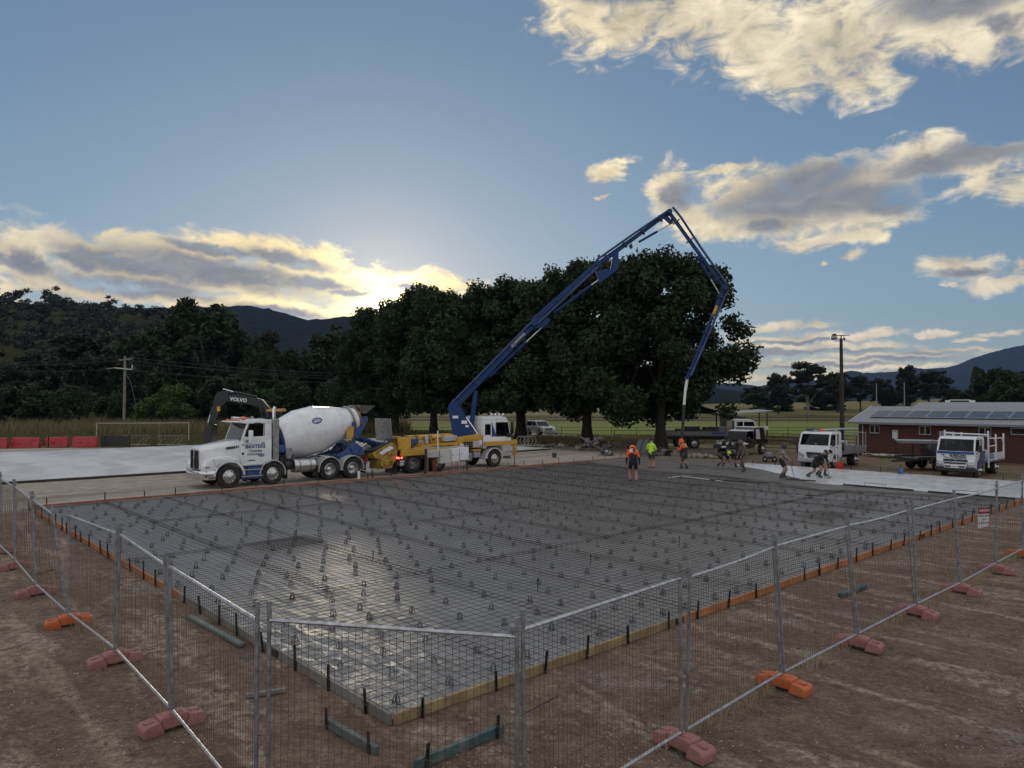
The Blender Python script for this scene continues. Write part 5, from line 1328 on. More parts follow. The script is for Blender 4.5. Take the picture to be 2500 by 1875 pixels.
def ridge(name, prof, dist, run, m, label, fuzz=4.0, nx=420, ny=26, back=0.5):
    """prof: photo points of the crest; the hill rises towards it over 'run' metres"""
    prof = sorted(prof)
    px = np.linspace(prof[0][0], prof[-1][0], nx)
    py = np.interp(px, [p[0] for p in prof], [p[1] for p in prof])
    X = (px - 1250) / FPX * dist; Z = CAMZ + (HORIZON - py) / FPX * dist
    P = []
    fz = (fbm2(px * 0.9, px * 0.0 + 4, 4, 0.85) - 0.5) * 2 * fuzz
    for j in range(ny):
        q = j / (ny - 1)
        y = dist - run * (1 - q); h = q ** 1.25
        bulge = (fbm2(X / 90.0 + 7, X * 0 + y / 90.0, 4) - 0.5) * 0.10 * Z * math.sin(math.pi * q) 
        zz = (Z + fz * (1 if j == ny - 1 else 0.6)) * h + bulge + (fbm2(X / 9.0, X * 0 + y / 9.0, 2) - 0.5) * fuzz * q - 0.3
        P.append(np.stack([X * (y / dist) ** 0.35, np.full(nx, y), zz], -1))
    y = dist + run * back
    P.append(np.stack([X, np.full(nx, y), np.full(nx, -5.0)], -1))
    P = np.concatenate(P); rows_ = ny + 1
    ii = (np.arange(rows_ - 1)[:, None] * nx + np.arange(nx - 1)[None, :]).ravel()
    o = link(name, np_mesh(name, P, np.stack([ii, ii + 1, ii + nx + 1, ii + nx], -1), m, True))
    return tag(o, label, kind='structure')
ridge('forested_ridge', [(-2600, 700), (-1200, 730), (-200, 745), (300, 752), (500, 748), (600, 745), (650, 752), (700, 765), (750, 780), (800, 777), (860, 770), (920, 768), (990, 776), (1080, 800), (1200, 830), (1400, 880), (1600, 930), (1800, 955), (1900, 965)], 1500, 900, forest_m, 'dark forested ridge behind the trees where the sun sits', 3.0)
ridge('mountain', [(1500, 965), (1650, 940), (1780, 935), (1850, 942), (1900, 938), (2000, 925), (2060, 907), (2082, 904), (2108, 911), (2140, 909), (2190, 907), (2232, 897), (2262, 900), (2310, 897), (2335, 891), (2365, 878), (2400, 866), (2440, 856), (2480, 846), (2540, 834), (2700, 800), (3000, 770), (3500, 800), (4200, 850), (5200, 900)], 3400, 1500, forest_m, 'dark blue mountain rising at the far right', 5.0, 500)
hill = ridge('hillside', [(-1700, 700), (-900, 690), (-400, 715), (0, 742), (100, 738), (220, 742), (330, 765), (450, 790), (560, 830), (680, 880), (800, 930), (900, 975)], 400, 260, slope_m, 'scrubby hillside at the left, thick with gum trees', 1.5, 300, 40)
ridge('dry_slope', [(1700, 985), (1850, 982), (2000, 979), (2150, 976), (2300, 972), (2420, 968), (2550, 962), (2800, 955), (3200, 965), (3800, 985)], 260, 90, pasture, 'low dry grass slope behind the brick building', 0.3, 120, 14)

# ------------------------------------------------------------ trees
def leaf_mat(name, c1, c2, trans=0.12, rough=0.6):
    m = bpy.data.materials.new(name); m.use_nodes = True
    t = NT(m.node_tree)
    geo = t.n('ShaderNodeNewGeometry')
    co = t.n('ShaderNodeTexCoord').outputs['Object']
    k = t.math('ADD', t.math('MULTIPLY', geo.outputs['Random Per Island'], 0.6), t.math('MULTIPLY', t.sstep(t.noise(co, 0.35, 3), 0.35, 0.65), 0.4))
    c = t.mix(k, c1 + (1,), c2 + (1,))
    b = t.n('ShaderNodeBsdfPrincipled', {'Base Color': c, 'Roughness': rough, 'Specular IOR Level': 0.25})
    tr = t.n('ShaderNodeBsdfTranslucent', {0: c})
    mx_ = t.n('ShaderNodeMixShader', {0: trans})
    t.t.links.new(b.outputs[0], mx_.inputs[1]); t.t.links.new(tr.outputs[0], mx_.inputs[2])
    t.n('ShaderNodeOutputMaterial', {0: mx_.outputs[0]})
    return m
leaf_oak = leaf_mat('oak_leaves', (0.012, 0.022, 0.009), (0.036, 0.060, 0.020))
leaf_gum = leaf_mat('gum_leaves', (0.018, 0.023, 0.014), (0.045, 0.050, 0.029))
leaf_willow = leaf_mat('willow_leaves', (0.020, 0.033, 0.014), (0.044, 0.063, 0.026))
leaf_bright = leaf_mat('fresh_green_leaves', (0.045, 0.085, 0.018), (0.085, 0.145, 0.03), 0.2)
bark_dark = mat('dark_bark', (0.045, 0.038, 0.030), 0.95, 0, 0.3, 3, 0.8, 14, spec=0.1)
bark_pale = mat('pale_gum_bark', (0.22, 0.20, 0.17), 0.9, 0, 0.35, 2, 0.4, 10, spec=0.1)
def leaves(cent, rad, n, size, rng, flat=1.0, long=1.0):
    """n leaf quads spread through clumps (centres, radii)"""
    cent = np.array(cent); rad = np.array(rad)
    pr = rad ** 2; pr = pr / pr.sum()
    k = rng.choice(len(cent), n, p=pr)
    d = rng.normal(size=(n, 3)); d /= np.linalg.norm(d, axis=1)[:, None]
    r = rng.rand(n) ** 0.55
    p = cent[k] + d * (rad[k] * r)[:, None] * np.array([1, 1, flat])
    nrm = d * 0.5 + rng.normal(size=(n, 3)) * 0.8 + np.array([0, 0, 0.35])
    nrm /= np.linalg.norm(nrm, axis=1)[:, None]
    a = np.cross(nrm, rng.normal(size=(n, 3))); a /= np.linalg.norm(a, axis=1)[:, None]
    b = np.cross(nrm, a)
    s = size * (0.6 + 0.8 * rng.rand(n))[:, None]
    a = a * s * long; b = b * s * 0.62
    V_ = np.stack([p - a, p - b * 1.0 + a * 0.1, p + a, p + b * 1.0 + a * 0.1], 1).reshape(-1, 3)
    F_ = np.arange(n * 4).reshape(n, 4)
    return V_, F_
def branchy(mb, rng, base, height, r0, targets, bend=0.15):
    """tapered trunk with limbs to the given points"""
    pts = [Vector(base)]; n = 6
    for i in range(1, n + 1):
        pts.append(Vector((base[0] + rng.normal() * bend * i / n, base[1] + rng.normal() * bend * i / n, base[2] + height * i / n)))
    mb.tube(pts, [r0 * 1.5] + [r0 * (1 - 0.62 * i / n) for i in range(1, n + 1)], 9)
    for tg in targets:
        i = rng.randint(2, n); p = pts[i]; q = Vector(tg)
        m1 = p.lerp(q, 0.4) + Vector((0, 0, (q - p).length * 0.10)); m2 = p.lerp(q, 0.75) + Vector((rng.normal() * .2, rng.normal() * .2, rng.normal() * .2))
        rr = r0 * (0.42 - 0.03 * i)
        mb.tube([p, m1, m2, q], [rr, rr * .7, rr * .45, rr * .2], 6)
def make_tree(kind, seed, rx, h, low, n, size, leafm, barkm, trunk_r, clumps=90):
    """crown between 'low' and h, radius rx; returns (trunk mesh, crown mesh)"""
    rng = np.random.RandomState(seed)
    cents = []; rads = []
    ch = h - low
    for i in range(clumps):
        if kind == 'oak':
            z = rng.rand(); prof_ = float(np.interp(z, [0, 0.12, 0.35, 0.6, 0.8, 0.93, 1.0], [0.80, 0.97, 1.0, 0.92, 0.76, 0.55, 0.32]))
            a = rng.rand() * 6.283; rr = rx * prof_ * (rng.rand() ** 0.33)
            lob = 1 + 0.16 * math.sin(a * 3 + seed) + 0.12 * math.sin(a * 5 + seed * 2)
            cents.append((math.cos(a) * rr * lob * 0.86, math.sin(a) * rr * lob * 0.86, low + ch * (0.06 + 0.88 * z))); rads.append(rng.uniform(0.8, 1.6) * rx / 6.5)
        elif kind == 'gum':
            z = 0.25 + 0.75 * rng.rand() ** 0.7; a = rng.rand() * 6.283; rr = rx * (0.25 + 0.75 * rng.rand()) * (1.15 - 0.55 * z)
            cents.append((math.cos(a) * rr, math.sin(a) * rr, low + ch * z * 0.97)); rads.append(rng.uniform(0.6, 1.3) * rx / 4.5)
        elif kind == 'willow':
            z = rng.rand(); a = rng.rand() * 6.283; rr = rx * (rng.rand() ** 0.4) * math.sqrt(max(0.04, 1 - (1.9 * z - 0.95) ** 2 * 0.9))
            cents.append((math.cos(a) * rr, math.sin(a) * rr, low + ch * z)); rads.append(rng.uniform(0.7, 1.3) * rx / 5.0)
        else:
            z = rng.rand(); a = rng.rand() * 6.283; rr = rx * (rng.rand() ** 0.5) * math.sqrt(max(0.05, 1 - (z * 1.05 - 0.3) ** 2 / 0.6))
            cents.append((math.cos(a) * rr, math.sin(a) * rr, low + ch * z)); rads.append(rng.uniform(0.5, 1.0) * rx / 2.6)
    V_, F_ = leaves(cents, rads, n, size, rng, {'gum': 0.55, 'oak': 0.85, 'willow': 1.3}.get(kind, 0.9), {'willow': 1.5}.get(kind, 1.0))
    # twigs at the rim break up the outline
    V2, F2 = leaves([tuple(np.array(c) * np.array([1.10, 1.10, 1.035])) for c in cents], [r * 0.75 for r in rads], n // 6, size * 0.85, rng)
    V_ = np.concatenate([V_, V2]); F_ = np.concatenate([F_, F2 + len(V_) - len(V2)])
    V_[:, 2] = np.maximum(V_[:, 2], 0.15)
    crown = np_mesh('crown', V_, F_, leafm)
    mb = MB(); pick = [cents[i] for i in rng.choice(len(cents), 12 if kind != 'bush' else 4, replace=False)]
    branchy(mb, rng, (0, 0, -0.3), (low + ch * 0.62) + 0.3, trunk_r, pick)
    trunk = mb.mesh('trunk', barkm, smooth=60)
    return trunk, crown
KINDS = {
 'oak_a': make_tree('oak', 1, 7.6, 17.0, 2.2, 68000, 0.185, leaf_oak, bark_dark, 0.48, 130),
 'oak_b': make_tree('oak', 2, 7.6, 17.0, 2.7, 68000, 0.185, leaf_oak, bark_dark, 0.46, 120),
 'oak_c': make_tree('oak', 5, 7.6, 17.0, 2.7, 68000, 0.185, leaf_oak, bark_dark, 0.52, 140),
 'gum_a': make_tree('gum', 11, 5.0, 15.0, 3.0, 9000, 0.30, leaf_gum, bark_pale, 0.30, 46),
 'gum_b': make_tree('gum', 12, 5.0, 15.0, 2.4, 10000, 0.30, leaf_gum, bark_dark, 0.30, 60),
 'willow_a': make_tree('willow', 21, 6.0, 16.0, 0.8, 16000, 0.30, leaf_willow, bark_dark, 0.40, 90),
 'willow_b': make_tree('willow', 22, 6.0, 16.0, 0.8, 15000, 0.30, leaf_willow, bark_dark, 0.40, 80),
 'bush_a': make_tree('bush', 31, 2.6, 4.6, 0.2, 6000, 0.15, leaf_bright, bark_dark, 0.10, 30),
 'bush_b': make_tree('bush', 32, 2.6, 4.6, 0.2, 6000, 0.16, leaf_willow, bark_dark, 0.10, 34),
}
DIM = {'oak': (7.6, 17.0), 'gum': (5.0, 15.0), 'willow': (6.0, 16.0), 'bush': (2.6, 4.6)}
trees_n = [0]
def tree(kind, pos, rx, h, label, rz=None, group=None, name=None):
    trees_n[0] += 1
    rng = random.Random(trees_n[0] * 13)
    fam = kind.split('_')[0]
    root = thing(name or {'oak': 'oak_tree', 'gum': 'gum_tree', 'willow': 'willow_tree', 'bush': 'shrub'}[fam], label, 'shrub' if fam == 'bush' else 'tree', pos, rng.uniform(0, 6.28) if rz is None else rz, group)
    sx = rx / DIM[fam][0]; sz = h / DIM[fam][1]
    root.scale = (sx, sx, sz)
    link('trunk', KINDS[kind][0], root); link('crown', KINDS[kind][1], root)
    return root
def tree_px(kind, px, d, top, wpx, label, base_z=0.0, **k):
    p = at_depth(px, 982, d); h = (CAMZ + (HORIZON - top) / FPX * d - base_z) * 0.93
    return tree(kind, (p.x, d, base_z), wpx / 2 / FPX * d, h, label, **k)
G = 'row of big dark trees behind the pump truck'
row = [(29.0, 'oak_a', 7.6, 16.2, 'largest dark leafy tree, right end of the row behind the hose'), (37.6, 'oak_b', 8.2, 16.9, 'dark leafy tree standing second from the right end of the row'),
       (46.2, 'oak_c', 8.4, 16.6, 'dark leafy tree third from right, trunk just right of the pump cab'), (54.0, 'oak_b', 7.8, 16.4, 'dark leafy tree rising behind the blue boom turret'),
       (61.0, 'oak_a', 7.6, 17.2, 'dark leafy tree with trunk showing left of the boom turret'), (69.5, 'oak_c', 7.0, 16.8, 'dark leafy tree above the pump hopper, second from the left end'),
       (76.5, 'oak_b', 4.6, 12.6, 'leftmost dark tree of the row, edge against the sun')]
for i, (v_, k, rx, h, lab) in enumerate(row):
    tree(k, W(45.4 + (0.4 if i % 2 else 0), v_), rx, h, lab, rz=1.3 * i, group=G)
G = 'trees and shrubs beyond the left paddock'
for a in [
 ('willow_a', 490, 125, 738, 235, 'tall broad willow, highest crown left of the sun'), ('willow_b', 835, 130, 792, 190, 'broad dull green willow just left of the big tree row'),
 ('gum_b', 212, 118, 792, 175, 'spreading gum tree behind the power pole'), ('gum_a', 652, 135, 798, 105, 'slim gum tree standing between the two willows'),
 ('willow_b', 630, 120, 838, 95, 'small pale willow in front of the slim gum'), ('willow_a', 330, 140, 815, 140, 'dark willow filling the gap right of the power pole'),
 ('gum_b', 100, 135, 850, 150, 'dark gum left of the spreading gum'), ('willow_b', 730, 128, 850, 130, 'dull willow behind the excavator boom end'),
 ('gum_b', 20, 120, 880, 120, 'low gum tree at the left picture edge'), ('willow_a', 925, 118, 868, 120, 'shaded willow hidden against the left end of the tree row'),
 ('gum_a', -60, 150, 830, 160, 'gum tree just past the left picture edge'), ('willow_b', 560, 140, 820, 120, 'dark willow behind the tall broad willow'),
 ]:
    tree_px(*a, group=G)
for a in [
 ('bush_a', 397, 104, 928, 128, 'bright green rounded shrub right of the power pole'), ('bush_b', 180, 104, 945, 98, 'olive shrub left of the power pole'),
 ('bush_b', 560, 108, 918, 150, 'wide shrub behind the black excavator arm'), ('bush_b', 710, 108, 930, 115, 'rounded shrub behind the mixer cab'),
 ('bush_b', 825, 110, 922, 130, 'shrub above the white mixer drum'), ('bush_b', 60, 106, 940, 150, 'dark shrub at the left above the red barriers'),
 ('bush_a', 640, 112, 940, 90, 'green shrub between the two wide shrubs behind the excavator'), ('bush_b', -20, 104, 950, 110, 'dark shrub cut by the left picture edge'),
 ('bush_b', 280, 112, 960, 90, 'scrubby dark bush at the foot of the power pole'), ('bush_b', 910, 108, 950, 110, 'shaded shrub left of the pump hopper lid'), ('bush_b', 480, 112, 950, 90, 'dark scrub between bright shrub and excavator arm')]:
    tree_px(*a, group=G)
G = 'trees beyond the oval'
for a in [
 ('gum_a', 1972, 190, 878, 125, 'open crowned gum tree left of the floodlight pole'), ('gum_b', 2045, 205, 902, 85, 'dark gum behind the floodlight pole'),
 ('gum_b', 2100, 210, 912, 80, 'dark gum just right of the floodlight pole'), ('gum_b', 2152, 215, 918, 75, 'dark gum left of the tall narrow gum'),
 ('gum_b', 2213, 205, 885, 62, 'tall narrow gum above the brick building'), ('gum_b', 2268, 200, 898, 110, 'wide rounded gum above the solar panels'),
 ('willow_b', 2325, 215, 945, 90, 'low dark tree behind the scoreboard'), ('willow_a', 2392, 150, 896, 42, 'narrow dark conifer at the right above the building'),
 ('willow_a', 2445, 145, 900, 130, 'broad dark green tree at the far right'), ('willow_b', 2510, 120, 940, 110, 'pale green tree cut by the right picture edge'),
 ('gum_b', 1900, 200, 905, 70, 'thin gum at the right edge of the big trees'), ('willow_b', 1880, 215, 955, 120, 'low scrub under the thin gum'), ('willow_b', 2010, 220, 950, 110, 'low dark scrub behind the open crowned gum'),
 ('willow_b', 2185, 225, 945, 90, 'low scrub at the foot of the tall narrow gum'), ('willow_b', 2370, 200, 950, 70, 'low scrub left of the narrow conifer'), ('gum_b', 1840, 230, 940, 80, 'far gum beside the lower right of the tree row')]:
    tree_px(*a, group=G)
# forest on the left hillside: one mass
rng = np.random.RandomState(77)
hv = np.zeros(len(hill.data.vertices) * 3); hill.data.vertices.foreach_get('co', hv); hv = hv.reshape(-1, 3)
cents = []; rads = []
sel = hv[(hv[:, 1] > 150) & (hv[:, 1] < 399)]
pick = sel[rng.choice(len(sel), 1500)]
for p in pick:
    px = 1250 + p[0] / p[1] * FPX; py = HORIZON - (p[2] - CAMZ) / p[1] * FPX
    if px < -250 or px > 950: continue
    if px < 120 and 895 < py < 960 and rng.rand() < 0.9: continue
    hgt = rng.uniform(5, 11)
    x0, y0 = p[0] + rng.normal() * 3, p[1] + rng.normal() * 3
    for j in range(5):
        cents.append((x0 + rng.normal() * hgt * .28, y0 + rng.normal() * hgt * .28, p[2] + hgt * (0.45 + 0.5 * rng.rand()))); rads.append(hgt * rng.uniform(0.16, 0.30))
V_, F_ = leaves(cents, rads, 110000, 0.55, rng, 0.6)
tag(link('hillside_forest', np_mesh('hillside_forest', V_, F_, leaf_gum)), 'dark gum forest covering the left hillside', kind='stuff')
# tall dry grass along the paddock
def blades(name, pts, hmin, hmax, m, seed, wd=0.02):
    rng = np.random.RandomState(seed); n = len(pts)
    P = np.array(pts); h = rng.uniform(hmin, hmax, n); a = rng.rand(n) * 6.283
    lean = rng.normal(size=(n, 2)) * 0.25 * h[:, None]
    dx = np.cos(a) * wd; dy = np.sin(a) * wd
    A = np.stack([P[:, 0] - dx, P[:, 1] - dy, P[:, 2]], -1); B = np.stack([P[:, 0] + dx, P[:, 1] + dy, P[:, 2]], -1)
    C = np.stack([P[:, 0] + lean[:, 0], P[:, 1] + lean[:, 1], P[:, 2] + h], -1)
    return link(name, np_mesh(name, np.stack([A, B, C], 1).reshape(-1, 3), np.arange(n * 3).reshape(n, 3), m))
straw = leaf_mat('dry_grass_blades', (0.15, 0.125, 0.055), (0.27, 0.22, 0.11), 0.2, 0.8)
green_b = leaf_mat('rough_grass_blades', (0.085, 0.085, 0.030), (0.17, 0.15, 0.065), 0.2, 0.8)
rng = np.random.RandomState(9)
pts = []
for k in range(26000):
    d = rng.uniform(90, 112); px = rng.uniform(-60, 1000)
    if fbm2(np.array([px * 0.02]), np.array([d * 0.1]), 3)[0] + 0.3 * rng.rand() < 0.55: continue
    pts.append(((px - 1250) / FPX * d, d, -0.12))
tag(blades('tall_grass', pts, 0.6, 2.1, straw, 3, 0.06), 'tall dry grass along the far side of the left paddock', kind='stuff')
pts = [((px - 1250) / FPX * d, d, -0.12) for px, d in zip(rng.uniform(-60, 1250, 30000), rng.uniform(66, 100, 30000))]
tag(blades('paddock_grass', pts, 0.1, 0.45, green_b, 4, 0.06), 'rough olive grass of the left paddock', kind='stuff')
pts = []
for px, d in zip(rng.uniform(1150, 1960, 16000), rng.uniform(70, 84, 16000)):
    pts.append(((px - 1250) / FPX * d, d, -0.12))
tag(blades('verge_grass', pts, 0.1, 0.5, straw, 5, 0.04), 'dry grass verge under the tree row', kind='stuff')
# straw caught along the fence feet and in the wire
pts = []
for run in (right[:7], left[:6]):
    for a_, b_ in zip(run, run[1:]):
        for k in range(420):
            q = rng.rand(); c_ = rng.rand()
            if fbm2(np.array([a_.x * 1.3 + q * 3]), np.array([a_.y]), 2)[0] < 0.50: continue
            p = a_.lerp(b_, q); sd = (b_ - a_).normalized().cross(Vector((0, 0, 1)))
            if sd.y < 0: sd = -sd
            p = p + sd * abs(rng.normal()) * 0.22
            pts.append((p.x, p.y, 0.0))
fs_ = blades('fence_straw', pts, 0.05, 0.28, leaf_mat('pale_straw', (0.26, 0.21, 0.125), (0.45, 0.38, 0.25), 0.2, 0.8), 6, 0.006)
tag(fs_, 'wisps of dry grass along the foot of the temporary fence', kind='stuff')

# ------------------------------------------------------------ oval, path
el_ = []
for k in range(64):
    q = 2 * math.pi * k / 64
    el_.append((42 + 78 * math.cos(q), 114.5 + 29.5 * math.sin(q)))
o = sheet('oval_grass', el_, -0.10, oval_m); o['label'] = 'bright green mown oval beyond the sheds'
o = sheet('gravel_path', [gp(1180, 1052)[:2], gp(1500, 1062)[:2], gp(1640, 1078)[:2], gp(1780, 1092)[:2], gp(1800, 1098)[:2], gp(1640, 1086)[:2], gp(1480, 1070)[:2], gp(1180, 1058)[:2]], -0.095, path_m); o['label'] = 'pale gravel path passing under the trees'

# ------------------------------------------------------------ haze
hz_m = bpy.data.materials.new('thin_evening_haze'); hz_m.use_nodes = True
t = NT(hz_m.node_tree)
pv_ = t.n('ShaderNodeVolumePrincipled', {'Color': (0.30, 0.50, 1.0, 1), 'Density': 0.00006, 'Anisotropy': 0.2})
t.n('ShaderNodeOutputMaterial', {1: pv_.outputs[0]})

# ------------------------------------------------------------ brick building at the right
brick_m = bpy.data.materials.new('red_brick'); brick_m.use_nodes = True
t = NT(brick_m.node_tree)
co = t.n('ShaderNodeTexCoord').outputs['Object']
sp = t.n('ShaderNodeSeparateXYZ', {0: co})
bc = t.n('ShaderNodeCombineXYZ', {0: t.math('ADD', sp.outputs[0], sp.outputs[1]), 1: sp.outputs[2], 2: 0.0}).outputs[0]
bt = t.n('ShaderNodeTexBrick', {'Vector': bc, 'Color1': (0.070, 0.024, 0.020, 1), 'Color2': (0.095, 0.033, 0.027, 1), 'Mortar': (0.095, 0.06, 0.055, 1), 'Scale': 1.0, 'Mortar Size': 0.006, 'Brick Width': 0.24, 'Row Height': 0.086})
c = t.mix(t.math('MULTIPLY', t.sstep(t.noise(co, 1.2, 5, 0.6), 0.45, 0.7), 0.35), bt.outputs[0], (0.085, 0.03, 0.025, 1))
bp = t.n('ShaderNodeBump', {'Height': bt.outputs[1], 'Strength': 0.5, 'Distance': 0.01}); bp.invert = True
b = t.n('ShaderNodeBsdfPrincipled', {'Base Color': c, 'Roughness': 0.85, 'Normal': bp.outputs[0]})
t.n('ShaderNodeOutputMaterial', {0: b.outputs[0]})
zinc = mat('zincalume_roof', (0.27, 0.28, 0.29), 0.5, 0.4, 0.08, 3, dirt=((0.30, 0.29, 0.28), 0.35, 1.5))
frame_m = mat('pale_window_frame', (0.52, 0.52, 0.50), 0.5, 0.2, 0.1)
dark_gl = mat('dark_window_pane', (0.012, 0.014, 0.018), 0.08, 0, 0.1, coat=0.3)
door_m = mat('grey_door_paint', (0.22, 0.25, 0.29), 0.5, 0, 0.1)
# local: x along the front wall (to the right in the picture), y into the building
bd = thing('brick_clubhouse', 'long red brick building with corrugated roof and solar panels at the right', 'building', W(50.0, 14.7, -0.1), ANG - R(90))
BL, BD, BH = 24.0, 7.4, 2.62
mb = MB()
th = 0.23
openings = [(0.75, 1.45, 1.75, 2.36), (4.05, 4.82, 1.75, 2.36), (5.35, 6.30, 0.0, 2.02), (7.65, 8.40, 1.75, 2.36), (9.45, 10.25, 1.92, 2.36), (11.35, 12.15, 1.92, 2.36)]
xs = [0.0]
for (a, b_, z0, z1) in openings:
    mb.box(((xs[-1] + a) / 2, th / 2, BH / 2), (a - xs[-1], th, BH))
    if z0 > 0: mb.box(((a + b_) / 2, th / 2, z0 / 2), (b_ - a, th, z0))
    mb.box(((a + b_) / 2, th / 2, (z1 + BH) / 2), (b_ - a, th, BH - z1))
    xs.append(b_)
mb.box(((xs[-1] + BL) / 2, th / 2, BH / 2), (BL - xs[-1], th, BH))
mb.box((th / 2, BD / 2 + th / 2, BH / 2), (th, BD - th, BH)); mb.box((BL - th / 2, BD / 2 + th / 2, BH / 2), (th, BD - th, BH)); mb.box((BL / 2, BD - th / 2, BH / 2), (BL - 2 * th, th, BH))
mb.prism([(th, BH), (BD - th, BH), (BD / 2, BH + 0.95)], 0.02, th - .02, 'yz'); mb.prism([(th, BH), (BD - th, BH), (BD / 2, BH + 0.95)], BL - th, BL, 'yz')
mb.build('wall', brick_m, bd, smooth=0)
for i, (a, b_, z0, z1) in enumerate(openings):
    if z0 > 0:
        f = MB(); w_ = b_ - a
        for (c_, d_) in ((((a + b_) / 2, 0.10, z0 + .025), (w_, 0.08, 0.05)), (((a + b_) / 2, 0.10, z1 - .025), (w_, 0.08, 0.05)), ((a + .025, 0.10, (z0 + z1) / 2), (0.05, 0.08, z1 - z0 - .1)), ((b_ - .025, 0.10, (z0 + z1) / 2), (0.05, 0.08, z1 - z0 - .1))): f.box(c_, d_)
        if w_ < 0.79 : f.box(((a + b_) / 2, 0.10, (z0 + z1) / 2), (0.05, 0.07, z1 - z0 - .1))
        fr = f.build('window', frame_m, bd)
        g = MB(); g.box(((a + b_) / 2, 0.13, (z0 + z1) / 2), (w_ - .08, 0.012, z1 - z0 - .08)); g.build('pane', dark_gl, fr)
        s_ = MB(); s_.box(((a + b_) / 2, -0.02, z0 - 0.05), (w_ + 0.1, 0.12, 0.08)); s_.build('sill', brick_m, fr)
    else:
        f = MB(); f.box((a + .04, 0.08, 1.01), (0.08, 0.14, 2.02)); f.box((b_ - .04, 0.08, 1.01), (0.08, 0.14, 2.02)); f.box(((a + b_) / 2, 0.08, 1.98), (b_ - a - .16, 0.14, 0.08)); f.build('door_frame', mat('white_door_frame', (0.62, 0.62, 0.62), 0.5), bd)
        g = MB(); g.box(((a + b_) / 2, 0.10, 0.97), (b_ - a - .17, 0.045, 1.94)); dd = g.build('door', door_m, bd)
        g = MB(); g.box(((a + b_) / 2 - .02, 0.07, 1.52), (0.4, 0.015, 0.06)); g.build('door_sign', frame_m, dd)
        g = MB(); g.cyl((a + .16, 0.07, 1.0), (a + .16, 0.03, 1.0), 0.03, n=8); g.build('handle', chrome, dd)
# roof: corrugated sheet, overhanging
ov = 0.5; rise = 1.02; prof_y = np.linspace(-0.55, BD / 2, 9)
P = []; xr = np.arange(-ov, BL + ov, 0.035)
zc = 0.012 * np.sin(xr / 0.076 * 2 * math.pi * 0.5)
def roof_half(sgn):
    ys = (-0.55, BD / 2) if sgn > 0 else (BD + 0.55, BD / 2)
    zs = (BH - 0.14, BH - 0.14 + rise + .14)
    P = np.concatenate([np.stack([xr, np.full(len(xr), ys[j]), zs[j] + zc + 0.05], -1) for j in (0, 1)])
    n = len(xr); ii = np.arange(n - 1)
    return link('roof', np_mesh('roof', P, np.stack([ii, ii + 1, ii + n + 1, ii + n], -1), zinc), bd)
roof_half(1); roof_half(-1)
mb = MB(); mb.box((BL / 2, -0.60, BH - 0.12), (BL + 2 * ov, 0.10, 0.14)); mb.build('gutter', mat('grey_gutter', (0.20, 0.22, 0.24), 0.5, 0.2), bd)
mb = MB(); mb.hexa([(-ov - .03, -0.58, BH - .22), (-ov + .03, -0.58, BH - .22), (-ov + .03, BD / 2, BH + rise - .12), (-ov - .03, BD / 2, BH + rise - .12), (-ov - .03, -0.58, BH - .02), (-ov + .03, -0.58, BH - .02), (-ov + .03, BD / 2, BH + rise + .09), (-ov - .03, BD / 2, BH + rise + .09)]); mb.build('barge_board', frame_m, bd)
mb = MB(); mb.cyl((0.30, -0.05, 0.05), (0.30, -0.05, BH - .1), 0.04, n=8); mb.build('downpipe', frame_m, bd)
mb = MB(); mb.box((BL / 2, -0.3, BH - 0.19), (BL, 0.52, 0.03)); mb.build('soffit', frame_m, bd)
for x in (2.55, 13.45):
    mb = MB(); mb.box((x, -0.08, 1.72), (0.36, 0.16, 0.62)); hb = mb.build('water_heater', mat('heater_enamel', (0.62, 0.63, 0.63), 0.4, 0, 0.05), bd, bevel=0.02)
    mb = MB(); mb.box((x, -0.165, 1.95), (0.24, 0.02, 0.05)); mb.build('flue', black_p, hb)
    mb = MB(); mb.tube([(x, -0.04, 1.4), (x, -0.04, 0.05)], 0.014, 6); mb.build('heater_pipe', black_p, hb)
for x in (9.05, 11.2):
    mb = MB(); mb.cyl((x, 0.9, BH + 0.15), (x, 0.9, BH + 0.62), 0.05, n=10); mb.build('roof_vent', zinc, bd)
# solar panels
cell_m = bpy.data.materials.new('solar_cells'); cell_m.use_nodes = True
t = NT(cell_m.node_tree); co = t.n('ShaderNodeTexCoord').outputs['Object']
br = t.n('ShaderNodeTexBrick', {'Vector': co, 'Color1': (0.014, 0.016, 0.035, 1), 'Color2': (0.018, 0.019, 0.040, 1), 'Mortar': (0.15, 0.15, 0.17, 1), 'Scale': 1.0, 'Mortar Size': 0.004, 'Brick Width': 0.16, 'Row Height': 0.16}); br.offset = 0.0
b = t.n('ShaderNodeBsdfPrincipled', {'Base Color': br.outputs[0], 'Roughness': 0.22, 'Coat Weight': 0.2}); t.n('ShaderNodeOutputMaterial', {0: b.outputs[0]})
slope = math.atan2(rise + .14, BD / 2 + .55)
sp_names = ['leftmost', 'second from left', 'third from left', 'fourth from left', 'fifth from left', 'sixth from left', 'seventh from left', 'eighth from left', 'ninth from left', 'tenth from left']
bm_ = bd.matrix_basis.copy()
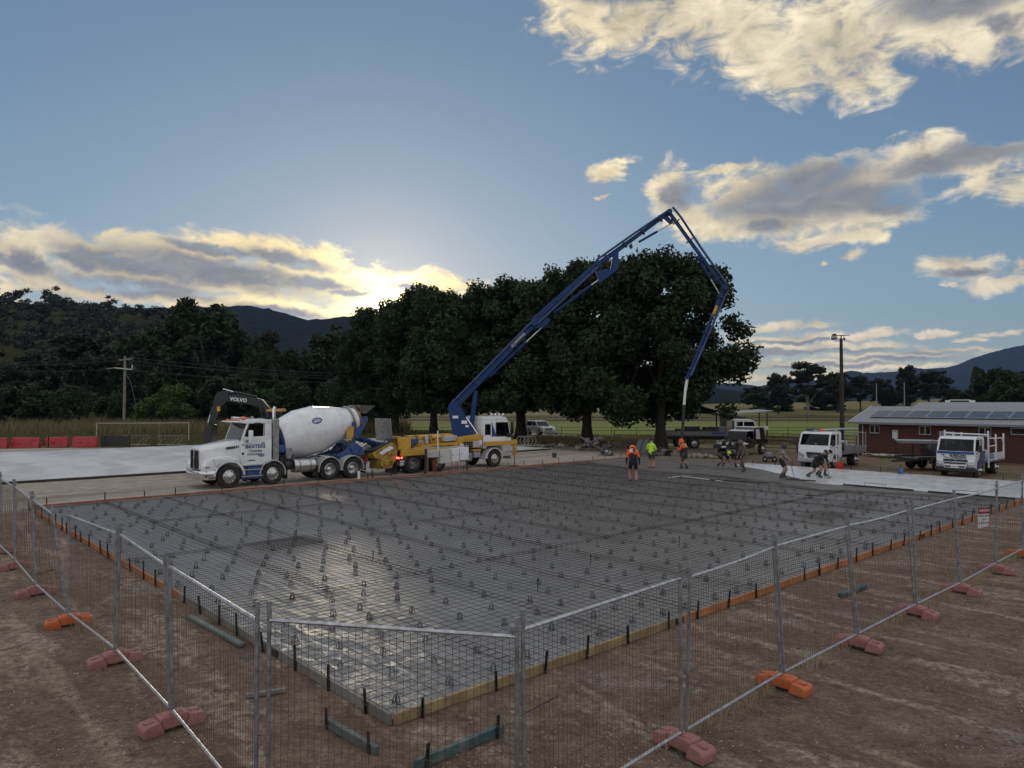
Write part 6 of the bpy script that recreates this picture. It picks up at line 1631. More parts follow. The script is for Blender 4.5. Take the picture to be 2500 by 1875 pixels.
for i in range(10):
    x0 = 0.55 + i * 1.24
    wp = Matrix.Translation(bd.location) @ Matrix.Rotation(ANG - R(90), 4, 'Z') @ Vector((x0 + 0.6, 0.62, BH - 0.14 + 0.05 + (0.62 + .55) * math.tan(slope) + 0.09))
    sp_ = thing('solar_panel', 'solar panel on the brick building roof, %s' % sp_names[i], 'solar panel', wp, 0, 'solar panels on the brick building roof')
    sp_.rotation_euler = Euler((slope, 0, ANG - R(90)))
    mb = MB(); mb.box((0, 0.80, 0), (1.16, 1.62, 0.03)); mb.build('cells', cell_m, sp_)
    mb = MB()
    for (c_, d_) in (((-.59, .80, 0), (.03, 1.68, .042)), ((.59, .80, 0), (.03, 1.68, .042)), ((0, -.02, 0), (1.15, .03, .042)), ((0, 1.62, 0), (1.15, .03, .042))): mb.box(c_, d_)
    mb.build('frame', alu, sp_)
# second building behind, scoreboard
rb = thing('shed', 'low pale roofed shed just showing behind the brick building', 'building', W(59.5, 14.2, -0.1), ANG - R(90))
mb = MB(); mb.box((9, 3, 1.55), (18, 6, 3.1)); mb.build('wall', brick_m, rb); mb = MB(); mb.prism([(-.5, 3.12), (6.5, 3.12), (3, 4.0)], -.5, 18.5, 'yz'); mb.build('roof', zinc, rb)
sb = thing('scoreboard', 'black and white scoreboard standing behind the building roofs', 'scoreboard', gp(2342, 1055), 0)
k_ = gp(2342, 1055).y / FPX
def sbz(py): return CAMZ + (HORIZON - py) * k_
mb = MB(); mb.box((0, 0, (sbz(976) + sbz(1000)) / 2), (52 * k_, 0.2, sbz(976) - sbz(1000))); mb.build('board', black_p, sb)
for (a, b_) in ((-36, -24), (22, 37)): mb = MB(); mb.box(((a + b_) / 2 * k_, -0.12, (sbz(977) + sbz(990)) / 2), ((b_ - a) * k_, 0.06, sbz(977) - sbz(990))); mb.build('side_panel', white_p, sb)
mb = MB(); mb.box((0, -0.12, sbz(976.5)), (50 * k_, 0.08, 0.10)); mb.build('top_strip', white_p, sb)
for x in (-20, 20): mb = MB(); mb.cyl((x * k_, 0, 0), (x * k_, 0, sbz(990)), 0.08, n=8); mb.build('post', galv_dull, sb)
# roofs: timber and plastic heap at the wall foot
tp_ = thing('timber_stack', 'stack of planks under white plastic along the brick wall', 'timber stack', W(49.2, 13.6), ANG - R(90))
for k in range(5): mb = MB(); mb.box((1.6 + 0.12 * (k % 3), 0.12 * k - .2, 0.08 + 0.06 * (k % 2)), (3.6 - 0.3 * k, 0.11, 0.06)); mb.build('plank', timber_y, tp_)
P = []; nx_, ny_ = 30, 8
gx_, gy_ = np.meshgrid(np.linspace(-0.3, 2.6, nx_), np.linspace(-.35, .45, ny_), indexing='ij')
gz_ = 0.20 + 0.22 * (fbm2(gx_ * 2.5, gy_ * 4, 3) - 0.4) - 0.15 * np.abs(gy_)
ii = (np.arange(nx_ - 1)[:, None] * ny_ + np.arange(ny_ - 1)[None, :]).ravel()
link('plastic_wrap', np_mesh('plastic_wrap', np.stack([gx_, gy_, gz_], -1).reshape(-1, 3), np.stack([ii, ii + ny_, ii + ny_ + 1, ii + 1], -1), mat('white_plastic_wrap', (0.55, 0.54, 0.51), 0.35, 0, 0.15, 4), True), tp_)

# ------------------------------------------------------------ poles
fp = thing('floodlight_pole', 'tall dark floodlight pole with lamp on its crossarm, right of the trees', 'light pole', (Vector(((2055 - 1250) / FPX * 62, 62, -0.1))), 0)
zt = CAMZ + (HORIZON - 826) / FPX * 62 + .1
mb = MB(); mb.cyl((0, 0, 0), (0, 0, zt), 0.21, 0.125, n=14); mb.build('pole', mat('weathered_pole_timber', (0.05, 0.040, 0.030), 0.9, 0, 0.3, 2, 0.4, 20), fp)
mb = MB(); mb.bar((-0.55, 0, zt + 0.22), (0.75, 0, zt + 0.30), 0.07); mb.bar((0, 0, zt - .05), (0, 0, zt + .28), 0.08); mb.bar((0.2, 0, zt - .1), (0.25, 0, zt + .24), 0.04); mb.build('crossarm', blackst, fp)
mb = MB(); mb.lathe([(0.05, -.25), (0.18, -.2), (0.27, 0.0), (0.27, 0.06), (0.0, 0.08)], (-0.62, 0, zt + 0.02), (0, -0.25, -1), 18); mb.build('floodlight', mat('lamp_dish', (0.30, 0.29, 0.26), 0.3, 0.6), fp); mb = MB(); mb.box((-0.6, 0, zt + 0.27), (0.30, 0.3, 0.24)); mb.build('ballast_box', blackst, fp, bevel=0.02)
mb = MB(); mb.cyl((0.28, 0, zt - .15), (0.28, 0, zt + .05), 0.07, n=10); mb.build('small_lamp', blackst, fp)
up = thing('power_pole', 'timber power pole with crossarms carrying wires at the left', 'power pole', (Vector(((304 - 1250) / FPX * 104, 104, -0.1))), 0)
def upz(py): return CAMZ + (HORIZON - py) / FPX * 104 + .1
k_ = 104 / FPX
mb = MB(); mb.cyl((0, 0, 0), (0, 0, upz(870)), 0.22, 0.15, n=12); mb.build('pole', mat('grey_pole_timber', (0.22, 0.20, 0.17), 0.9, 0, 0.3, 2, 0.4, 20), up)
mb = MB(); mb.bar((-14 * k_, 0, upz(879)), (16 * k_, 0, upz(876)), 0.14); mb.build('crossarm', galv_dull, up)
mb = MB(); mb.bar((-24 * k_, -.15, upz(898)), (18 * k_, -.15, upz(902)), 0.16); mb.bar((19 * k_, -.15, upz(902)), (20 * k_, -.15, upz(891)), 0.14); mb.bar((-42 * k_, -.1, upz(900)), (-22 * k_, -.1, upz(898)), 0.06); mb.build('crossarm', galv, up)
mb = MB(); mb.tube([(2 * k_, 0, upz(912)), (12 * k_, 0.3, upz(932)), (33 * k_, 1, 0.1)], 0.03, 5); mb.build('stay_wire', galv_dull, up)
for (py, end_l, end_r) in ((871, 880, 915), (878, 884, 922), (880, 886, 930), (901, 893, 936)):
    x0 = 0 if py == 871 else (-12 if py != 880 else 14) * k_
    for (ex_, ez_) in ((-460, end_l), (640, end_r)):
        a_ = Vector((x0, 0, upz(py))); b2 = Vector((ex_ * k_, 0.0, upz(ez_)))
        mb = MB(); mb.tube([a_.lerp(b2, q) - Vector((0, 0, 4 * q * (1 - q) * 0.5)) for q in np.linspace(0, 1, 12)], 0.028, 3); mb.build('wire', blackst, up, smooth=0)
for (px, d, top, lab) in ((2140, 150, 935, 'pale thin pole against the dark trees right of the floodlight'), (2208, 150, 933, 'thin pole below the tall narrow gum')):
    o = thing('thin_pole', lab, 'pole', ((px - 1250) / FPX * d, d, -.1), 0); mb = MB(); mb.cyl((0, 0, 0), (0, 0, CAMZ + (HORIZON - top) / FPX * d), 0.13, 0.09, n=8); mb.build('shaft', galv_dull, o); mb = MB(); mb.cyl((0, 0, CAMZ + (HORIZON - top) / FPX * d), (0, 0, CAMZ + (HORIZON - top) / FPX * d + .15), 0.06, n=8); mb.build('cap', blackst, o)

# ------------------------------------------------------------ shelter, fences, barriers
sh = thing('open_shelter', 'open sided shelter with pale skillion roof beside the tree row', 'shelter', gp(1872, 1073), R(4))
zz = CAMZ - (1003 - HORIZON) / FPX * 75
mb = MB(); mb.hexa([(-4.9, -1.4, zz - .42), (0.1, -1.4, zz - .05), (0.1, 2.2, zz + .05), (-4.9, 2.2, zz - .28), (-4.9, -1.4, zz - .34), (0.1, -1.4, zz + .03), (0.1, 2.2, zz + .13), (-4.9, 2.2, zz - .20)]); mb.build('roof', zinc, sh)
for (x, y) in ((0, 0), (-4.7, 0), (0, 2), (-4.7, 2)): mb = MB(); mb.box((x, y, (zz - .25) / 2), (0.12, 0.12, zz - .25)); mb.build('post', blackst, sh)
mb = MB(); mb.box((-3.2, 1.2, 1.2), (2.8, 0.1, 2.3)); mb.build('back_panel', mat('faded_green_cladding', (0.12, 0.15, 0.14), 0.6), sh)
def rail_fence(name, pts, h, rails, label, m, post_every=2.6, r=0.03, posts_r=0.035, cat='fence'):
    root = thing(name, label, cat, pts[0], 0); o0 = Vector(pts[0])
    for a_, b_ in zip(pts, pts[1:]):
        a_ = Vector(a_); b_ = Vector(b_); L = (b_ - a_).length; n = max(1, int(L / post_every))
        for k in range(n + 1):
            p = a_.lerp(b_, k / n) - o0; mb = MB(); mb.cyl(p, p + Vector((0, 0, h)), posts_r, n=6); mb.build('post', m, root)
        for z in rails:
            mb = MB(); mb.cyl(a_ - o0 + Vector((0, 0, z)), b_ - o0 + Vector((0, 0, z)), r, n=6); mb.build('rail', m, root)
    return root
dark_rail = mat('dark_pipe_rail', (0.035, 0.033, 0.032), 0.6, 0.4, 0.3)
def g3(px, py): p = gp(px, py, -0.1); return p
rail_fence('pipe_fence', [g3(1180, 1077), g3(1460, 1089)], 1.05, (1.02, 0.55), 'black pipe fence running behind the tree trunks', dark_rail, 4.0)
rail_fence('pipe_fence', [g3(1500, 1072), g3(1620, 1074)], 1.0, (0.97, 0.5), 'short dark pipe fence right of the scrap heap', dark_rail, 3.0)
rail_fence('pipe_fence', [g3(1850, 1082), g3(1960, 1087), g3(2090, 1092)], 1.05, (1.02, 0.7, 0.38), 'dark pipe fence at the oval edge behind the white tipper', dark_rail, 3.2)
rail_fence('pipe_gate', [g3(1858, 1106), g3(1945, 1109)], 1.3, (1.27, 1.0, 0.72, 0.45), 'wide dark pipe gate right of the black ute', dark_rail, 4.0, 0.03, 0.05, 'gate')
rail_fence('oval_fence', [(-36, 86, -.1), (0, 88, -.1), (30, 87, -.1), (62, 90, -.1)], 1.0, (0.98, 0.6), 'thin dark rail round the near edge of the oval', dark_rail, 3.0, 0.025)
rail_fence('oval_fence', [(-30, 143, -.1), (30, 146, -.1), (95, 143, -.1), (150, 138, -.1)], 1.3, (1.25, 0.95, 0.65, 0.35), 'dark rail fence along the far side of the oval', dark_rail, 3.5, 0.08)
pale_rail = mat('pale_pipe_frame', (0.42, 0.40, 0.33), 0.6, 0.2, 0.2)
rail_fence('pipe_fence', [g3(237, 1081), g3(317, 1081), g3(391, 1080), g3(462, 1079)], 1.95, (1.93,), 'tall pale pipe frame fence behind the red barriers', pale_rail, 9.0, 0.045, 0.05)
yard_m = mat('yard_rail_timber', (0.085, 0.08, 0.07), 0.85, 0.1, 0.3)
yf = [g3(-30, 1099), g3(120, 1096), g3(250, 1092), g3(318, 1090), g3(400, 1088), g3(500, 1084)]
rail_fence('yard_fence', yf, 1.08, (1.05, 0.12), 'low grey yard fence behind the finished slab', yard_m, 3.0, 0.03, 0.05)
# light mesh bracing of the yard gates
for (px, lab) in ((335, 'pale braced yard gate right of the dark panel'), (420, 'pale braced yard gate nearest the mixer cab')):
    p = g3(px, 1089); o = thing('yard_gate', lab, 'gate', p, R(8))
    for x in np.linspace(-1.2, 1.2, 9): mb = MB(); mb.cyl((x, 0, 0.15), (x, 0, 0.95), 0.012, n=5); mb.build('bar', galv_dull, o)
    mb = MB(); mb.cyl((-1.2, 0, 0.15), (1.2, 0, 0.15), 0.025, n=6); mb.build('rail', galv, o); mb = MB(); mb.cyl((-1.2, 0, 0.95), (1.2, 0, 0.95), 0.02, n=6); mb.build('rail', galv_dull, o)
    for (a_, b_) in ((-1.2, -0.5), (0.0, 0.7), (0.5, 1.1)): mb = MB(); mb.cyl((a_, 0, 0.15), (b_, 0, 0.8), 0.015, n=5); mb.build('brace', galv, o)
def barrier(px0, px1, y0, y1, label):
    a_ = g3(px0, y0); b_ = g3(px1, y1); L = (b_ - a_).length
    root = thing('water_barrier', label, 'barrier', a_, math.atan2(b_.y - a_.y, b_.x - a_.x), 'red plastic barriers along the yard fence')
    mb = MB(); mb.prism([(-.25, 0.05), (.25, 0.05), (.25, 0.2), (.13, 0.45), (.09, 0.95), (-.09, 0.95), (-.13, 0.45), (-.25, 0.2)], 0.08, L - .08, 'yz'); mb.build('shell', redplastic, root, bevel=0.03, seg=2)
    for x in (0.04, L - .04):
        for z in (0.25, 0.45, 0.65, 0.82): mb = MB(); mb.cyl((x, 0, z - .05), (x, 0, z + .04), 0.07, n=10); mb.build('hinge_lug', redplastic, root)
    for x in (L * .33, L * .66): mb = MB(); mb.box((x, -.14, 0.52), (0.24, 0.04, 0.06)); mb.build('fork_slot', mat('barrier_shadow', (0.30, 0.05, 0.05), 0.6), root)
    mb = MB(); mb.box((L / 2, 0, 0.965), (L - .3, 0.12, 0.03)); mb.build('top_lip', mat('faded_barrier_lip', (0.55, 0.20, 0.19), 0.5), root, bevel=0.01)
barrier(-46, 23, 1097, 1097, 'red plastic barrier cut by the left picture edge'); barrier(30, 102, 1096, 1096, 'red plastic barrier second from the left edge')
barrier(111, 171, 1095, 1094, 'red plastic barrier right of the fence post'); barrier(177, 241, 1094, 1093, 'red plastic barrier nearest the dark panel')
o = thing('dark_panel', 'dark solid panel standing in the yard fence beside the barriers', 'panel', g3(285, 1091.5), R(4)); mb = MB(); mb.box((0, 0, 0.52), (2.1, 0.05, 0.95)); mb.build('sheet', mat('charcoal_sheet', (0.035, 0.034, 0.036), 0.7), o); 
for x in (-1.08, 1.08): mb = MB(); mb.box((x, 0, 0.55), (0.08, 0.1, 1.1)); mb.build('post', yard_m, o)
# posts of the paddock fence
for i, px in enumerate((22, 92, 160, 470, 620)):
    p = at_depth(px, 1000, 88); o = thing('paddock_post', ['thin paddock post furthest left', 'thin paddock post second from left', 'thin paddock post left of the pale frame', 'thin paddock post right of the pale frame', 'thin paddock post behind the mixer cab'][i], 'post', (p.x, p.y, -.1), 0, 'paddock fence posts'); mb = MB(); mb.cyl((0, 0, 0), (0.03, 0, 1.5), 0.06, n=6); mb.build('shaft', yard_m, o); mb = MB(); mb.cyl((0.03, 0, 1.5), (0.03, 0, 1.53), 0.065, n=6); mb.build('cap', galv_dull, o)

# ------------------------------------------------------------ cab-over light trucks
def small_wheel(parent, x, y, r, w_, side, rim_m=None):
    return wheel(parent, x, y, r, w_, side, 'front', rim_m or alu)
def light_truck_cab(root, body_m, lower_m, Wd, front_z, belt, roof_z, fx=0.75, bx=-0.85, mirrors=True):
    """cab-over cab; local +x forward, front axle at x=0. returns nothing"""
    w2 = Wd / 2
    mb = MB()
    mb.prism([(fx, 0.42), (fx + .02, 0.9), (fx - .03, belt), (bx, belt), (bx, 0.62), (-0.50, 0.62), (-0.42, 0.80), (0.40, 0.80), (0.50, 0.42)], -w2, w2)
    mb.prism([(fx - .30, roof_z - .14), (fx - .42, roof_z - .02), (fx - .7, roof_z), (bx, roof_z), (bx, roof_z - .14)], -w2 + .05, w2 - .05)
    for s_ in (1, -1):
        mb.bar((fx - .05, s_ * (w2 - .05), belt - .02), (fx - .32, s_ * (w2 - .08), roof_z - .08), 0.085, 0.085)
        mb.bar((-0.22, s_ * (w2 - .05), belt - .02), (-0.22, s_ * (w2 - .08), roof_z - .08), 0.12, 0.07, up=(0, 1, 0))
        mb.box((bx + .12, s_ * (w2 - .06), (belt + roof_z) / 2 - .05), (0.24, 0.07, roof_z - belt - .05))
    mb.box((bx + .03, 0, (belt + roof_z) / 2 - .3), (0.05, Wd - .1, 0.35))
    cab_ = mb.build('cab', body_m, root, bevel=0.035, seg=2, smooth=50)
    mb = MB(); mb.hexa([(fx - .045, -w2 + .1, belt), (fx - .03, -w2 + .1, belt), (fx - .03, w2 - .1, belt), (fx - .045, w2 - .1, belt), (fx - .32, -w2 + .13, roof_z - .12), (fx - .305, -w2 + .13, roof_z - .12), (fx - .305, w2 - .13, roof_z - .12), (fx - .32, w2 - .13, roof_z - .12)]); mb.build('windscreen', glass, root, smooth=0)
    for s_ in (1, -1):
        mb = MB(); mb.prism([(fx - .12, belt + .02), (fx - .36, roof_z - .15), (-.28, roof_z - .15), (-.28, belt + .02)], s_ * (w2 - .06), s_ * (w2 - .05)); mb.build('side_window', glass, root, smooth=0)
        mb = MB(); mb.prism([(fx - .16, 0.85), (fx - .16, belt), (-.30, belt), (-.30, 0.85)], s_ * (w2 + .002), s_ * (w2 + .012)); dr_ = mb.build('door', body_m, root, bevel=0.005)
        mb = MB(); mb.box((-.22, s_ * (w2 + .02), belt - .12), (0.12, 0.03, 0.04)); mb.build('handle', black_p, dr_)
        if mirrors:
            mb = MB(); mb.box((fx - .02, s_ * (w2 + .20), belt + .16), (0.08, 0.17, 0.34)); mr = mb.build('mirror', black_p, root, bevel=0.03)
            mb = MB(); mb.tube([(fx - .15, s_ * (w2 - .02), roof_z - .18), (fx, s_ * (w2 + .18), roof_z - .22), (fx, s_ * (w2 + .18), belt - .02), (fx - .12, s_ * w2, belt - .12)], 0.014, 6); mb.build('mirror_arm', black_p, mr)
        mb = MB(); mb.arch((0, 0.39), 0.45, 0.50, R(5), R(175), s_ * (w2 - .25), s_ * (w2 + .015), 12); mb.build('wheel_arch', lower_m, root)
    mb = MB(); mb.box((-.35, 0.45, 1.25), (0.35, 0.5, 0.75)); mb.box((-.35, -0.45, 1.25), (0.35, 0.5, 0.75)); mb.build('seats', cabin_m, root, bevel=0.05)
    mb = MB(); mb.box((fx - .24, 0, belt - .08), (0.34, Wd - .2, 0.22)); mb.build('dashboard', cabin_m, root, bevel=0.05)
    mb = MB(); mb.lathe([(0.17, -.012), (0.185, 0), (0.17, .012), (0.155, 0), (0.17, -.012)], (fx - .42, -0.42, belt + .05), (-.8, 0, .6), 16); mb.build('steering_wheel', black_p, root)
    for y in (-0.35, 0.35): mb = MB(); mb.bar((fx - .01, y, belt + .02), (fx - .03, y + .45, belt + .06), 0.02); mb.build('wiper', black_p, root)
    return cab_

# white and blue concretor's truck at the right
fz = thing('flatbed_truck', 'white truck with blue band, dark front lettering and pipe rack tray', 'truck', W(38.55, 4.85, -0.03), ANG + math.pi)
fz.scale = (1.05, 1.05, 1.05)
white2 = mat('white_cab_paint', (0.72, 0.74, 0.76), 0.25, 0, 0.03, 3, coat=0.5)
light_truck_cab(fz, white2, black_p, 1.72, 0.9, 1.32, 2.02)
for s_ in (1, -1):
    small_wheel(fz, 0, s_ * 0.72, 0.37, 0.20, s_); small_wheel(fz, -2.75, s_ * 0.76, 0.37, 0.20, s_); small_wheel(fz, -2.75, s_ * 0.54, 0.37, 0.20, s_)
FX = 0.765
mb = MB(); mb.box((FX + .01, 0, 1.24), (0.03, 1.64, 0.12)); mb.build('blue_band', mat('bright_blue_vinyl', (0.015, 0.075, 0.26), 0.3), fz, bevel=0.01)
mb = MB(); mb.box((FX + .03, 0, 0.42), (0.16, 1.76, 0.26)); mb.build('bumper', black_p, fz, bevel=0.04)
mb = MB(); mb.prism([(-.52, 0.74), (-.48, 0.48), (.48, 0.48), (.52, 0.74)], FX + .10, FX + .125, 'yz'); mb.build('bumper_centre', white2, fz, bevel=0.01)
for (z, h, w_) in ((0.86, 0.10, 1.06), (0.72, 0.08, 0.98), (0.56, 0.07, 0.9)): mb = MB(); mb.box((FX + .135 if z < .6 else FX + (.02 if z > .8 else .118), 0, z), (0.03, w_, h)); mb.build('grille_slot', black_p, fz, bevel=0.01)
for s_ in (1, -1): mb = MB(); mb.box((FX + .0, s_ * 0.69, 0.76), (0.10, 0.32, 0.28)); mb.build('headlight', lamp_w, fz, bevel=0.03, seg=2)
mb = MB(); mb.box((FX + .155, 0.0, 0.54), (0.012, 0.36, 0.11)); pt = mb.build('number_plate', white_txt, fz)
put_text('N01ST A', 0.09, black_txt, pt, (FX + .163, 0, 0.54), FRONT, depth=0.002, bold=0.001)
put_text('SURECAN', 0.165, black_txt, fz, (FX + .012, 0.10, 1.10), FRONT, depth=0.004, bold=0.005)
put_text('CONCRETE', 0.135, black_txt, fz, (FX + .016, 0.12, 0.98), FRONT, depth=0.004, bold=0.004)
mb = MB(); mb.tube([(FX + .03, -.62, 1.12), (FX + .03, -.50, 1.12), (FX + .03, -.52, 1.05), (FX + .03, -.42, 0.99), (FX + .03, -.30, 0.98)], 0.018, 6); mb.build('swoosh_logo', navy_txt, fz)
for q in (90, 210, 330):     # three lozenges round a point
    mb = MB(); a_ = R(q); d = Vector((0, math.cos(a_), math.sin(a_))); sd = Vector((0, -math.sin(a_), math.cos(a_))); c_ = Vector((FX + .04, 0, 0.87)); 
    mb.add([c_ + Vector((.005, 0, 0)), c_ + d * .035 + sd * .02 + Vector((.005, 0, 0)), c_ + d * .07 + Vector((.005, 0, 0)), c_ + d * .035 - sd * .02 + Vector((.005, 0, 0))], [(0, 1, 2, 3)]); mb.build('badge_lozenge', chrome, fz, smooth=0)
mb = MB(); mb.prism([(0.62, 0.45), (0.30, 0.9), (-0.1, 1.32), (-.84, 1.32), (-.84, 0.64), (-.4, 0.64), (-.2, 0.45)], 0.866, 0.872); mb.build('door_graphic', mat('grey_blue_vinyl', (0.06, 0.075, 0.14), 0.4), fz)
mb = MB(); mb.box((0.52, 0.15, 1.37), (0.2, 0.35, 0.06)); mb.build('dash_cloth', mat('orange_cloth', (0.75, 0.20, 0.08), 0.8), fz, bevel=0.02)
mb = MB()
for s_ in (1, -1): mb.box((-1.9, s_ * 0.36, 0.58), (3.6, 0.08, 0.16))
mb.build('chassis', blackst, fz)
mb = MB(); mb.box((-2.35, 0, 0.74), (2.85, 1.9, 0.08)); mb.build('tray', galv_dull, fz)
for s_ in (1, -1):
    mb = MB(); mb.box((-2.35, s_ * 0.96, 0.98), (2.8, 0.03, 0.34)); sd_ = mb.build('tray_side', white2, fz)
    if s_ > 0:
        mb = MB(); mb.box((-1.55, 0.978, 1.0), (0.75, 0.006, 0.22)); mb.build('blue_sign', mat('sign_blue', (0.03, 0.12, 0.30), 0.4), sd_)
        put_text('SURECAN', 0.11, white_txt, sd_, (-1.55, 0.985, 1.0), SIDE_L, depth=0.003)
    for x in (-0.98, -2.3, -3.7):
        mb = MB(); mb.bar((x, s_ * 0.98, 0.45 if x == -0.98 else 0.75), (x, s_ * 0.98, 2.30 if x == -.98 else 2.1), 0.07); mb.build('rack_post', white2, fz)
    mb = MB(); mb.cyl((-1.0, s_ * 0.98, 1.92), (-3.75, s_ * 0.98, 1.85), 0.03, n=8); mb.build('rack_rail', white2, fz); mb = MB(); mb.cyl((-1.0, s_ * 0.98, 1.52), (-2.3, s_ * 0.98, 1.52), 0.025, n=8); mb.build('rack_rail', white2, fz)
    mb = MB(); mb.bar((-2.0, s_ * 0.98, 1.88), (-2.28, s_ * 0.98, 1.60), 0.04); mb.build('rack_brace', white2, fz); mb = MB(); mb.bar((-3.4, s_ * 0.98, 1.84), (-3.68, s_ * 0.98, 1.56), 0.04); mb.build('rack_brace', white2, fz)
mb = MB(); mb.cyl((-0.98, -0.98, 2.14), (-0.98, 0.98, 2.10), 0.035, n=8); mb.build('headboard_rail', white2, fz)
mb = MB(); mb.box((-1.15, 0.55, 1.05), (0.5, 0.6, 0.55)); mb.build('toolbox', white2, fz, bevel=0.02)

# white tipper with gear piled on its tray
iz = thing('tool_truck', 'white crew truck with loaded tray and tools parked beside the floodlight pole', 'truck', W(38.15, 12.2, -0.03), ANG + math.pi)
iz.scale = (1.05, 1.05, 1.05)
light_truck_cab(iz, white2, white2, 1.80, 0.9, 1.32, 2.06)
for s_ in (1, -1):
    small_wheel(iz, 0, s_ * 0.74, 0.38, 0.2, s_); small_wheel(iz, -2.8, s_ * 0.78, 0.38, 0.2, s_); small_wheel(iz, -2.8, s_ * 0.56, 0.38, 0.2, s_)
    mb = MB(); mb.prism([(s_ * 0.52, 0.78), (s_ * 0.86, 0.94), (s_ * 0.88, 0.72), (s_ * 0.62, 0.60)], FX, FX + .04, 'yz'); mb.build('headlight', lamp_w, iz, bevel=0.015)
mb = MB(); mb.box((FX + .04, 0, 0.46), (0.14, 1.84, 0.24)); mb.build('bumper', mat('silver_bumper', (0.40, 0.41, 0.42), 0.4, 0.3), iz, bevel=0.04)
for z in (0.86, 0.75, 0.66): mb = MB(); mb.box((FX + .02, 0, z), (0.03, 0.74 - (0.86 - z), 0.045)); mb.build('grille_bar', chrome if z < .8 else black_p, iz, bevel=0.01)
mb = MB(); mb.prism([(-.45, .92), (.45, .92), (.34, .60), (-.34, .60)], FX + .003, FX + .012, 'yz'); mb.build('grille_recess', black_p, iz)
mb = MB(); mb.cyl((FX - .16, 0.1, 1.38), (FX - .16, 0.1, 1.43), 0.09, n=12); mb.build('dash_cap', mat('lime_cloth', (0.35, 0.62, 0.05), 0.8), iz)
mb = MB()
for s_ in (1, -1): mb.box((-1.9, s_ * 0.36, 0.6), (3.6, 0.08, 0.16))
mb.build('chassis', blackst, iz)
mb = MB(); mb.box((-2.5, 0, 0.80), (3.1, 2.0, 0.08)); mb.build('tray', galv_dull, iz)
for s_ in (1, -1):
    mb = MB(); mb.box((-2.5, s_ * 1.0, 1.02), (3.0, 0.04, 0.36)); mb.build('tray_side', galv, iz)
    for x in (-1.0, -2.4, -3.9): mb = MB(); mb.bar((x, s_ * 1.0, 0.8), (x, s_ * 1.0, 2.1 if x > -2 else 1.95), 0.05); mb.build('rack_post', galv_dull, iz)
    mb = MB(); mb.cyl((-0.95, s_ * 1.0, 2.06), (-3.95, s_ * 1.0, 1.92), 0.028, n=8); mb.build('rack_rail', galv_dull, iz)
rr = random.Random(8)
for k in range(9):
    mb = MB(); x = -1.3 - rr.random() * 2.3; y = rr.uniform(-.7, .8); s0 = rr.uniform(.2, .5)
    mb.box((x, y, 0.84 + s0 / 2 + rr.random() * .3), (s0 * 1.4, s0, s0), rr.random()); mb.build('stowed_gear', rr.choice([blackst, galv_dull, grey_p, black_p]), iz, bevel=0.03)
mb = MB(); mb.bar((0.35, -0.55, 2.17), (-0.6, -0.2, 2.13), 0.22, 0.14); mb.build('roof_blower', mat('dark_blue_case', (0.02, 0.03, 0.08), 0.5), iz, bevel=0.04)
mb = MB(); mb.bar((-0.3, -0.3, 2.14), (-0.75, -0.1, 2.12), 0.2, 0.12); mb.build('roof_bundle', amber, iz, bevel=0.04)
mb = MB(); mb.cyl((0.1, -.5, 2.12), (-3.8, .4, 2.2), 0.03, n=8); mb.cyl((0.1, -.3, 2.12), (-3.8, .6, 2.16), 0.025, n=8); mb.build('roof_poles', galv, iz)
mb = MB(); mb.cyl((0.25, 1.06, 0.05), (0.25, 1.04, 2.22), 0.028, n=8); mb.build('leaning_pole', white2, iz)

# black ute with white canopy top
ut = thing('black_ute', 'black four wheel drive ute with round spotlights and white side graphics', 'ute', gp(1784, 1112), ANG + math.pi)
mb = MB()
mb.prism([(0.72, 0.55), (0.78, 0.75), (0.74, 1.06), (-0.72, 1.14), (-1.9, 1.16), (-1.9, 0.55), (-0.55, 0.5), (-0.42, 0.85), (0.38, 0.85), (0.5, 0.52)], -0.84, 0.84)
for s_ in (1, -1):
    mb.bar((-0.70, s_ * 0.76, 1.12), (-0.98, s_ * 0.70, 1.78), 0.07); mb.bar((-1.85, s_ * 0.76, 1.12), (-1.88, s_ * 0.70, 1.78), 0.12, 0.07, up=(0, 1, 0))
mb.box((-1.9, 0, 1.45), (0.05, 1.5, 0.6))
mb.build('body', black_gl, ut, bevel=0.04, seg=2, smooth=50)
mb = MB(); mb.prism([(-0.92, 1.76), (-1.05, 1.84), (-1.5, 1.87), (-1.95, 1.85), (-1.95, 1.76)], -0.74, 0.74); mb.build('roof', white2, ut, bevel=0.02)
mb = MB(); mb.hexa([(-.70, -.68, 1.14), (-.69, -.68, 1.14), (-.69, .68, 1.14), (-.70, .68, 1.14), (-.98, -.64, 1.76), (-.97, -.64, 1.76), (-.97, .64, 1.76), (-.98, .64, 1.76)]); mb.build('windscreen', glass, ut, smooth=0)
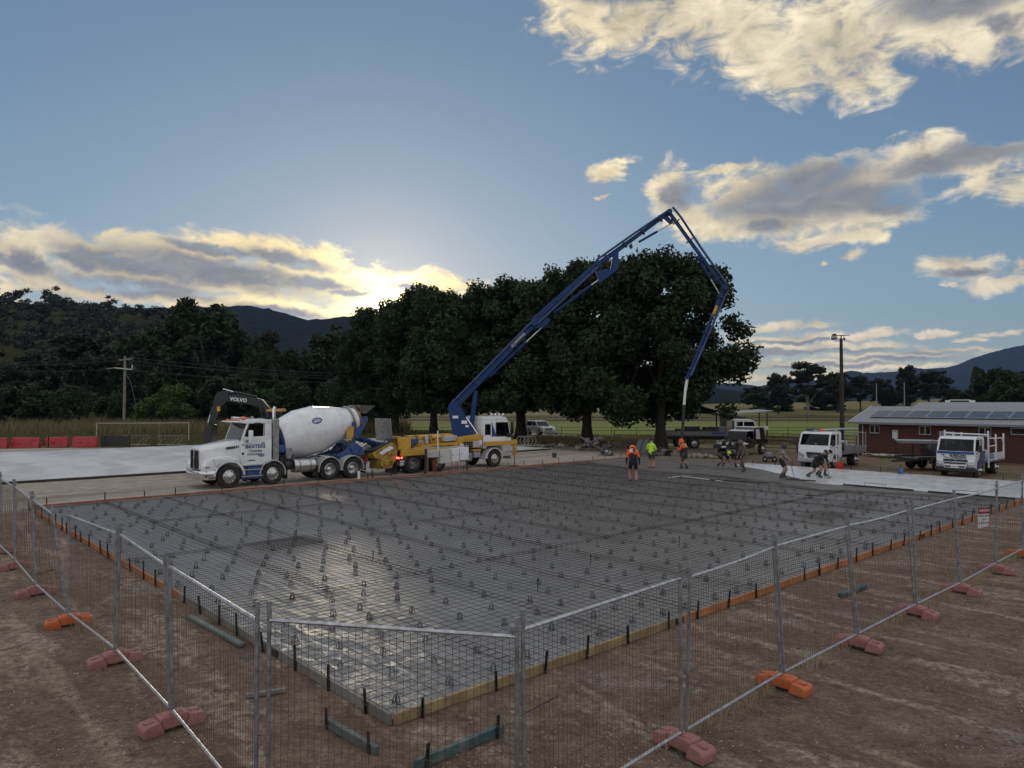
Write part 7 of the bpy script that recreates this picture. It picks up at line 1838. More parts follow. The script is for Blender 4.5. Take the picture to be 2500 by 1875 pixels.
for s_ in (1, -1):
    mb = MB(); mb.prism([(-.85, 1.18), (-1.05, 1.74), (-1.78, 1.74), (-1.78, 1.18)], s_ * 0.745, s_ * 0.752); mb.build('side_window', glass, ut, smooth=0)
    small_wheel(ut, 0, s_ * 0.76, 0.40, 0.26, s_); small_wheel(ut, -3.0, s_ * 0.76, 0.40, 0.26, s_)
    mb = MB(); mb.cyl((0.78, s_ * 0.60, 0.92), (0.80, s_ * 0.60, 0.92), 0.10, n=14); mb.build('headlight', lamp_w, ut)
    mb = MB(); mb.cyl((0.92, s_ * 0.28, 0.94), (1.0, s_ * 0.28, 0.94), 0.11, n=16); mb.build('spotlight', lamp_w, ut)
    mb = MB()
    for k in range(5): mb.prism([(0.6 - .12 * k, 1.0 - .05 * k), (0.1 - .2 * k, 1.08 - .04 * k), (-.25 - .2 * k, 1.06 - .05 * k), (0.1 - .2 * k, 1.03 - .05 * k)], s_ * 0.845, s_ * 0.85)
    tag(mb.build('side_graphic', white_txt, ut, smooth=0), kind='stuff')
    mb = MB(); mb.box((-0.82, s_ * 0.95, 1.25), (0.12, 0.2, 0.2)); mb.build('mirror', black_gl, ut, bevel=0.03)
    mb = MB(); mb.box((-2.8, s_ * 0.88, 1.02), (1.75, 0.04, 0.3)); mb.build('tray_side', black_gl, ut)
mb = MB(); mb.box((0.90, 0, 0.66), (0.16, 1.75, 0.26)); mb.tube([(0.95, -.45, .75), (0.95, -.4, 1.12), (0.95, .4, 1.12), (0.95, .45, .75)], 0.035, 8); mb.build('bull_bar', black_gl, ut, bevel=0.02)
mb = MB(); mb.box((0.99, 0, 0.68), (0.01, 0.34, 0.10)); mb.build('number_plate', white_txt, ut)
mb = MB(); mb.box((0.77, 0, 0.92), (0.03, 0.9, 0.22)); mb.build('grille', blackst, ut)
mb = MB(); mb.box((-2.8, 0, 0.82), (1.8, 1.8, 0.08)); mb.build('tray', blackst, ut)
mb = MB(); mb.prism([(-2.0, 1.0), (-2.05, 2.02), (-3.3, 2.02), (-3.55, 1.0)], -0.80, 0.80); cn = mb.build('canopy', black_gl, ut, bevel=0.02); mb = MB(); mb.box((-2.65, 0, 2.04), (1.35, 1.7, 0.04)); mb.build('canopy_lid', white2, cn); mb = MB(); mb.prism([(-2.12, 1.15), (-2.15, 1.9), (-2.6, 1.9), (-2.75, 1.15)], 0.805, 0.812); mb.build('canopy_panel', grey_p, cn)
mb = MB(); mb.box((-3.5, 0.88, 1.95), (0.04, 0.3, 0.28)); mb.build('rear_sign', white_txt, ut)

# long flatbed under the tree
lf = thing('long_flatbed_truck', 'long grey flatbed truck with white cab parked under the tree behind the ute', 'truck', Vector(((1795 - 1250) / FPX * 62, 62, -0.05)), R(-6))
mb = MB(); mb.box((-3.3, 0, 1.10), (5.6, 2.3, 0.16)); mb.build('tray', blackst, lf)
mb = MB(); mb.box((-3.3, -1.16, 1.32), (5.6, 0.05, 0.34)); sd_ = mb.build('tray_side', mat('dull_grey_tray', (0.17, 0.165, 0.16), 0.6), lf); mb = MB(); mb.box((-1.6, -1.19, 1.34), (1.1, 0.01, 0.16)); mb.build('sign_strip', navy_txt, sd_)
mb = MB(); mb.box((-3.3, 1.16, 1.32), (5.6, 0.05, 0.34)); mb.build('tray_side', MATS['dull_grey_tray'], lf)
mb = MB(); mb.box((-0.45, 0, 1.75), (0.08, 2.3, 1.2)); mb.build('headboard', black_p, lf)
mb = MB()
for s_ in (1, -1): mb.box((-2.2, s_ * 0.4, 0.88), (7.0, 0.1, 0.22))
mb.build('chassis', blackst, lf)
mb = MB(); mb.prism([(1.6, 0.5), (1.62, 1.55), (-0.3, 1.55), (-0.3, 0.7), (0.1, 0.6), (1.0, 0.6)], -1.05, 1.05); mb.prism([(1.35, 2.35), (1.1, 2.5), (-0.3, 2.52), (-0.3, 2.3), (1.3, 2.3)], -1.0, 1.0)
for s_ in (1, -1):
    mb.bar((1.58, s_ * 1.0, 1.5), (1.32, s_ * .96, 2.36), 0.09); mb.box((-0.2, s_ * 1.0, 1.93), (0.2, 0.07, 0.8)); mb.box((0.45, s_ * 1.0, 1.93), (0.1, 0.06, 0.8))
mb.build('cab', white2, lf, bevel=0.04, seg=2)
mb = MB(); mb.hexa([(1.57, -.95, 1.55), (1.58, -.95, 1.55), (1.58, .95, 1.55), (1.57, .95, 1.55), (1.33, -.92, 2.32), (1.34, -.92, 2.32), (1.34, .92, 2.32), (1.33, .92, 2.32)]); mb.build('windscreen', glass, lf, smooth=0)
for s_ in (1, -1):
    mb = MB(); mb.prism([(0.5, 1.58), (1.4, 1.58), (1.25, 2.3), (0.5, 2.3)], s_ * 1.0, s_ * 1.01); mb.build('side_window', glass, lf, smooth=0)
    for x in (0.55, -3.6, -4.7): small_wheel(lf, x, s_ * 0.95, 0.46, 0.28, s_)
rr = random.Random(3)
for k in range(10): mb = MB(); x = -0.8 - rr.random() * 4.8; mb.box((x, rr.uniform(-.8, .8), 1.2 + .15 + rr.random() * .35), (rr.uniform(.4, 1.6), 0.15 + rr.random() * .3, 0.2 + rr.random() * .25), rr.uniform(-.3, .3)); mb.build('stowed_gear', rr.choice([blackst, galv_dull, black_p]), lf)

# plant trailer
tr_ = thing('plant_trailer', 'black tandem axle plant trailer parked left of the lettered flatbed', 'trailer', gp(2268, 1146), ANG + R(180 - 28))
mb = MB(); mb.box((0, 0, 0.66), (3.3, 1.7, 0.12)); mb.build('deck', blackst, tr_)
for s_ in (1, -1):
    mb = MB(); mb.box((0, s_ * 0.86, 0.74), (3.3, 0.06, 0.14)); mb.build('side_rail', blackst, tr_)
    for x in (-0.38, 0.42): small_wheel(tr_, x, s_ * 0.98, 0.34, 0.19, s_, mat('cream_rim', (0.42, 0.40, 0.35), 0.5) if 'cream_rim' not in MATS else MATS['cream_rim'])
    mb = MB(); mb.prism([(-.95, 0.45), (-.75, 0.76), (.8, 0.76), (1.0, 0.45), (.95, 0.45), (.75, 0.72), (-.7, 0.72), (-.88, 0.45)], s_ * 0.88, s_ * 1.1); mb.build('mudguard', blackst, tr_)
mb = MB(); mb.bar((1.6, -.5, 0.6), (2.6, 0, 0.55), 0.1); mb.bar((1.6, .5, 0.6), (2.6, 0, 0.55), 0.1); mb.build('drawbar', blackst, tr_)
mb = MB(); mb.box((0.2, 0.1, 1.05), (0.5, 0.6, 0.5)); mb.cyl((0.2, -.3, 1.2), (0.2, .45, 1.2), 0.25, n=14); mb.build('engine_unit', black_p, tr_, bevel=0.04)
mb = MB(); mb.bar((-1.5, -.2, 1.55), (1.8, -.3, 1.62), 0.5, 0.12); mb.build('folded_ramp', galv_dull, tr_)
mb = MB(); mb.bar((-.9, -.2, .7), (-.9, -.2, 1.5), 0.06); mb.bar((.9, -.3, .7), (.9, -.3, 1.55), 0.06); mb.build('ramp_stand', blackst, tr_)
mb = MB(); mb.cyl((-1.9, -.1, 1.64), (2.2, -.25, 1.74), 0.03, n=8); mb.cyl((-1.7, .1, 1.64), (2.3, .0, 1.72), 0.03, n=8); mb.build('carried_poles', galv, tr_)

# white car beyond the trees
wc = thing('white_car', 'white four wheel drive car parked behind the tree trunk right of the pump cab', 'car', gp(1322, 1062), R(-60))
mb = MB()
mb.prism([(1.55, 0.45), (1.62, 0.8), (1.45, 0.98), (0.55, 1.08), (-2.2, 1.12), (-2.35, 0.9), (-2.3, 0.45), (-1.75, 0.42), (-1.6, 0.72), (-1.2, 0.72), (-1.05, 0.42), (0.45, 0.42), (0.6, 0.72), (1.0, 0.72), (1.15, 0.42)], -0.92, 0.92)
mb.prism([(-0.1, 1.62), (-0.4, 1.70), (-1.9, 1.70), (-2.1, 1.6)], -0.76, 0.76)
for s_ in (1, -1):
    mb.bar((0.52, s_ * .86, 1.06), (-0.15, s_ * .74, 1.64), 0.08); mb.bar((-.75, s_ * .87, 1.08), (-.75, s_ * .75, 1.66), 0.09); mb.bar((-2.2, s_ * .86, 1.08), (-2.05, s_ * .74, 1.64), 0.16)
mb.build('body', white2, wc, bevel=0.07, seg=2, smooth=60)
mb = MB(); mb.hexa([(0.5, -.82, 1.08), (0.51, -.82, 1.08), (0.51, .82, 1.08), (0.5, .82, 1.08), (-.15, -.72, 1.62), (-.14, -.72, 1.62), (-.14, .72, 1.62), (-.15, .72, 1.62)]); mb.build('windscreen', glass, wc, smooth=0)
mb = MB(); mb.prism([(0.4, 1.1), (-.15, 1.6), (-2.0, 1.6), (-2.15, 1.1)], -0.80, -0.79); mb.build('side_window', dark_gl, wc, smooth=0); mb = MB(); mb.prism([(0.4, 1.1), (-.15, 1.6), (-2.0, 1.6), (-2.15, 1.1)], 0.79, 0.80); mb.build('side_window', dark_gl, wc, smooth=0)
for s_ in (1, -1):
    small_wheel(wc, 0.8, s_ * .8, 0.36, 0.22, s_); small_wheel(wc, -1.4, s_ * .8, 0.36, 0.22, s_)
    mb = MB(); mb.box((1.5, s_ * .68, 0.84), (0.14, 0.36, 0.16)); mb.build('headlight', lamp_w, wc, bevel=0.03)
    mb = MB(); mb.box((0.25, s_ * 1.0, 1.12), (0.14, 0.2, 0.14)); mb.build('mirror', white2, wc, bevel=0.03)
mb = MB(); mb.box((1.6, 0, 0.78), (0.06, 1.0, 0.2)); mb.build('grille', black_p, wc)

# excavator behind the mixer
ED = 52.0
def ez(py): return CAMZ + (HORIZON - py) / FPX * ED
def exx(px): return (px - 690) / FPX * ED
ex_ = thing('excavator', 'black armed excavator with folded bucket arm standing behind the mixer cab', 'excavator', ((690 - 1250) / FPX * ED, ED, 0), 0)
ebk = mat('excavator_charcoal', (0.020, 0.021, 0.024), 0.45, 0, 0.2, 3)
mb = MB(); pts = [(exx(668), ez(1050)), (exx(664), ez(1003)), (exx(640), ez(975)), (exx(600), ez(966)), (exx(560), ez(964)), (exx(545), ez(966)), (exx(545), ez(979)), (exx(600), ez(985)), (exx(634), ez(993)), (exx(650), ez(1008)), (exx(652), ez(1050))]
mb.prism(pts, -0.28, 0.28); bo = mb.build('boom', ebk, ex_, bevel=0.02)
o = put_text('VOLVO', 0.36, white_txt, bo, (exx(586), -0.288, ez(976)), (R(90), R(6), 0), depth=0.004, bold=0.008)
mb = MB(); mb.prism([(exx(564), ez(955)), (exx(534), ez(957)), (exx(528), ez(968)), (exx(511), ez(1046)), (exx(516), ez(1048)), (exx(537), ez(992)), (exx(548), ez(982))], -0.22, 0.22); mb.build('stick', ebk, ex_, bevel=0.02)
mb = MB(); mb.prism([(exx(507), ez(1040)), (exx(524), ez(1036)), (exx(526), ez(1062)), (exx(518), ez(1085)), (exx(505), ez(1090)), (exx(508), ez(1066))], -0.5, 0.5); mb.build('bucket', blackst, ex_, bevel=0.03)
mb = MB(); mb.cyl((exx(545), 0, ez(950)), (exx(570), 0, ez(957)), 0.05, n=8); mb.build('ram_rod', chrome, ex_); mb = MB(); mb.cyl((exx(570), 0, ez(957)), (exx(628), 0, ez(969)), 0.09, n=10); mb.build('stick_ram', ebk, ex_)
mb = MB(); mb.cyl((exx(530), 0, ez(975)), (exx(514), 0, ez(1012)), 0.08, n=10); mb.build('bucket_ram', ebk, ex_); mb = MB(); mb.cyl((exx(514), 0, ez(1012)), (exx(509), 0, ez(1032)), 0.045, n=8); mb.build('ram_rod', chrome, ex_)
mb = MB(); mb.cyl((exx(640), -.34, ez(992)), (exx(652), -.34, ez(1045)), 0.08, n=10); mb.build('lift_ram', ebk, ex_)
mb = MB(); mb.box((exx(537), -0.23, ez(998)), (0.22, 0.02, 0.35)); mb.build('yellow_label', yellow_p, ex_)
mb = MB(); mb.box((exx(690), 0.2, 1.85), (1.6, 2.4, 0.9)); mb.box((exx(735), 0, 1.75), (1.4, 2.3, 1.1)); mb.build('house', mat('excavator_yellow', (0.50, 0.30, 0.04), 0.45), ex_, bevel=0.05)
mb = MB(); mb.box((exx(682), -0.65, ez(1024)), (1.0, 0.9, 1.5)); mb.build('cab', mat('cab_dark_glass', (0.012, 0.012, 0.014), 0.1, coat=0.3), ex_, bevel=0.05)
mb = MB(); mb.box((exx(682), -0.65, ez(1002)), (1.12, 1.0, 0.16)); mb.build('cab_roof', MATS['excavator_yellow'], ex_, bevel=0.05)
mb = MB(); mb.cyl((exx(668), -.9, ez(999)), (exx(700), -.3, ez(998)), 0.035, n=6); mb.build('work_light_bar', amber, ex_)
for s_ in (1, -1):
    mb = MB(); mb.prism([(-2.1, 0.42), (-1.75, 0.05), (1.75, 0.05), (2.1, 0.42), (1.75, 0.85), (-1.75, 0.85)], s_ * 0.75, s_ * 1.3); mb.build('track', blackst, ex_, bevel=0.04)
mb = MB(); mb.cyl((0, 0, 0.6), (0, 0, 1.4), 0.6, n=18); mb.build('slew_ring', blackst, ex_)

# ------------------------------------------------------------ people
skin_m = mat('skin', (0.36, 0.20, 0.14), 0.6, 0, 0.1, 10)
hair_m = mat('dark_hair', (0.03, 0.022, 0.016), 0.7, 0, 0.2)
hiviz_o = mat('hi_vis_orange', (0.90, 0.15, 0.02), 0.75, 0, 0.08, 5, 0.2, 20)
hiviz_y = mat('hi_vis_lime', (0.50, 0.85, 0.05), 0.75, 0, 0.08, 5, 0.2, 20)
navy_c = mat('navy_cloth', (0.012, 0.014, 0.026), 0.85, 0, 0.2, 5, 0.2, 20)
black_c = mat('black_cloth', (0.012, 0.012, 0.013), 0.85, 0, 0.2, 5, 0.2, 20)
brown_c = mat('brown_tracksuit', (0.135, 0.098, 0.075), 0.85, 0, 0.15, 5, 0.2, 20)
grey_c = mat('grey_shorts_cloth', (0.06, 0.062, 0.066), 0.85, 0, 0.2, 5)
sock_c = mat('pale_sock', (0.50, 0.48, 0.42), 0.85, 0, 0.1)
boot_m = mat('work_boot', (0.055, 0.042, 0.032), 0.8, 0, 0.3, 5)
gum_m = mat('rubber_boot', (0.05, 0.055, 0.05), 0.6, 0, 0.2, 5)
plaid = bpy.data.materials.new('plaid_flannel'); plaid.use_nodes = True
t = NT(plaid.node_tree); co = t.n('ShaderNodeTexCoord').outputs['Object']
ck = t.n('ShaderNodeTexChecker', {'Vector': co, 'Color1': (0.42, 0.36, 0.28, 1), 'Color2': (0.035, 0.033, 0.032, 1), 'Scale': 13.0})
b = t.n('ShaderNodeBsdfPrincipled', {'Base Color': ck.outputs[0], 'Roughness': 0.85}); t.n('ShaderNodeOutputMaterial', {0: b.outputs[0]})

def ik(a, b, l1, l2, pole):
    """middle joint of a two bone limb from a to b bending towards pole"""
    a = Vector(a); b = Vector(b); d = b - a; L = min(d.length, (l1 + l2) * 0.999)
    n = d.normalized(); x = (l1 * l1 - l2 * l2 + L * L) / (2 * L); h = math.sqrt(max(l1 * l1 - x * x, 0))
    p = Vector(pole) - n * Vector(pole).dot(n); p.normalize()
    return a + n * x + p * h
def person(name_label, pos, rz, lean, feet, hands, hip=0.90, mats=None, head_tilt=0.2, scale=1.0, group='concrete crew', sleeves='long', legs='long', cap=None, hood=None, print_m=None, stripe=None, bulk=1.18):
    """facing local +x. feet, hands: two points each (left, right). mats: torso, sleeve, legs, shin, boot"""
    torso_m, sleeve_m, leg_m, shin_m, boots_m = mats
    root = thing('person', name_label, 'person', pos, rz, group)
    root.scale = (scale,) * 3
    sd = Vector((math.sin(lean), 0, math.cos(lean)))
    pel = Vector((-0.10 * math.sin(lean), 0, hip))
    waist = pel + sd * 0.16; chest = pel + sd * 0.36; neck = pel + sd * 0.53
    hd = Vector((math.sin(lean + head_tilt), 0, math.cos(lean + head_tilt)))
    chin = neck + hd * 0.09; head = neck + hd * 0.185; crown_ = neck + hd * 0.27
    fwd = Vector((hd.z, 0, -hd.x))
    vs = []; rad = []; ed = []; bone = []
    def v(p, r, k=1.0):
        r = r if isinstance(r, tuple) else (r, r)
        if r[0] > 0.042 and len(vs) not in (3, 4, 5, 6): k = bulk      # loose clothes, not head or hands
        vs.append(Vector(p)); rad.append((r[0] * k, r[1] * k)); return len(vs) - 1
    def e(a, b, m): ed.append((a, b)); bone.append((a, b, m))
    SK, TO, SL, LG, SH, BT, HR = range(7)
    ip = v(pel, (0.135, 0.165)); iw = v(waist, (0.12, 0.15)); ic = v(chest, (0.135, 0.175)); iN = v(neck, 0.062); ich = v(chin, 0.075); ih = v(head, 0.098); icr = v(crown_, 0.07)
    e(ip, iw, TO); e(iw, ic, TO); e(ic, iN, TO); e(iN, ich, SK); e(ich, ih, SK); e(ih, icr, HR)
    ino = v(head + fwd * 0.105 - hd * 0.02, 0.018); e(ih, ino, SK)
    for s_, ft, hn in ((1, feet[0], hands[0]), (-1, feet[1], hands[1])):
        hipj = pel + Vector((0, s_ * 0.10, -0.06)); ank = Vector((ft[0], ft[1], ft[2] + 0.09)); kn = ik(hipj, ank, 0.43, 0.42, (1, s_ * 0.1, 0.1))
        a_ = v(hipj, 0.098); b_ = v(hipj.lerp(kn, 0.55), 0.078); c_ = v(kn, 0.062); f_ = v(kn.lerp(ank, 0.35), 0.062); d_ = v(ank, 0.045)
        e(ip, a_, LG); e(a_, b_, LG); e(b_, c_, LG if legs == 'long' else SH); e(c_, f_, LG if legs == 'long' else SH); e(f_, d_, BT if boots_m is gum_m else (LG if legs == 'long' else SH))
        toe = v(Vector((ft[0] + 0.17, ft[1] + s_ * 0.03, ft[2] + 0.04)), 0.042); hl = v(Vector((ft[0] - 0.05, ft[1], ft[2] + 0.045)), 0.045); e(d_, toe, BT); e(d_, hl, BT)
        sh = chest + sd * 0.10 + Vector((0, s_ * 0.175, 0)); hn = Vector(hn)
        if (hn - sh).length > 0.54: hn = sh + (hn - sh).normalized() * 0.54
        elb = ik(sh, hn, 0.29, 0.26, Vector((-0.6, s_ * 0.5, -0.5)))
        q0 = v(sh, 0.068); q1 = v(elb, 0.047); q2 = v(hn, 0.030)
        fd = (hn - elb).normalized(); q3 = v(hn + fd * 0.055, 0.036)
        e(ic, q0, SL); e(q0, q1, SL); e(q1, q2, SL if sleeves == 'long' else SK); e(q2, q3, SK)
        side = fd.cross(Vector((1, 0, 0.3))).normalized(); curl = fd.cross(side)
        for k, ln in enumerate((0.075, 0.085, 0.08, 0.06)):
            b0 = hn + fd * 0.08 + side * (0.030 - 0.020 * k); m1 = v(b0, 0.011); m2 = v(b0 + (fd * 0.8 + curl * 0.5) * ln * 0.55, 0.0095); m3 = v(b0 + (fd * 0.45 + curl) * ln * 0.8, 0.008)
            e(q3, m1, SK); e(m1, m2, SK); e(m2, m3, SK)
        th0 = hn + fd * 0.03 + side * 0.045; m1 = v(th0, 0.012); m2 = v(th0 + (fd * 0.6 + side * 0.5 + curl * .3) * 0.05, 0.0095); e(q3, m1, SK); e(m1, m2, SK)
    me = bpy.data.meshes.new('body'); me.from_pydata([tuple(p) for p in vs], ed, [])
    ob = bpy.data.objects.new('body', me); COL.objects.link(ob)
    md = ob.modifiers.new('skin', 'SKIN'); md.use_smooth_shade = True
    if not me.skin_vertices: 
        bm = bmesh.new(); bm.from_mesh(me); bm.verts.layers.skin.verify(); bm.to_mesh(me); bm.free()
    for i, sv in enumerate(me.skin_vertices[0].data):
        sv.radius = rad[i]; sv.use_root = (i == 0)
    ss = ob.modifiers.new('sub', 'SUBSURF'); ss.levels = 1; ss.render_levels = 1
    bpy.context.view_layer.update()
    nm = bpy.data.meshes.new_from_object(ob.evaluated_get(bpy.context.evaluated_depsgraph_get()))
    bpy.data.objects.remove(ob); bpy.data.meshes.remove(me)
    nm.name = 'body'; nm.materials.clear()
    for m_ in (skin_m, torso_m, sleeve_m, leg_m, shin_m, boots_m, hair_m): nm.materials.append(m_)
    cen = np.zeros(len(nm.polygons) * 3); nm.polygons.foreach_get('center', cen); cen = cen.reshape(-1, 3)
    best = np.full(len(cen), 1e9); idx = np.zeros(len(cen), int)
    for (a, b, m_) in bone:
        A = np.array(vs[a]); B = np.array(vs[b]); ab = B - A
        tt = np.clip(((cen - A) @ ab) / max(ab @ ab, 1e-9), 0, 1); dd = np.linalg.norm(cen - (A + tt[:, None] * ab), axis=1) - 0.9 * np.mean(rad[a] + rad[b])
        up_ = dd < best; best[up_] = dd[up_]; idx[up_] = m_
    if stripe is not None:      # lower half of a two tone top
        low = ((cen - np.array(pel)) @ np.array(sd) < 0.30) & (idx == 1); nm.materials.append(stripe); idx[low] = 7
        low2 = (idx == 2) & (((cen - np.array(pel)) @ np.array(sd)) < 0.20); idx[low2] = 7
    nm.polygons.foreach_set('material_index', idx.astype(np.int32)); nm.shade_smooth(); nm.update()
    body = link('body', nm, root)
    if cap is not None:
        mb = MB(); mb.lathe([(0.112, -0.01), (0.108, 0.05), (0.085, 0.09), (0.04, 0.108), (0.0, 0.11)], head + hd * 0.01, hd, 16)
        a_ = head + fwd * 0.09 + hd * 0.01; mb.hexa([a_ + Vector((0, -.07, 0)), a_ + fwd * .09 + Vector((0, -.05, 0)), a_ + fwd * .09 + Vector((0, .05, 0)), a_ + Vector((0, .07, 0)), a_ + Vector((0, -.07, 0)) + hd * .012, a_ + fwd * .09 + Vector((0, -.05, 0)) + hd * .012, a_ + fwd * .09 + Vector((0, .05, 0)) + hd * .012, a_ + Vector((0, .07, 0)) + hd * .012]); mb.build('cap', cap, root, smooth=60)
    if hood is not None:
        mb = MB(); mb.lathe([(0.10, -0.14), (0.135, -0.08), (0.138, 0.02), (0.11, 0.09), (0.05, 0.125), (0, 0.13)], head - fwd * 0.015, hd, 16); mb.build('hood', hood, root, smooth=60)
    if print_m is not None:
        bdir_ = Vector((-sd.z, 0, sd.x)); c_ = chest + sd * 0.05 + bdir_ * (0.135 * bulk + 0.03)
        xa = Vector((0, -1, 0)); za = bdir_; ya = za.cross(xa)
        M = Matrix((xa, ya, za)).transposed().to_4x4()
        for (tx_, m_, dx_) in (('C', white_txt, -0.07), ('R', print_m, 0.05)):
            o = link('back_print', text_mesh(tx_, 0.21, m_, depth=0.006, bold=0.010), root); M = M.copy(); M.translation = c_ + bdir_ * 0.006 + xa * dx_; o.matrix_local = M
        g = MB(); g.box((0, 0, 0), (0.26, 0.022, 0.006)); o = g.build('back_print_strip', red_txt, root); M = M.copy(); M.translation = c_ - sd * 0.13 + bdir_ * 0.006; o.matrix_local = M
    return root
def face(px_from, dirpx=0): return 0
def on(px, py, z=0.10):
    p = gp(px, py, z); return (p.x, p.y, z)
person('person in orange and navy hooded top walking away across the mesh', on(1545, 1176, 0.09), R(84), 0.42, ((0.14, 0.12, 0), (-0.12, -0.12, 0)), ((0.14, 0.30, 0.72), (0.10, -0.30, 0.72)), 0.90, (hiviz_o, hiviz_o, navy_c, skin_m, boot_m), 0.85, 1.10, bulk=1.3, legs='short', hood=hiviz_o, print_m=navy_c, stripe=navy_c)
person('person in lime hi-vis shirt and shorts standing by the trestles', on(1589, 1143, 0.08), R(60), 0.05, ((0.10, 0.14, 0), (-0.10, -0.12, 0)), ((0.28, 0.22, 1.0), (0.30, -0.20, 1.0)), 0.90, (hiviz_y, hiviz_y, grey_c, skin_m, boot_m), 0.3, 1.0, sleeves='short', legs='short', cap=black_c)
person('person in orange and navy top gripping the hanging pump hose', on(1671, 1144, 0.1), R(140), 0.28, ((0.10, 0.13, 0), (-0.10, -0.13, 0)), ((0.38, 0.10, 1.15), (0.36, -0.04, 0.95)), 0.88, (hiviz_o, hiviz_o, grey_c, skin_m, gum_m), 0.35, 1.02, legs='short', hood=hiviz_o, print_m=navy_c, stripe=navy_c)
person('person in black bent double over the screed, leftmost of the kneeling crew', on(1758, 1141, 0.12), R(-10), 1.50, ((-0.18, 0.14, 0), (0.10, -0.14, 0)), ((0.48, 0.16, 0.32), (0.52, -0.14, 0.30)), 0.80, (black_c, black_c, grey_c, skin_m, gum_m), -0.3, 1.0, sleeves='short', legs='short', cap=black_c)
person('person in black with lime waistband bent over facing left', on(1805, 1144, 0.12), R(185), 1.45, ((-0.15, 0.14, 0), (0.15, -0.14, 0)), ((0.50, 0.14, 0.34), (0.46, -0.16, 0.32)), 0.78, (black_c, black_c, black_c, skin_m, gum_m), -0.2, 1.0, sleeves='short', legs='short', cap=hiviz_y)
person('person in brown hooded tracksuit and rubber boots guiding the screed', on(1817, 1151, 0.12), R(200), 0.38, ((0.16, 0.13, 0), (-0.12, -0.13, 0)), ((0.36, 0.14, 0.78), (0.38, -0.12, 0.74)), 0.90, (brown_c, brown_c, brown_c, brown_c, gum_m), 0.3, 1.04, hood=brown_c)
person('person in plaid flannel shirt and shorts pushing a float', on(1907, 1167, 0.13), R(-25), 0.18, ((0.06, 0.12, 0), (-0.06, -0.12, 0)), ((0.36, 0.12, 0.92), (0.34, -0.12, 0.86)), 0.90, (plaid, plaid, black_c, skin_m, gum_m), 0.15, 1.0, legs='short', hood=grey_c)
person('person in black shirt and grey cap leaning on a long float', on(1990, 1165, 0.13), R(-25), 0.85, ((-0.42, 0.10, 0), (0.16, -0.12, 0)), ((0.52, 0.14, 0.72), (0.50, -0.06, 0.62)), 0.80, (black_c, black_c, black_c, skin_m, gum_m), -0.1, 1.0, legs='short', sleeves='short', cap=grey_c)
person('person in navy bending behind the capped worker by the white truck', on(1999, 1161, 0.13), R(-15), 0.95, ((-0.14, 0.12, 0), (0.22, -0.12, 0)), ((0.50, 0.14, 0.55), (0.46, -0.10, 0.50)), 0.80, (navy_c, navy_c, black_c, skin_m, gum_m), -0.1, 1.0, legs='short', cap=black_c)

# ------------------------------------------------------------ tools on the pour
def pole_tool(name, label, a, b, head_len, m_head, cat, r=0.014, hw=0.12, hh_=0.03):
    """handle from a (upper end) to b (head on the concrete)"""
    A = Vector(a); B = Vector(b); root = thing(name, label, cat, B, 0)
    mb = MB(); mb.cyl((0, 0, 0.03), A - B, r, n=8); mb.build('handle', blackst, root)
    d = (A - B); d.z = 0; d.normalize(); s_ = Vector((-d.y, d.x, 0))
    mb = MB(); mb.bar(-s_ * head_len / 2 + Vector((0, 0, .02)), s_ * head_len / 2 + Vector((0, 0, .02)), hw, hh_); mb.build('blade', m_head, root, bevel=0.006)
    return root
p1 = Vector(on(1907, 1167, 0.13)); pole_tool('bull_float', 'float on a dark handle pushed by the plaid shirt worker', p1 + Vector((0.34, -.16, .92)), Vector(on(1937, 1167, 0.14)), 0.7, blackst, 'float')
p2 = Vector(on(1990, 1165, 0.13)); pole_tool('bull_float', 'float with pale handle pushed by the capped worker', p2 + Vector((0.44, -.24, .66)), Vector(on(2022, 1166, 0.14)), 0.9, timber_g, 'float')
def bar_tool(name, label, p, q, cat, m_, w_=0.05, h=0.10, handle=None, z=0.12):
    P = gp(p[0], p[1], z); Q = gp(q[0], q[1], z); root = thing(name, label, cat, P, math.atan2(Q.y - P.y, Q.x - P.x)); L = (Q - P).length
    mb = MB(); mb.box((L / 2, 0, h / 2), (L, w_, h)); mb.build('beam', m_, root, bevel=0.004)
    if handle:
        a_, b_ = handle[0] * L, handle[1] * L
        mb = MB(); mb.tube([(a_, 0, h), (a_, 0, h + .12), (b_, 0, h + .12), (b_, 0, h)], 0.012, 6); mb.build('handle', blackst, root)
    return root
bar_tool('screed_bar', 'dark aluminium screed with handle at the edge of the shiny concrete', (2056, 1184), (2227, 1198), 'screed', blackst, 0.05, 0.07, (0.32, 0.62))
bar_tool('screed_bar', 'dark screed with handle nearest the right fence', (2262, 1201), (2474, 1219), 'screed', blackst, 0.05, 0.07, (0.33, 0.60))
bar_tool('screed_bar', 'dark screed lying on the mesh below the bending crew', (1730, 1172), (1872, 1180), 'screed', blackst, 0.05, 0.05, (0.33, 0.66), z=0.11)
bar_tool('screed_bar', 'long screed beam pulled by the bent crew', (1668, 1136), (1835, 1146), 'screed', stainless, 0.05, 0.08, None, z=0.14)
bar_tool('white_straightedge', 'long white straightedge lying across the mesh', (1669, 1163), (1762, 1175), 'straightedge', white_p, 0.05, 0.03, None, z=0.11)
bar_tool('green_straightedge', 'pale green pole continuing the white straightedge', (1763, 1175.5), (1872, 1188), 'straightedge', mat('pale_green_pole', (0.22, 0.27, 0.25), 0.5), 0.05, 0.03, None, z=0.11)
bar_tool('white_offcut', 'short white bar beside the long straightedge', (1632, 1166), (1668, 1162), 'bar', white_p, 0.05, 0.03, None, z=0.11)
ft_ = bar_tool('fresno_float', 'pale float pole with black head lying on the mesh at right', (1930, 1208), (2060, 1219), 'float', galv, 0.03, 0.03, None, z=0.10)
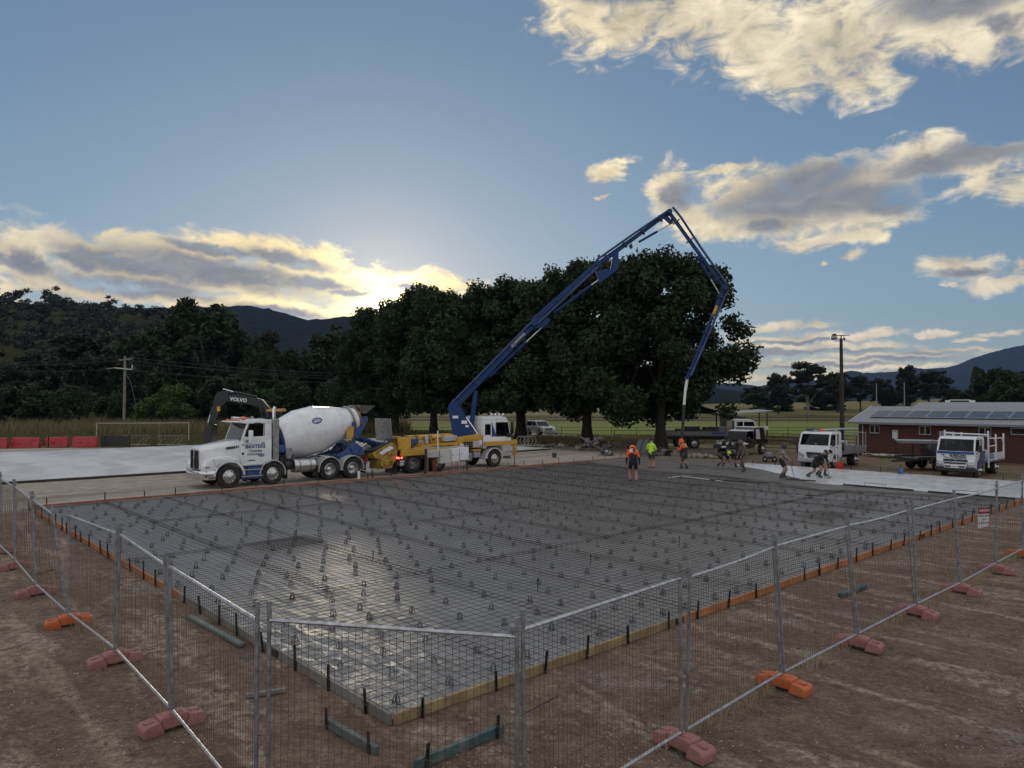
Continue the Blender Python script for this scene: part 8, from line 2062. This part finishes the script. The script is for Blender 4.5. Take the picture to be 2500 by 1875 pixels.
mb = MB(); mb.box((0.72, 0.05, 0.05), (0.34, 0.2, 0.05)); mb.build('head', blackst, ft_, bevel=0.01)
bar_tool('rake_beam', 'dark timber edge at the foot of the plaid shirt worker', (1917, 1170), (1990, 1175), 'timber', blackst, 0.06, 0.06, None, z=0.13)
# shovels, sprayers, cans
sp_ = thing('pump_sprayer', 'blue pump sprayer standing on the far formwork edge', 'sprayer', gp(2197, 1163), 0)
mb = MB(); mb.lathe([(0.0, 0), (0.11, 0.0), (0.12, 0.03), (0.12, 0.34), (0.09, 0.42), (0.05, 0.45), (0.0, 0.45)], (0, 0, 0), (0, 0, 1), 18); mb.build('tank', mat('blue_plastic', (0.05, 0.13, 0.30), 0.4), sp_)
mb = MB(); mb.cyl((0, 0, 0.45), (0, 0, 0.60), 0.018, n=8); mb.bar((-.09, 0, .6), (.09, 0, .6), 0.035); mb.build('pump_handle', black_p, sp_)
mb = MB(); mb.tube([(0.05, 0, 0.4), (-0.16, -.1, 0.5), (-0.20, -.1, 0.2), (-.15, -.05, 0.02)], 0.012, 6); mb.build('hose', black_p, sp_)
jc = thing('fuel_can', 'red fuel can standing by the white crew truck wheel', 'fuel can', gp(2048, 1147), R(20))
mb = MB(); mb.prism([(-.16, 0), (.16, 0), (.16, 0.40), (.10, 0.47), (-.16, 0.47)], -0.11, 0.11); mb.build('body', mat('red_can', (0.55, 0.03, 0.03), 0.4), jc, bevel=0.025, seg=2)
mb = MB(); mb.tube([(-.12, 0, .47), (-.12, 0, .53), (.04, 0, .53), (.04, 0, .47)], 0.02, 6); mb.build('handle', MATS['red_can'], jc); mb = MB(); mb.cyl((.12, 0, .45), (.2, 0, .54), 0.025, n=8); mb.build('spout', black_p, jc)
ob_ = thing('coral_tub', 'coral plastic tub in front of the white crew truck', 'tub', gp(2016, 1141), 0)
mb = MB(); mb.lathe([(0.0, 0.02), (0.20, 0.0), (0.26, 0.42), (0.28, 0.44), (0.25, 0.44), (0.19, 0.03)], (0, 0, 0), (0, 0, 1), 18); mb.build('tub_body', mat('coral_plastic', (0.62, 0.16, 0.10), 0.5), ob_)
mb = MB(); mb.tube([(-.26, 0, .42), (-.2, -.1, .25), (.2, -.1, .25), (.26, 0, .42)], 0.012, 6); mb.build('handle', blackst, ob_)
def bucket(label, p, m_, h=0.32, r=0.16, z=0.0, name='bucket'):
    root = thing(name, label, 'bucket', gp(p[0], p[1], z), 0)
    mb = MB(); mb.lathe([(0.0, 0.015), (r * .82, 0.0), (r, h), (r * 1.06, h), (r * .95, h - .01), (r * .78, 0.02)], (0, 0, 0), (0, 0, 1), 16); mb.build('shell', m_, root)
    mb = MB(); mb.tube([(-r, 0, h), (-r * .9, -.06, h * .6), (r * .9, -.06, h * .6), (r, 0, h)], 0.008, 5); mb.build('handle', blackst, root)
bucket('dark teal bucket on the gravel right of the pump truck', (1353, 1117), mat('teal_plastic', (0.03, 0.07, 0.085), 0.5), 0.34, 0.17)
bucket('small white bucket on the gravel beside the teal one', (1332, 1117), grey_p, 0.22, 0.13)
bucket('dark blue bucket by the left front wheel of the white crew truck', (1960, 1140), mat('dark_blue_plastic', (0.03, 0.045, 0.09), 0.5), 0.36, 0.17)
# compact plant on wheels
tl = thing('power_trowel', 'small wheeled machine standing right of the black ute', 'machine', gp(1880, 1127), R(-20))
for (x, y) in ((-.35, -.3), (.25, -.3), (-.35, .3), (.25, .3)): small_wheel(tl, x, y, 0.17, 0.1, -1 if y < 0 else 1)
mb = MB(); mb.box((-.05, 0, 0.24), (0.9, 0.5, 0.10)); mb.build('frame', blackst, tl, bevel=0.01)
mb = MB(); mb.box((-.1, 0, 0.45), (0.42, 0.36, 0.32)); mb.cyl((-.1, -.2, .48), (-.1, .2, .48), 0.15, n=12); mb.build('engine', galv_dull, tl, bevel=0.04)
mb = MB(); mb.tube([(.35, -.2, .3), (.55, -.2, .72), (.72, -.2, .74)], 0.02, 6); mb.tube([(.35, .2, .3), (.55, .2, .72), (.72, .2, .74)], 0.02, 6); mb.build('handlebars', galv_dull, tl)

# ------------------------------------------------------------ meter boxes and pipes at the far form edge
ms = thing('meter_box_stand', 'row of white electrical cabinets on posts in front of the pump truck', 'electrical cabinet', W(18.1, 24.45), ANG)
D_ = 41.0
cream_b = mat('cream_cabinet', (0.56, 0.55, 0.50), 0.5, 0, 0.06, 3, dirt=((0.35, 0.30, 0.24), 0.3, 4))
def cab_box(x0, x1, z0, z1, m_, y=-.02, dp=0.28):
    mb = MB(); mb.box(((x0 + x1) / 2, y, (z0 + z1) / 2), (x1 - x0, dp, z1 - z0)); o = mb.build('cabinet', m_, ms, bevel=0.012)
    mb = MB(); mb.box(((x0 + x1) / 2, y - dp / 2 - .008, (z0 + z1) / 2), (x1 - x0 - .05, 0.012, z1 - z0 - .06)); dd = mb.build('door', m_, o, bevel=0.004)
    mb = MB(); mb.box((x0 + .07, y - dp / 2 - .02, (z0 + z1) / 2), (0.03, 0.02, 0.08)); mb.build('latch', black_p, dd)
cab_box(0.05, 0.72, 0.92, 1.32, grey_p); cab_box(0.78, 1.52, 0.56, 1.34, cream_b); cab_box(1.56, 2.10, 0.62, 1.36, white_p); cab_box(2.14, 2.78, 0.66, 1.38, white_p)
for x in (0.0, 2.85): mb = MB(); mb.box((x, 0.1, 0.68), (0.09, 0.09, 1.4)); mb.build('post', mat('dark_green_post', (0.03, 0.04, 0.04), 0.6), ms)
mb = MB(); mb.box((1.45, 0.16, 1.42), (3.1, 0.06, 0.06)); mb.build('top_rail', galv, ms)
mb = MB(); mb.cyl((0.78, 0.05, 1.3), (0.76, 0.05, 2.35), 0.035, n=8); mb.build('mast_conduit', white_p, ms)
for x in (0.42, 0.52, 0.62, 1.7, 1.98, 2.1, 2.7): mb = MB(); mb.cyl((x, -.02, 0.0), (x, -.02, 0.95 if x < 1 else 0.66), 0.022, n=6); mb.build('conduit', timber_r, ms)
wp_ = thing('white_standpipe', 'short white pipe standing beside the mixer rear wheel', 'pipe', gp(877, 1171), 0); mb = MB(); mb.cyl((0, 0, 0), (0, 0, 0.42), 0.07, n=14); mb.build('pipe', white_p, wp_); mb = MB(); mb.cyl((0, 0, .42), (0, 0, .45), 0.076, n=14); mb.build('cap', white_p, wp_)
wt = thing('water_tap', 'water meter and tap on a riser right of the white pipe', 'tap', gp(899, 1170), 0); mb = MB(); mb.cyl((0, 0, 0), (0, 0, 0.40), 0.03, n=8); mb.build('riser', blackst, wt); mb = MB(); mb.box((0.02, 0, 0.42), (0.22, 0.12, 0.14)); mb.build('meter', galv, wt, bevel=0.02); mb = MB(); mb.tube([(-.08, 0, .42), (-.25, 0, .46), (-.4, 0, .52)], 0.018, 6); mb.build('spout', galv, wt); mb = MB(); mb.cyl((.22, 0, 0), (.22, 0, .55), 0.025, n=8); mb.build('valve_post', black_p, wt)

# ------------------------------------------------------------ heaps under the trees
def heap(label, p, n, sx, sy, sz, seed, mats_, cat='scrap heap', name='scrap_heap'):
    rr = random.Random(seed); root = thing(name, label, cat, gp(*p), 0)
    for k in range(n):
        x = rr.gauss(0, sx * .4); y = rr.gauss(0, sy * .4); z = max(0.05, sz * math.exp(-(x / sx) ** 2 - (y / sy) ** 2) * rr.uniform(.3, 1))
        m3 = Euler((rr.uniform(-.6, .6), rr.uniform(-.6, .6), rr.uniform(0, 6.3))).to_matrix()
        mb = MB()
        if rr.random() < 0.45: mb.box((x, y, z), (rr.uniform(.5, 1.6), rr.uniform(.05, .15), rr.uniform(.04, .12)), m3)
        elif rr.random() < 0.5: mb.box((x, y, z), (rr.uniform(.25, .6), rr.uniform(.2, .5), rr.uniform(.15, .4)), m3)
        else: mb.tube([m3 @ Vector((-.5, 0, 0)) + Vector((x, y, z)), Vector((x, y, z + .15)), m3 @ Vector((.5, .1, 0)) + Vector((x, y, z))], 0.03, 6)
        mb.build('scrap_piece', rr.choice(mats_), root)
dk = [blackst, black_p, timber_g, galv_dull, timber_g]
heap('tangled heap of formwork and pegs left of the orange worker', (1448, 1100), 34, 1.3, 0.7, 1.1, 1, dk)
heap('low litter of dark boards under the middle tree', (1360, 1092), 22, 2.6, 0.6, 0.18, 2, dk, 'boards', 'board_litter')
heap('low pile of broken timber right of the tangled heap', (1505, 1094), 26, 1.7, 0.6, 0.45, 3, dk, 'boards', 'board_litter')
heap('pile of tools and steel beside the lime shirted worker', (1620, 1112), 26, 1.6, 0.5, 0.42, 4, dk, 'tools', 'tool_pile')
heap('grey plastic sheeting and offcuts at the slab edge', (1478, 1112), 14, 0.6, 0.3, 0.35, 6, [galv_dull, grey_p, black_p], 'offcuts', 'offcut_pile')
rbm = mat('broken_concrete', (0.24, 0.22, 0.19), 0.9, 0, 0.4, 2)
rk_ = thing('rubble_row', 'row of broken concrete rubble behind the hose handler', 'rubble', gp(1712, 1118), R(-12))
rr = random.Random(12)
for k in range(46):
    x = rr.uniform(-1.1, 1.5); r_ = rr.uniform(.06, .2) * (1.2 - abs(x) * .35); bm = bmesh.new(); bmesh.ops.create_icosphere(bm, subdivisions=1, radius=r_)
    for v_ in bm.verts: v_.co *= rr.uniform(.6, 1.25)
    me = bpy.data.meshes.new('rubble_lump'); bm.to_mesh(me); bm.free(); me.materials.append(rbm); o = link('rubble_lump', me, rk_); o.location = (x, rr.gauss(0, .18), r_ * .6 + rr.random() * .1)
rm_ = thing('green_ramp_trailer', 'dark green steel ramp tilted up behind the lime shirted worker', 'ramp', gp(1572, 1114), R(-5))
mb = MB(); mb.hexa([(-.75, -.1, .25), (.5, -.1, .25), (.6, 0, .25), (-.65, 0, .25), (-.35, .6, 1.18), (.75, .6, 1.18), (.78, .68, 1.16), (-.32, .68, 1.16)]); mb.build('ramp', mat('green_steel', (0.06, 0.085, 0.085), 0.5), rm_)
mb = MB(); mb.bar((-.35, -.12, .28), (.02, .58, 1.2), 0.06); mb.bar((.15, -.12, .28), (.42, .58, 1.2), 0.06); mb.build('ribs', black_p, rm_)
mb = MB(); mb.box((.1, .3, .2), (1.7, .9, .14)); mb.build('bed', MATS['green_steel'], rm_)
cr = thing('cable_coil', 'white coiled cable frame lying behind the outrigger leg', 'cable', gp(1280, 1088), 0)
for k in range(4): mb = MB(); mb.lathe([(0.42, -.012), (0.44, 0), (0.42, .012), (0.40, 0), (0.42, -.012)], (k * .32 - .3, 0, 0.44), (0.3, 1, 0), 22); mb.build('loop', grey_p, cr)
mb = MB(); mb.box((0.6, -.3, 0.05), (2.4, .3, .05)); mb.build('plank', grey_p, cr)
ws = thing('white_sheet_board', 'white board propped on the pipe fence in front of the white car', 'board', gp(1347, 1071, 0.0) + Vector((0, 0, 0.25)), R(-12)); mb = MB(); mb.box((0, 0, 0.35), (1.4, 0.05, 0.55), Matrix.Rotation(R(14), 3, 'Y') @ Matrix.Rotation(R(-25), 3, 'X')); mb.build('panel', white_p, ws); mb = MB(); mb.bar((-.5, .1, -.25), (-.5, .1, .4), 0.05); mb.bar((.5, .1, -.25), (.5, .1, .3), 0.05); mb.build('legs', blackst, ws)

# ------------------------------------------------------------ marker pins and mesh offcuts on the slab
for i, (px, py, lab) in enumerate(((1312, 1441, 'thin steel pin standing in the mesh near the slab centre'), (912, 1368, 'thin steel pin standing in the mesh left of centre'), (1198, 1318, 'thin steel pin standing in the middle of the mesh'), (1440, 1378, 'thin steel pin standing in the mesh towards the right side'), (1656, 1330, 'thin steel pin in the mesh behind the third right fence panel'), (725, 1313, 'thin steel pin standing in the mesh beyond the left fence'), (1590, 1262, 'thin steel pin in the mesh below the straightedge'), (592, 1278, 'thin steel pin standing in the mesh near the mixer'))):
    o = thing('level_pin', lab, 'pin', gp(px, py, 0.05), 0, 'steel level pins in the mesh'); mb = MB(); mb.cyl((0, 0, -0.04), (0.01, 0, 0.26), 0.009, n=6); mb.build('pin', blackst, o); mb = MB(); mb.cyl((0.01, 0, 0.20), (0.011, 0, 0.26), 0.014, n=6); mb.build('tape_band', black_p, o)
for (px, py, a_, su, sv, lab) in ((700, 1326, 0.06, 1.8, 1.2, 'dark offcut of mesh stacked on the left part of the slab'), (2010, 1258, -0.05, 2.0, 1.2, 'dark offcut of mesh lying on the slab near the right fence'), (2100, 1232, 0.04, 1.6, 1.0, 'small mesh offcut between the float pole and right fence')):
    p = gp(px, py, 0.12); root = thing('mesh_offcut', lab, 'mesh offcut', p, ANG + a_)
    for k in range(2):
        o = link('offcut_layer', mesh_sheet(su, sv), root); o.location = (-su / 2 + 0.05 * k, -sv / 2 + 0.07 * k, 0.0 + 0.022 * k)

# ------------------------------------------------------------ haze over the distance
mb = MB(); mb.box((0, 2300, 280), (12000, 5000, 564)); hz_o = mb.build('haze', hz_m, smooth=0)
tag(hz_o, 'thin evening haze in the air', kind='stuff')
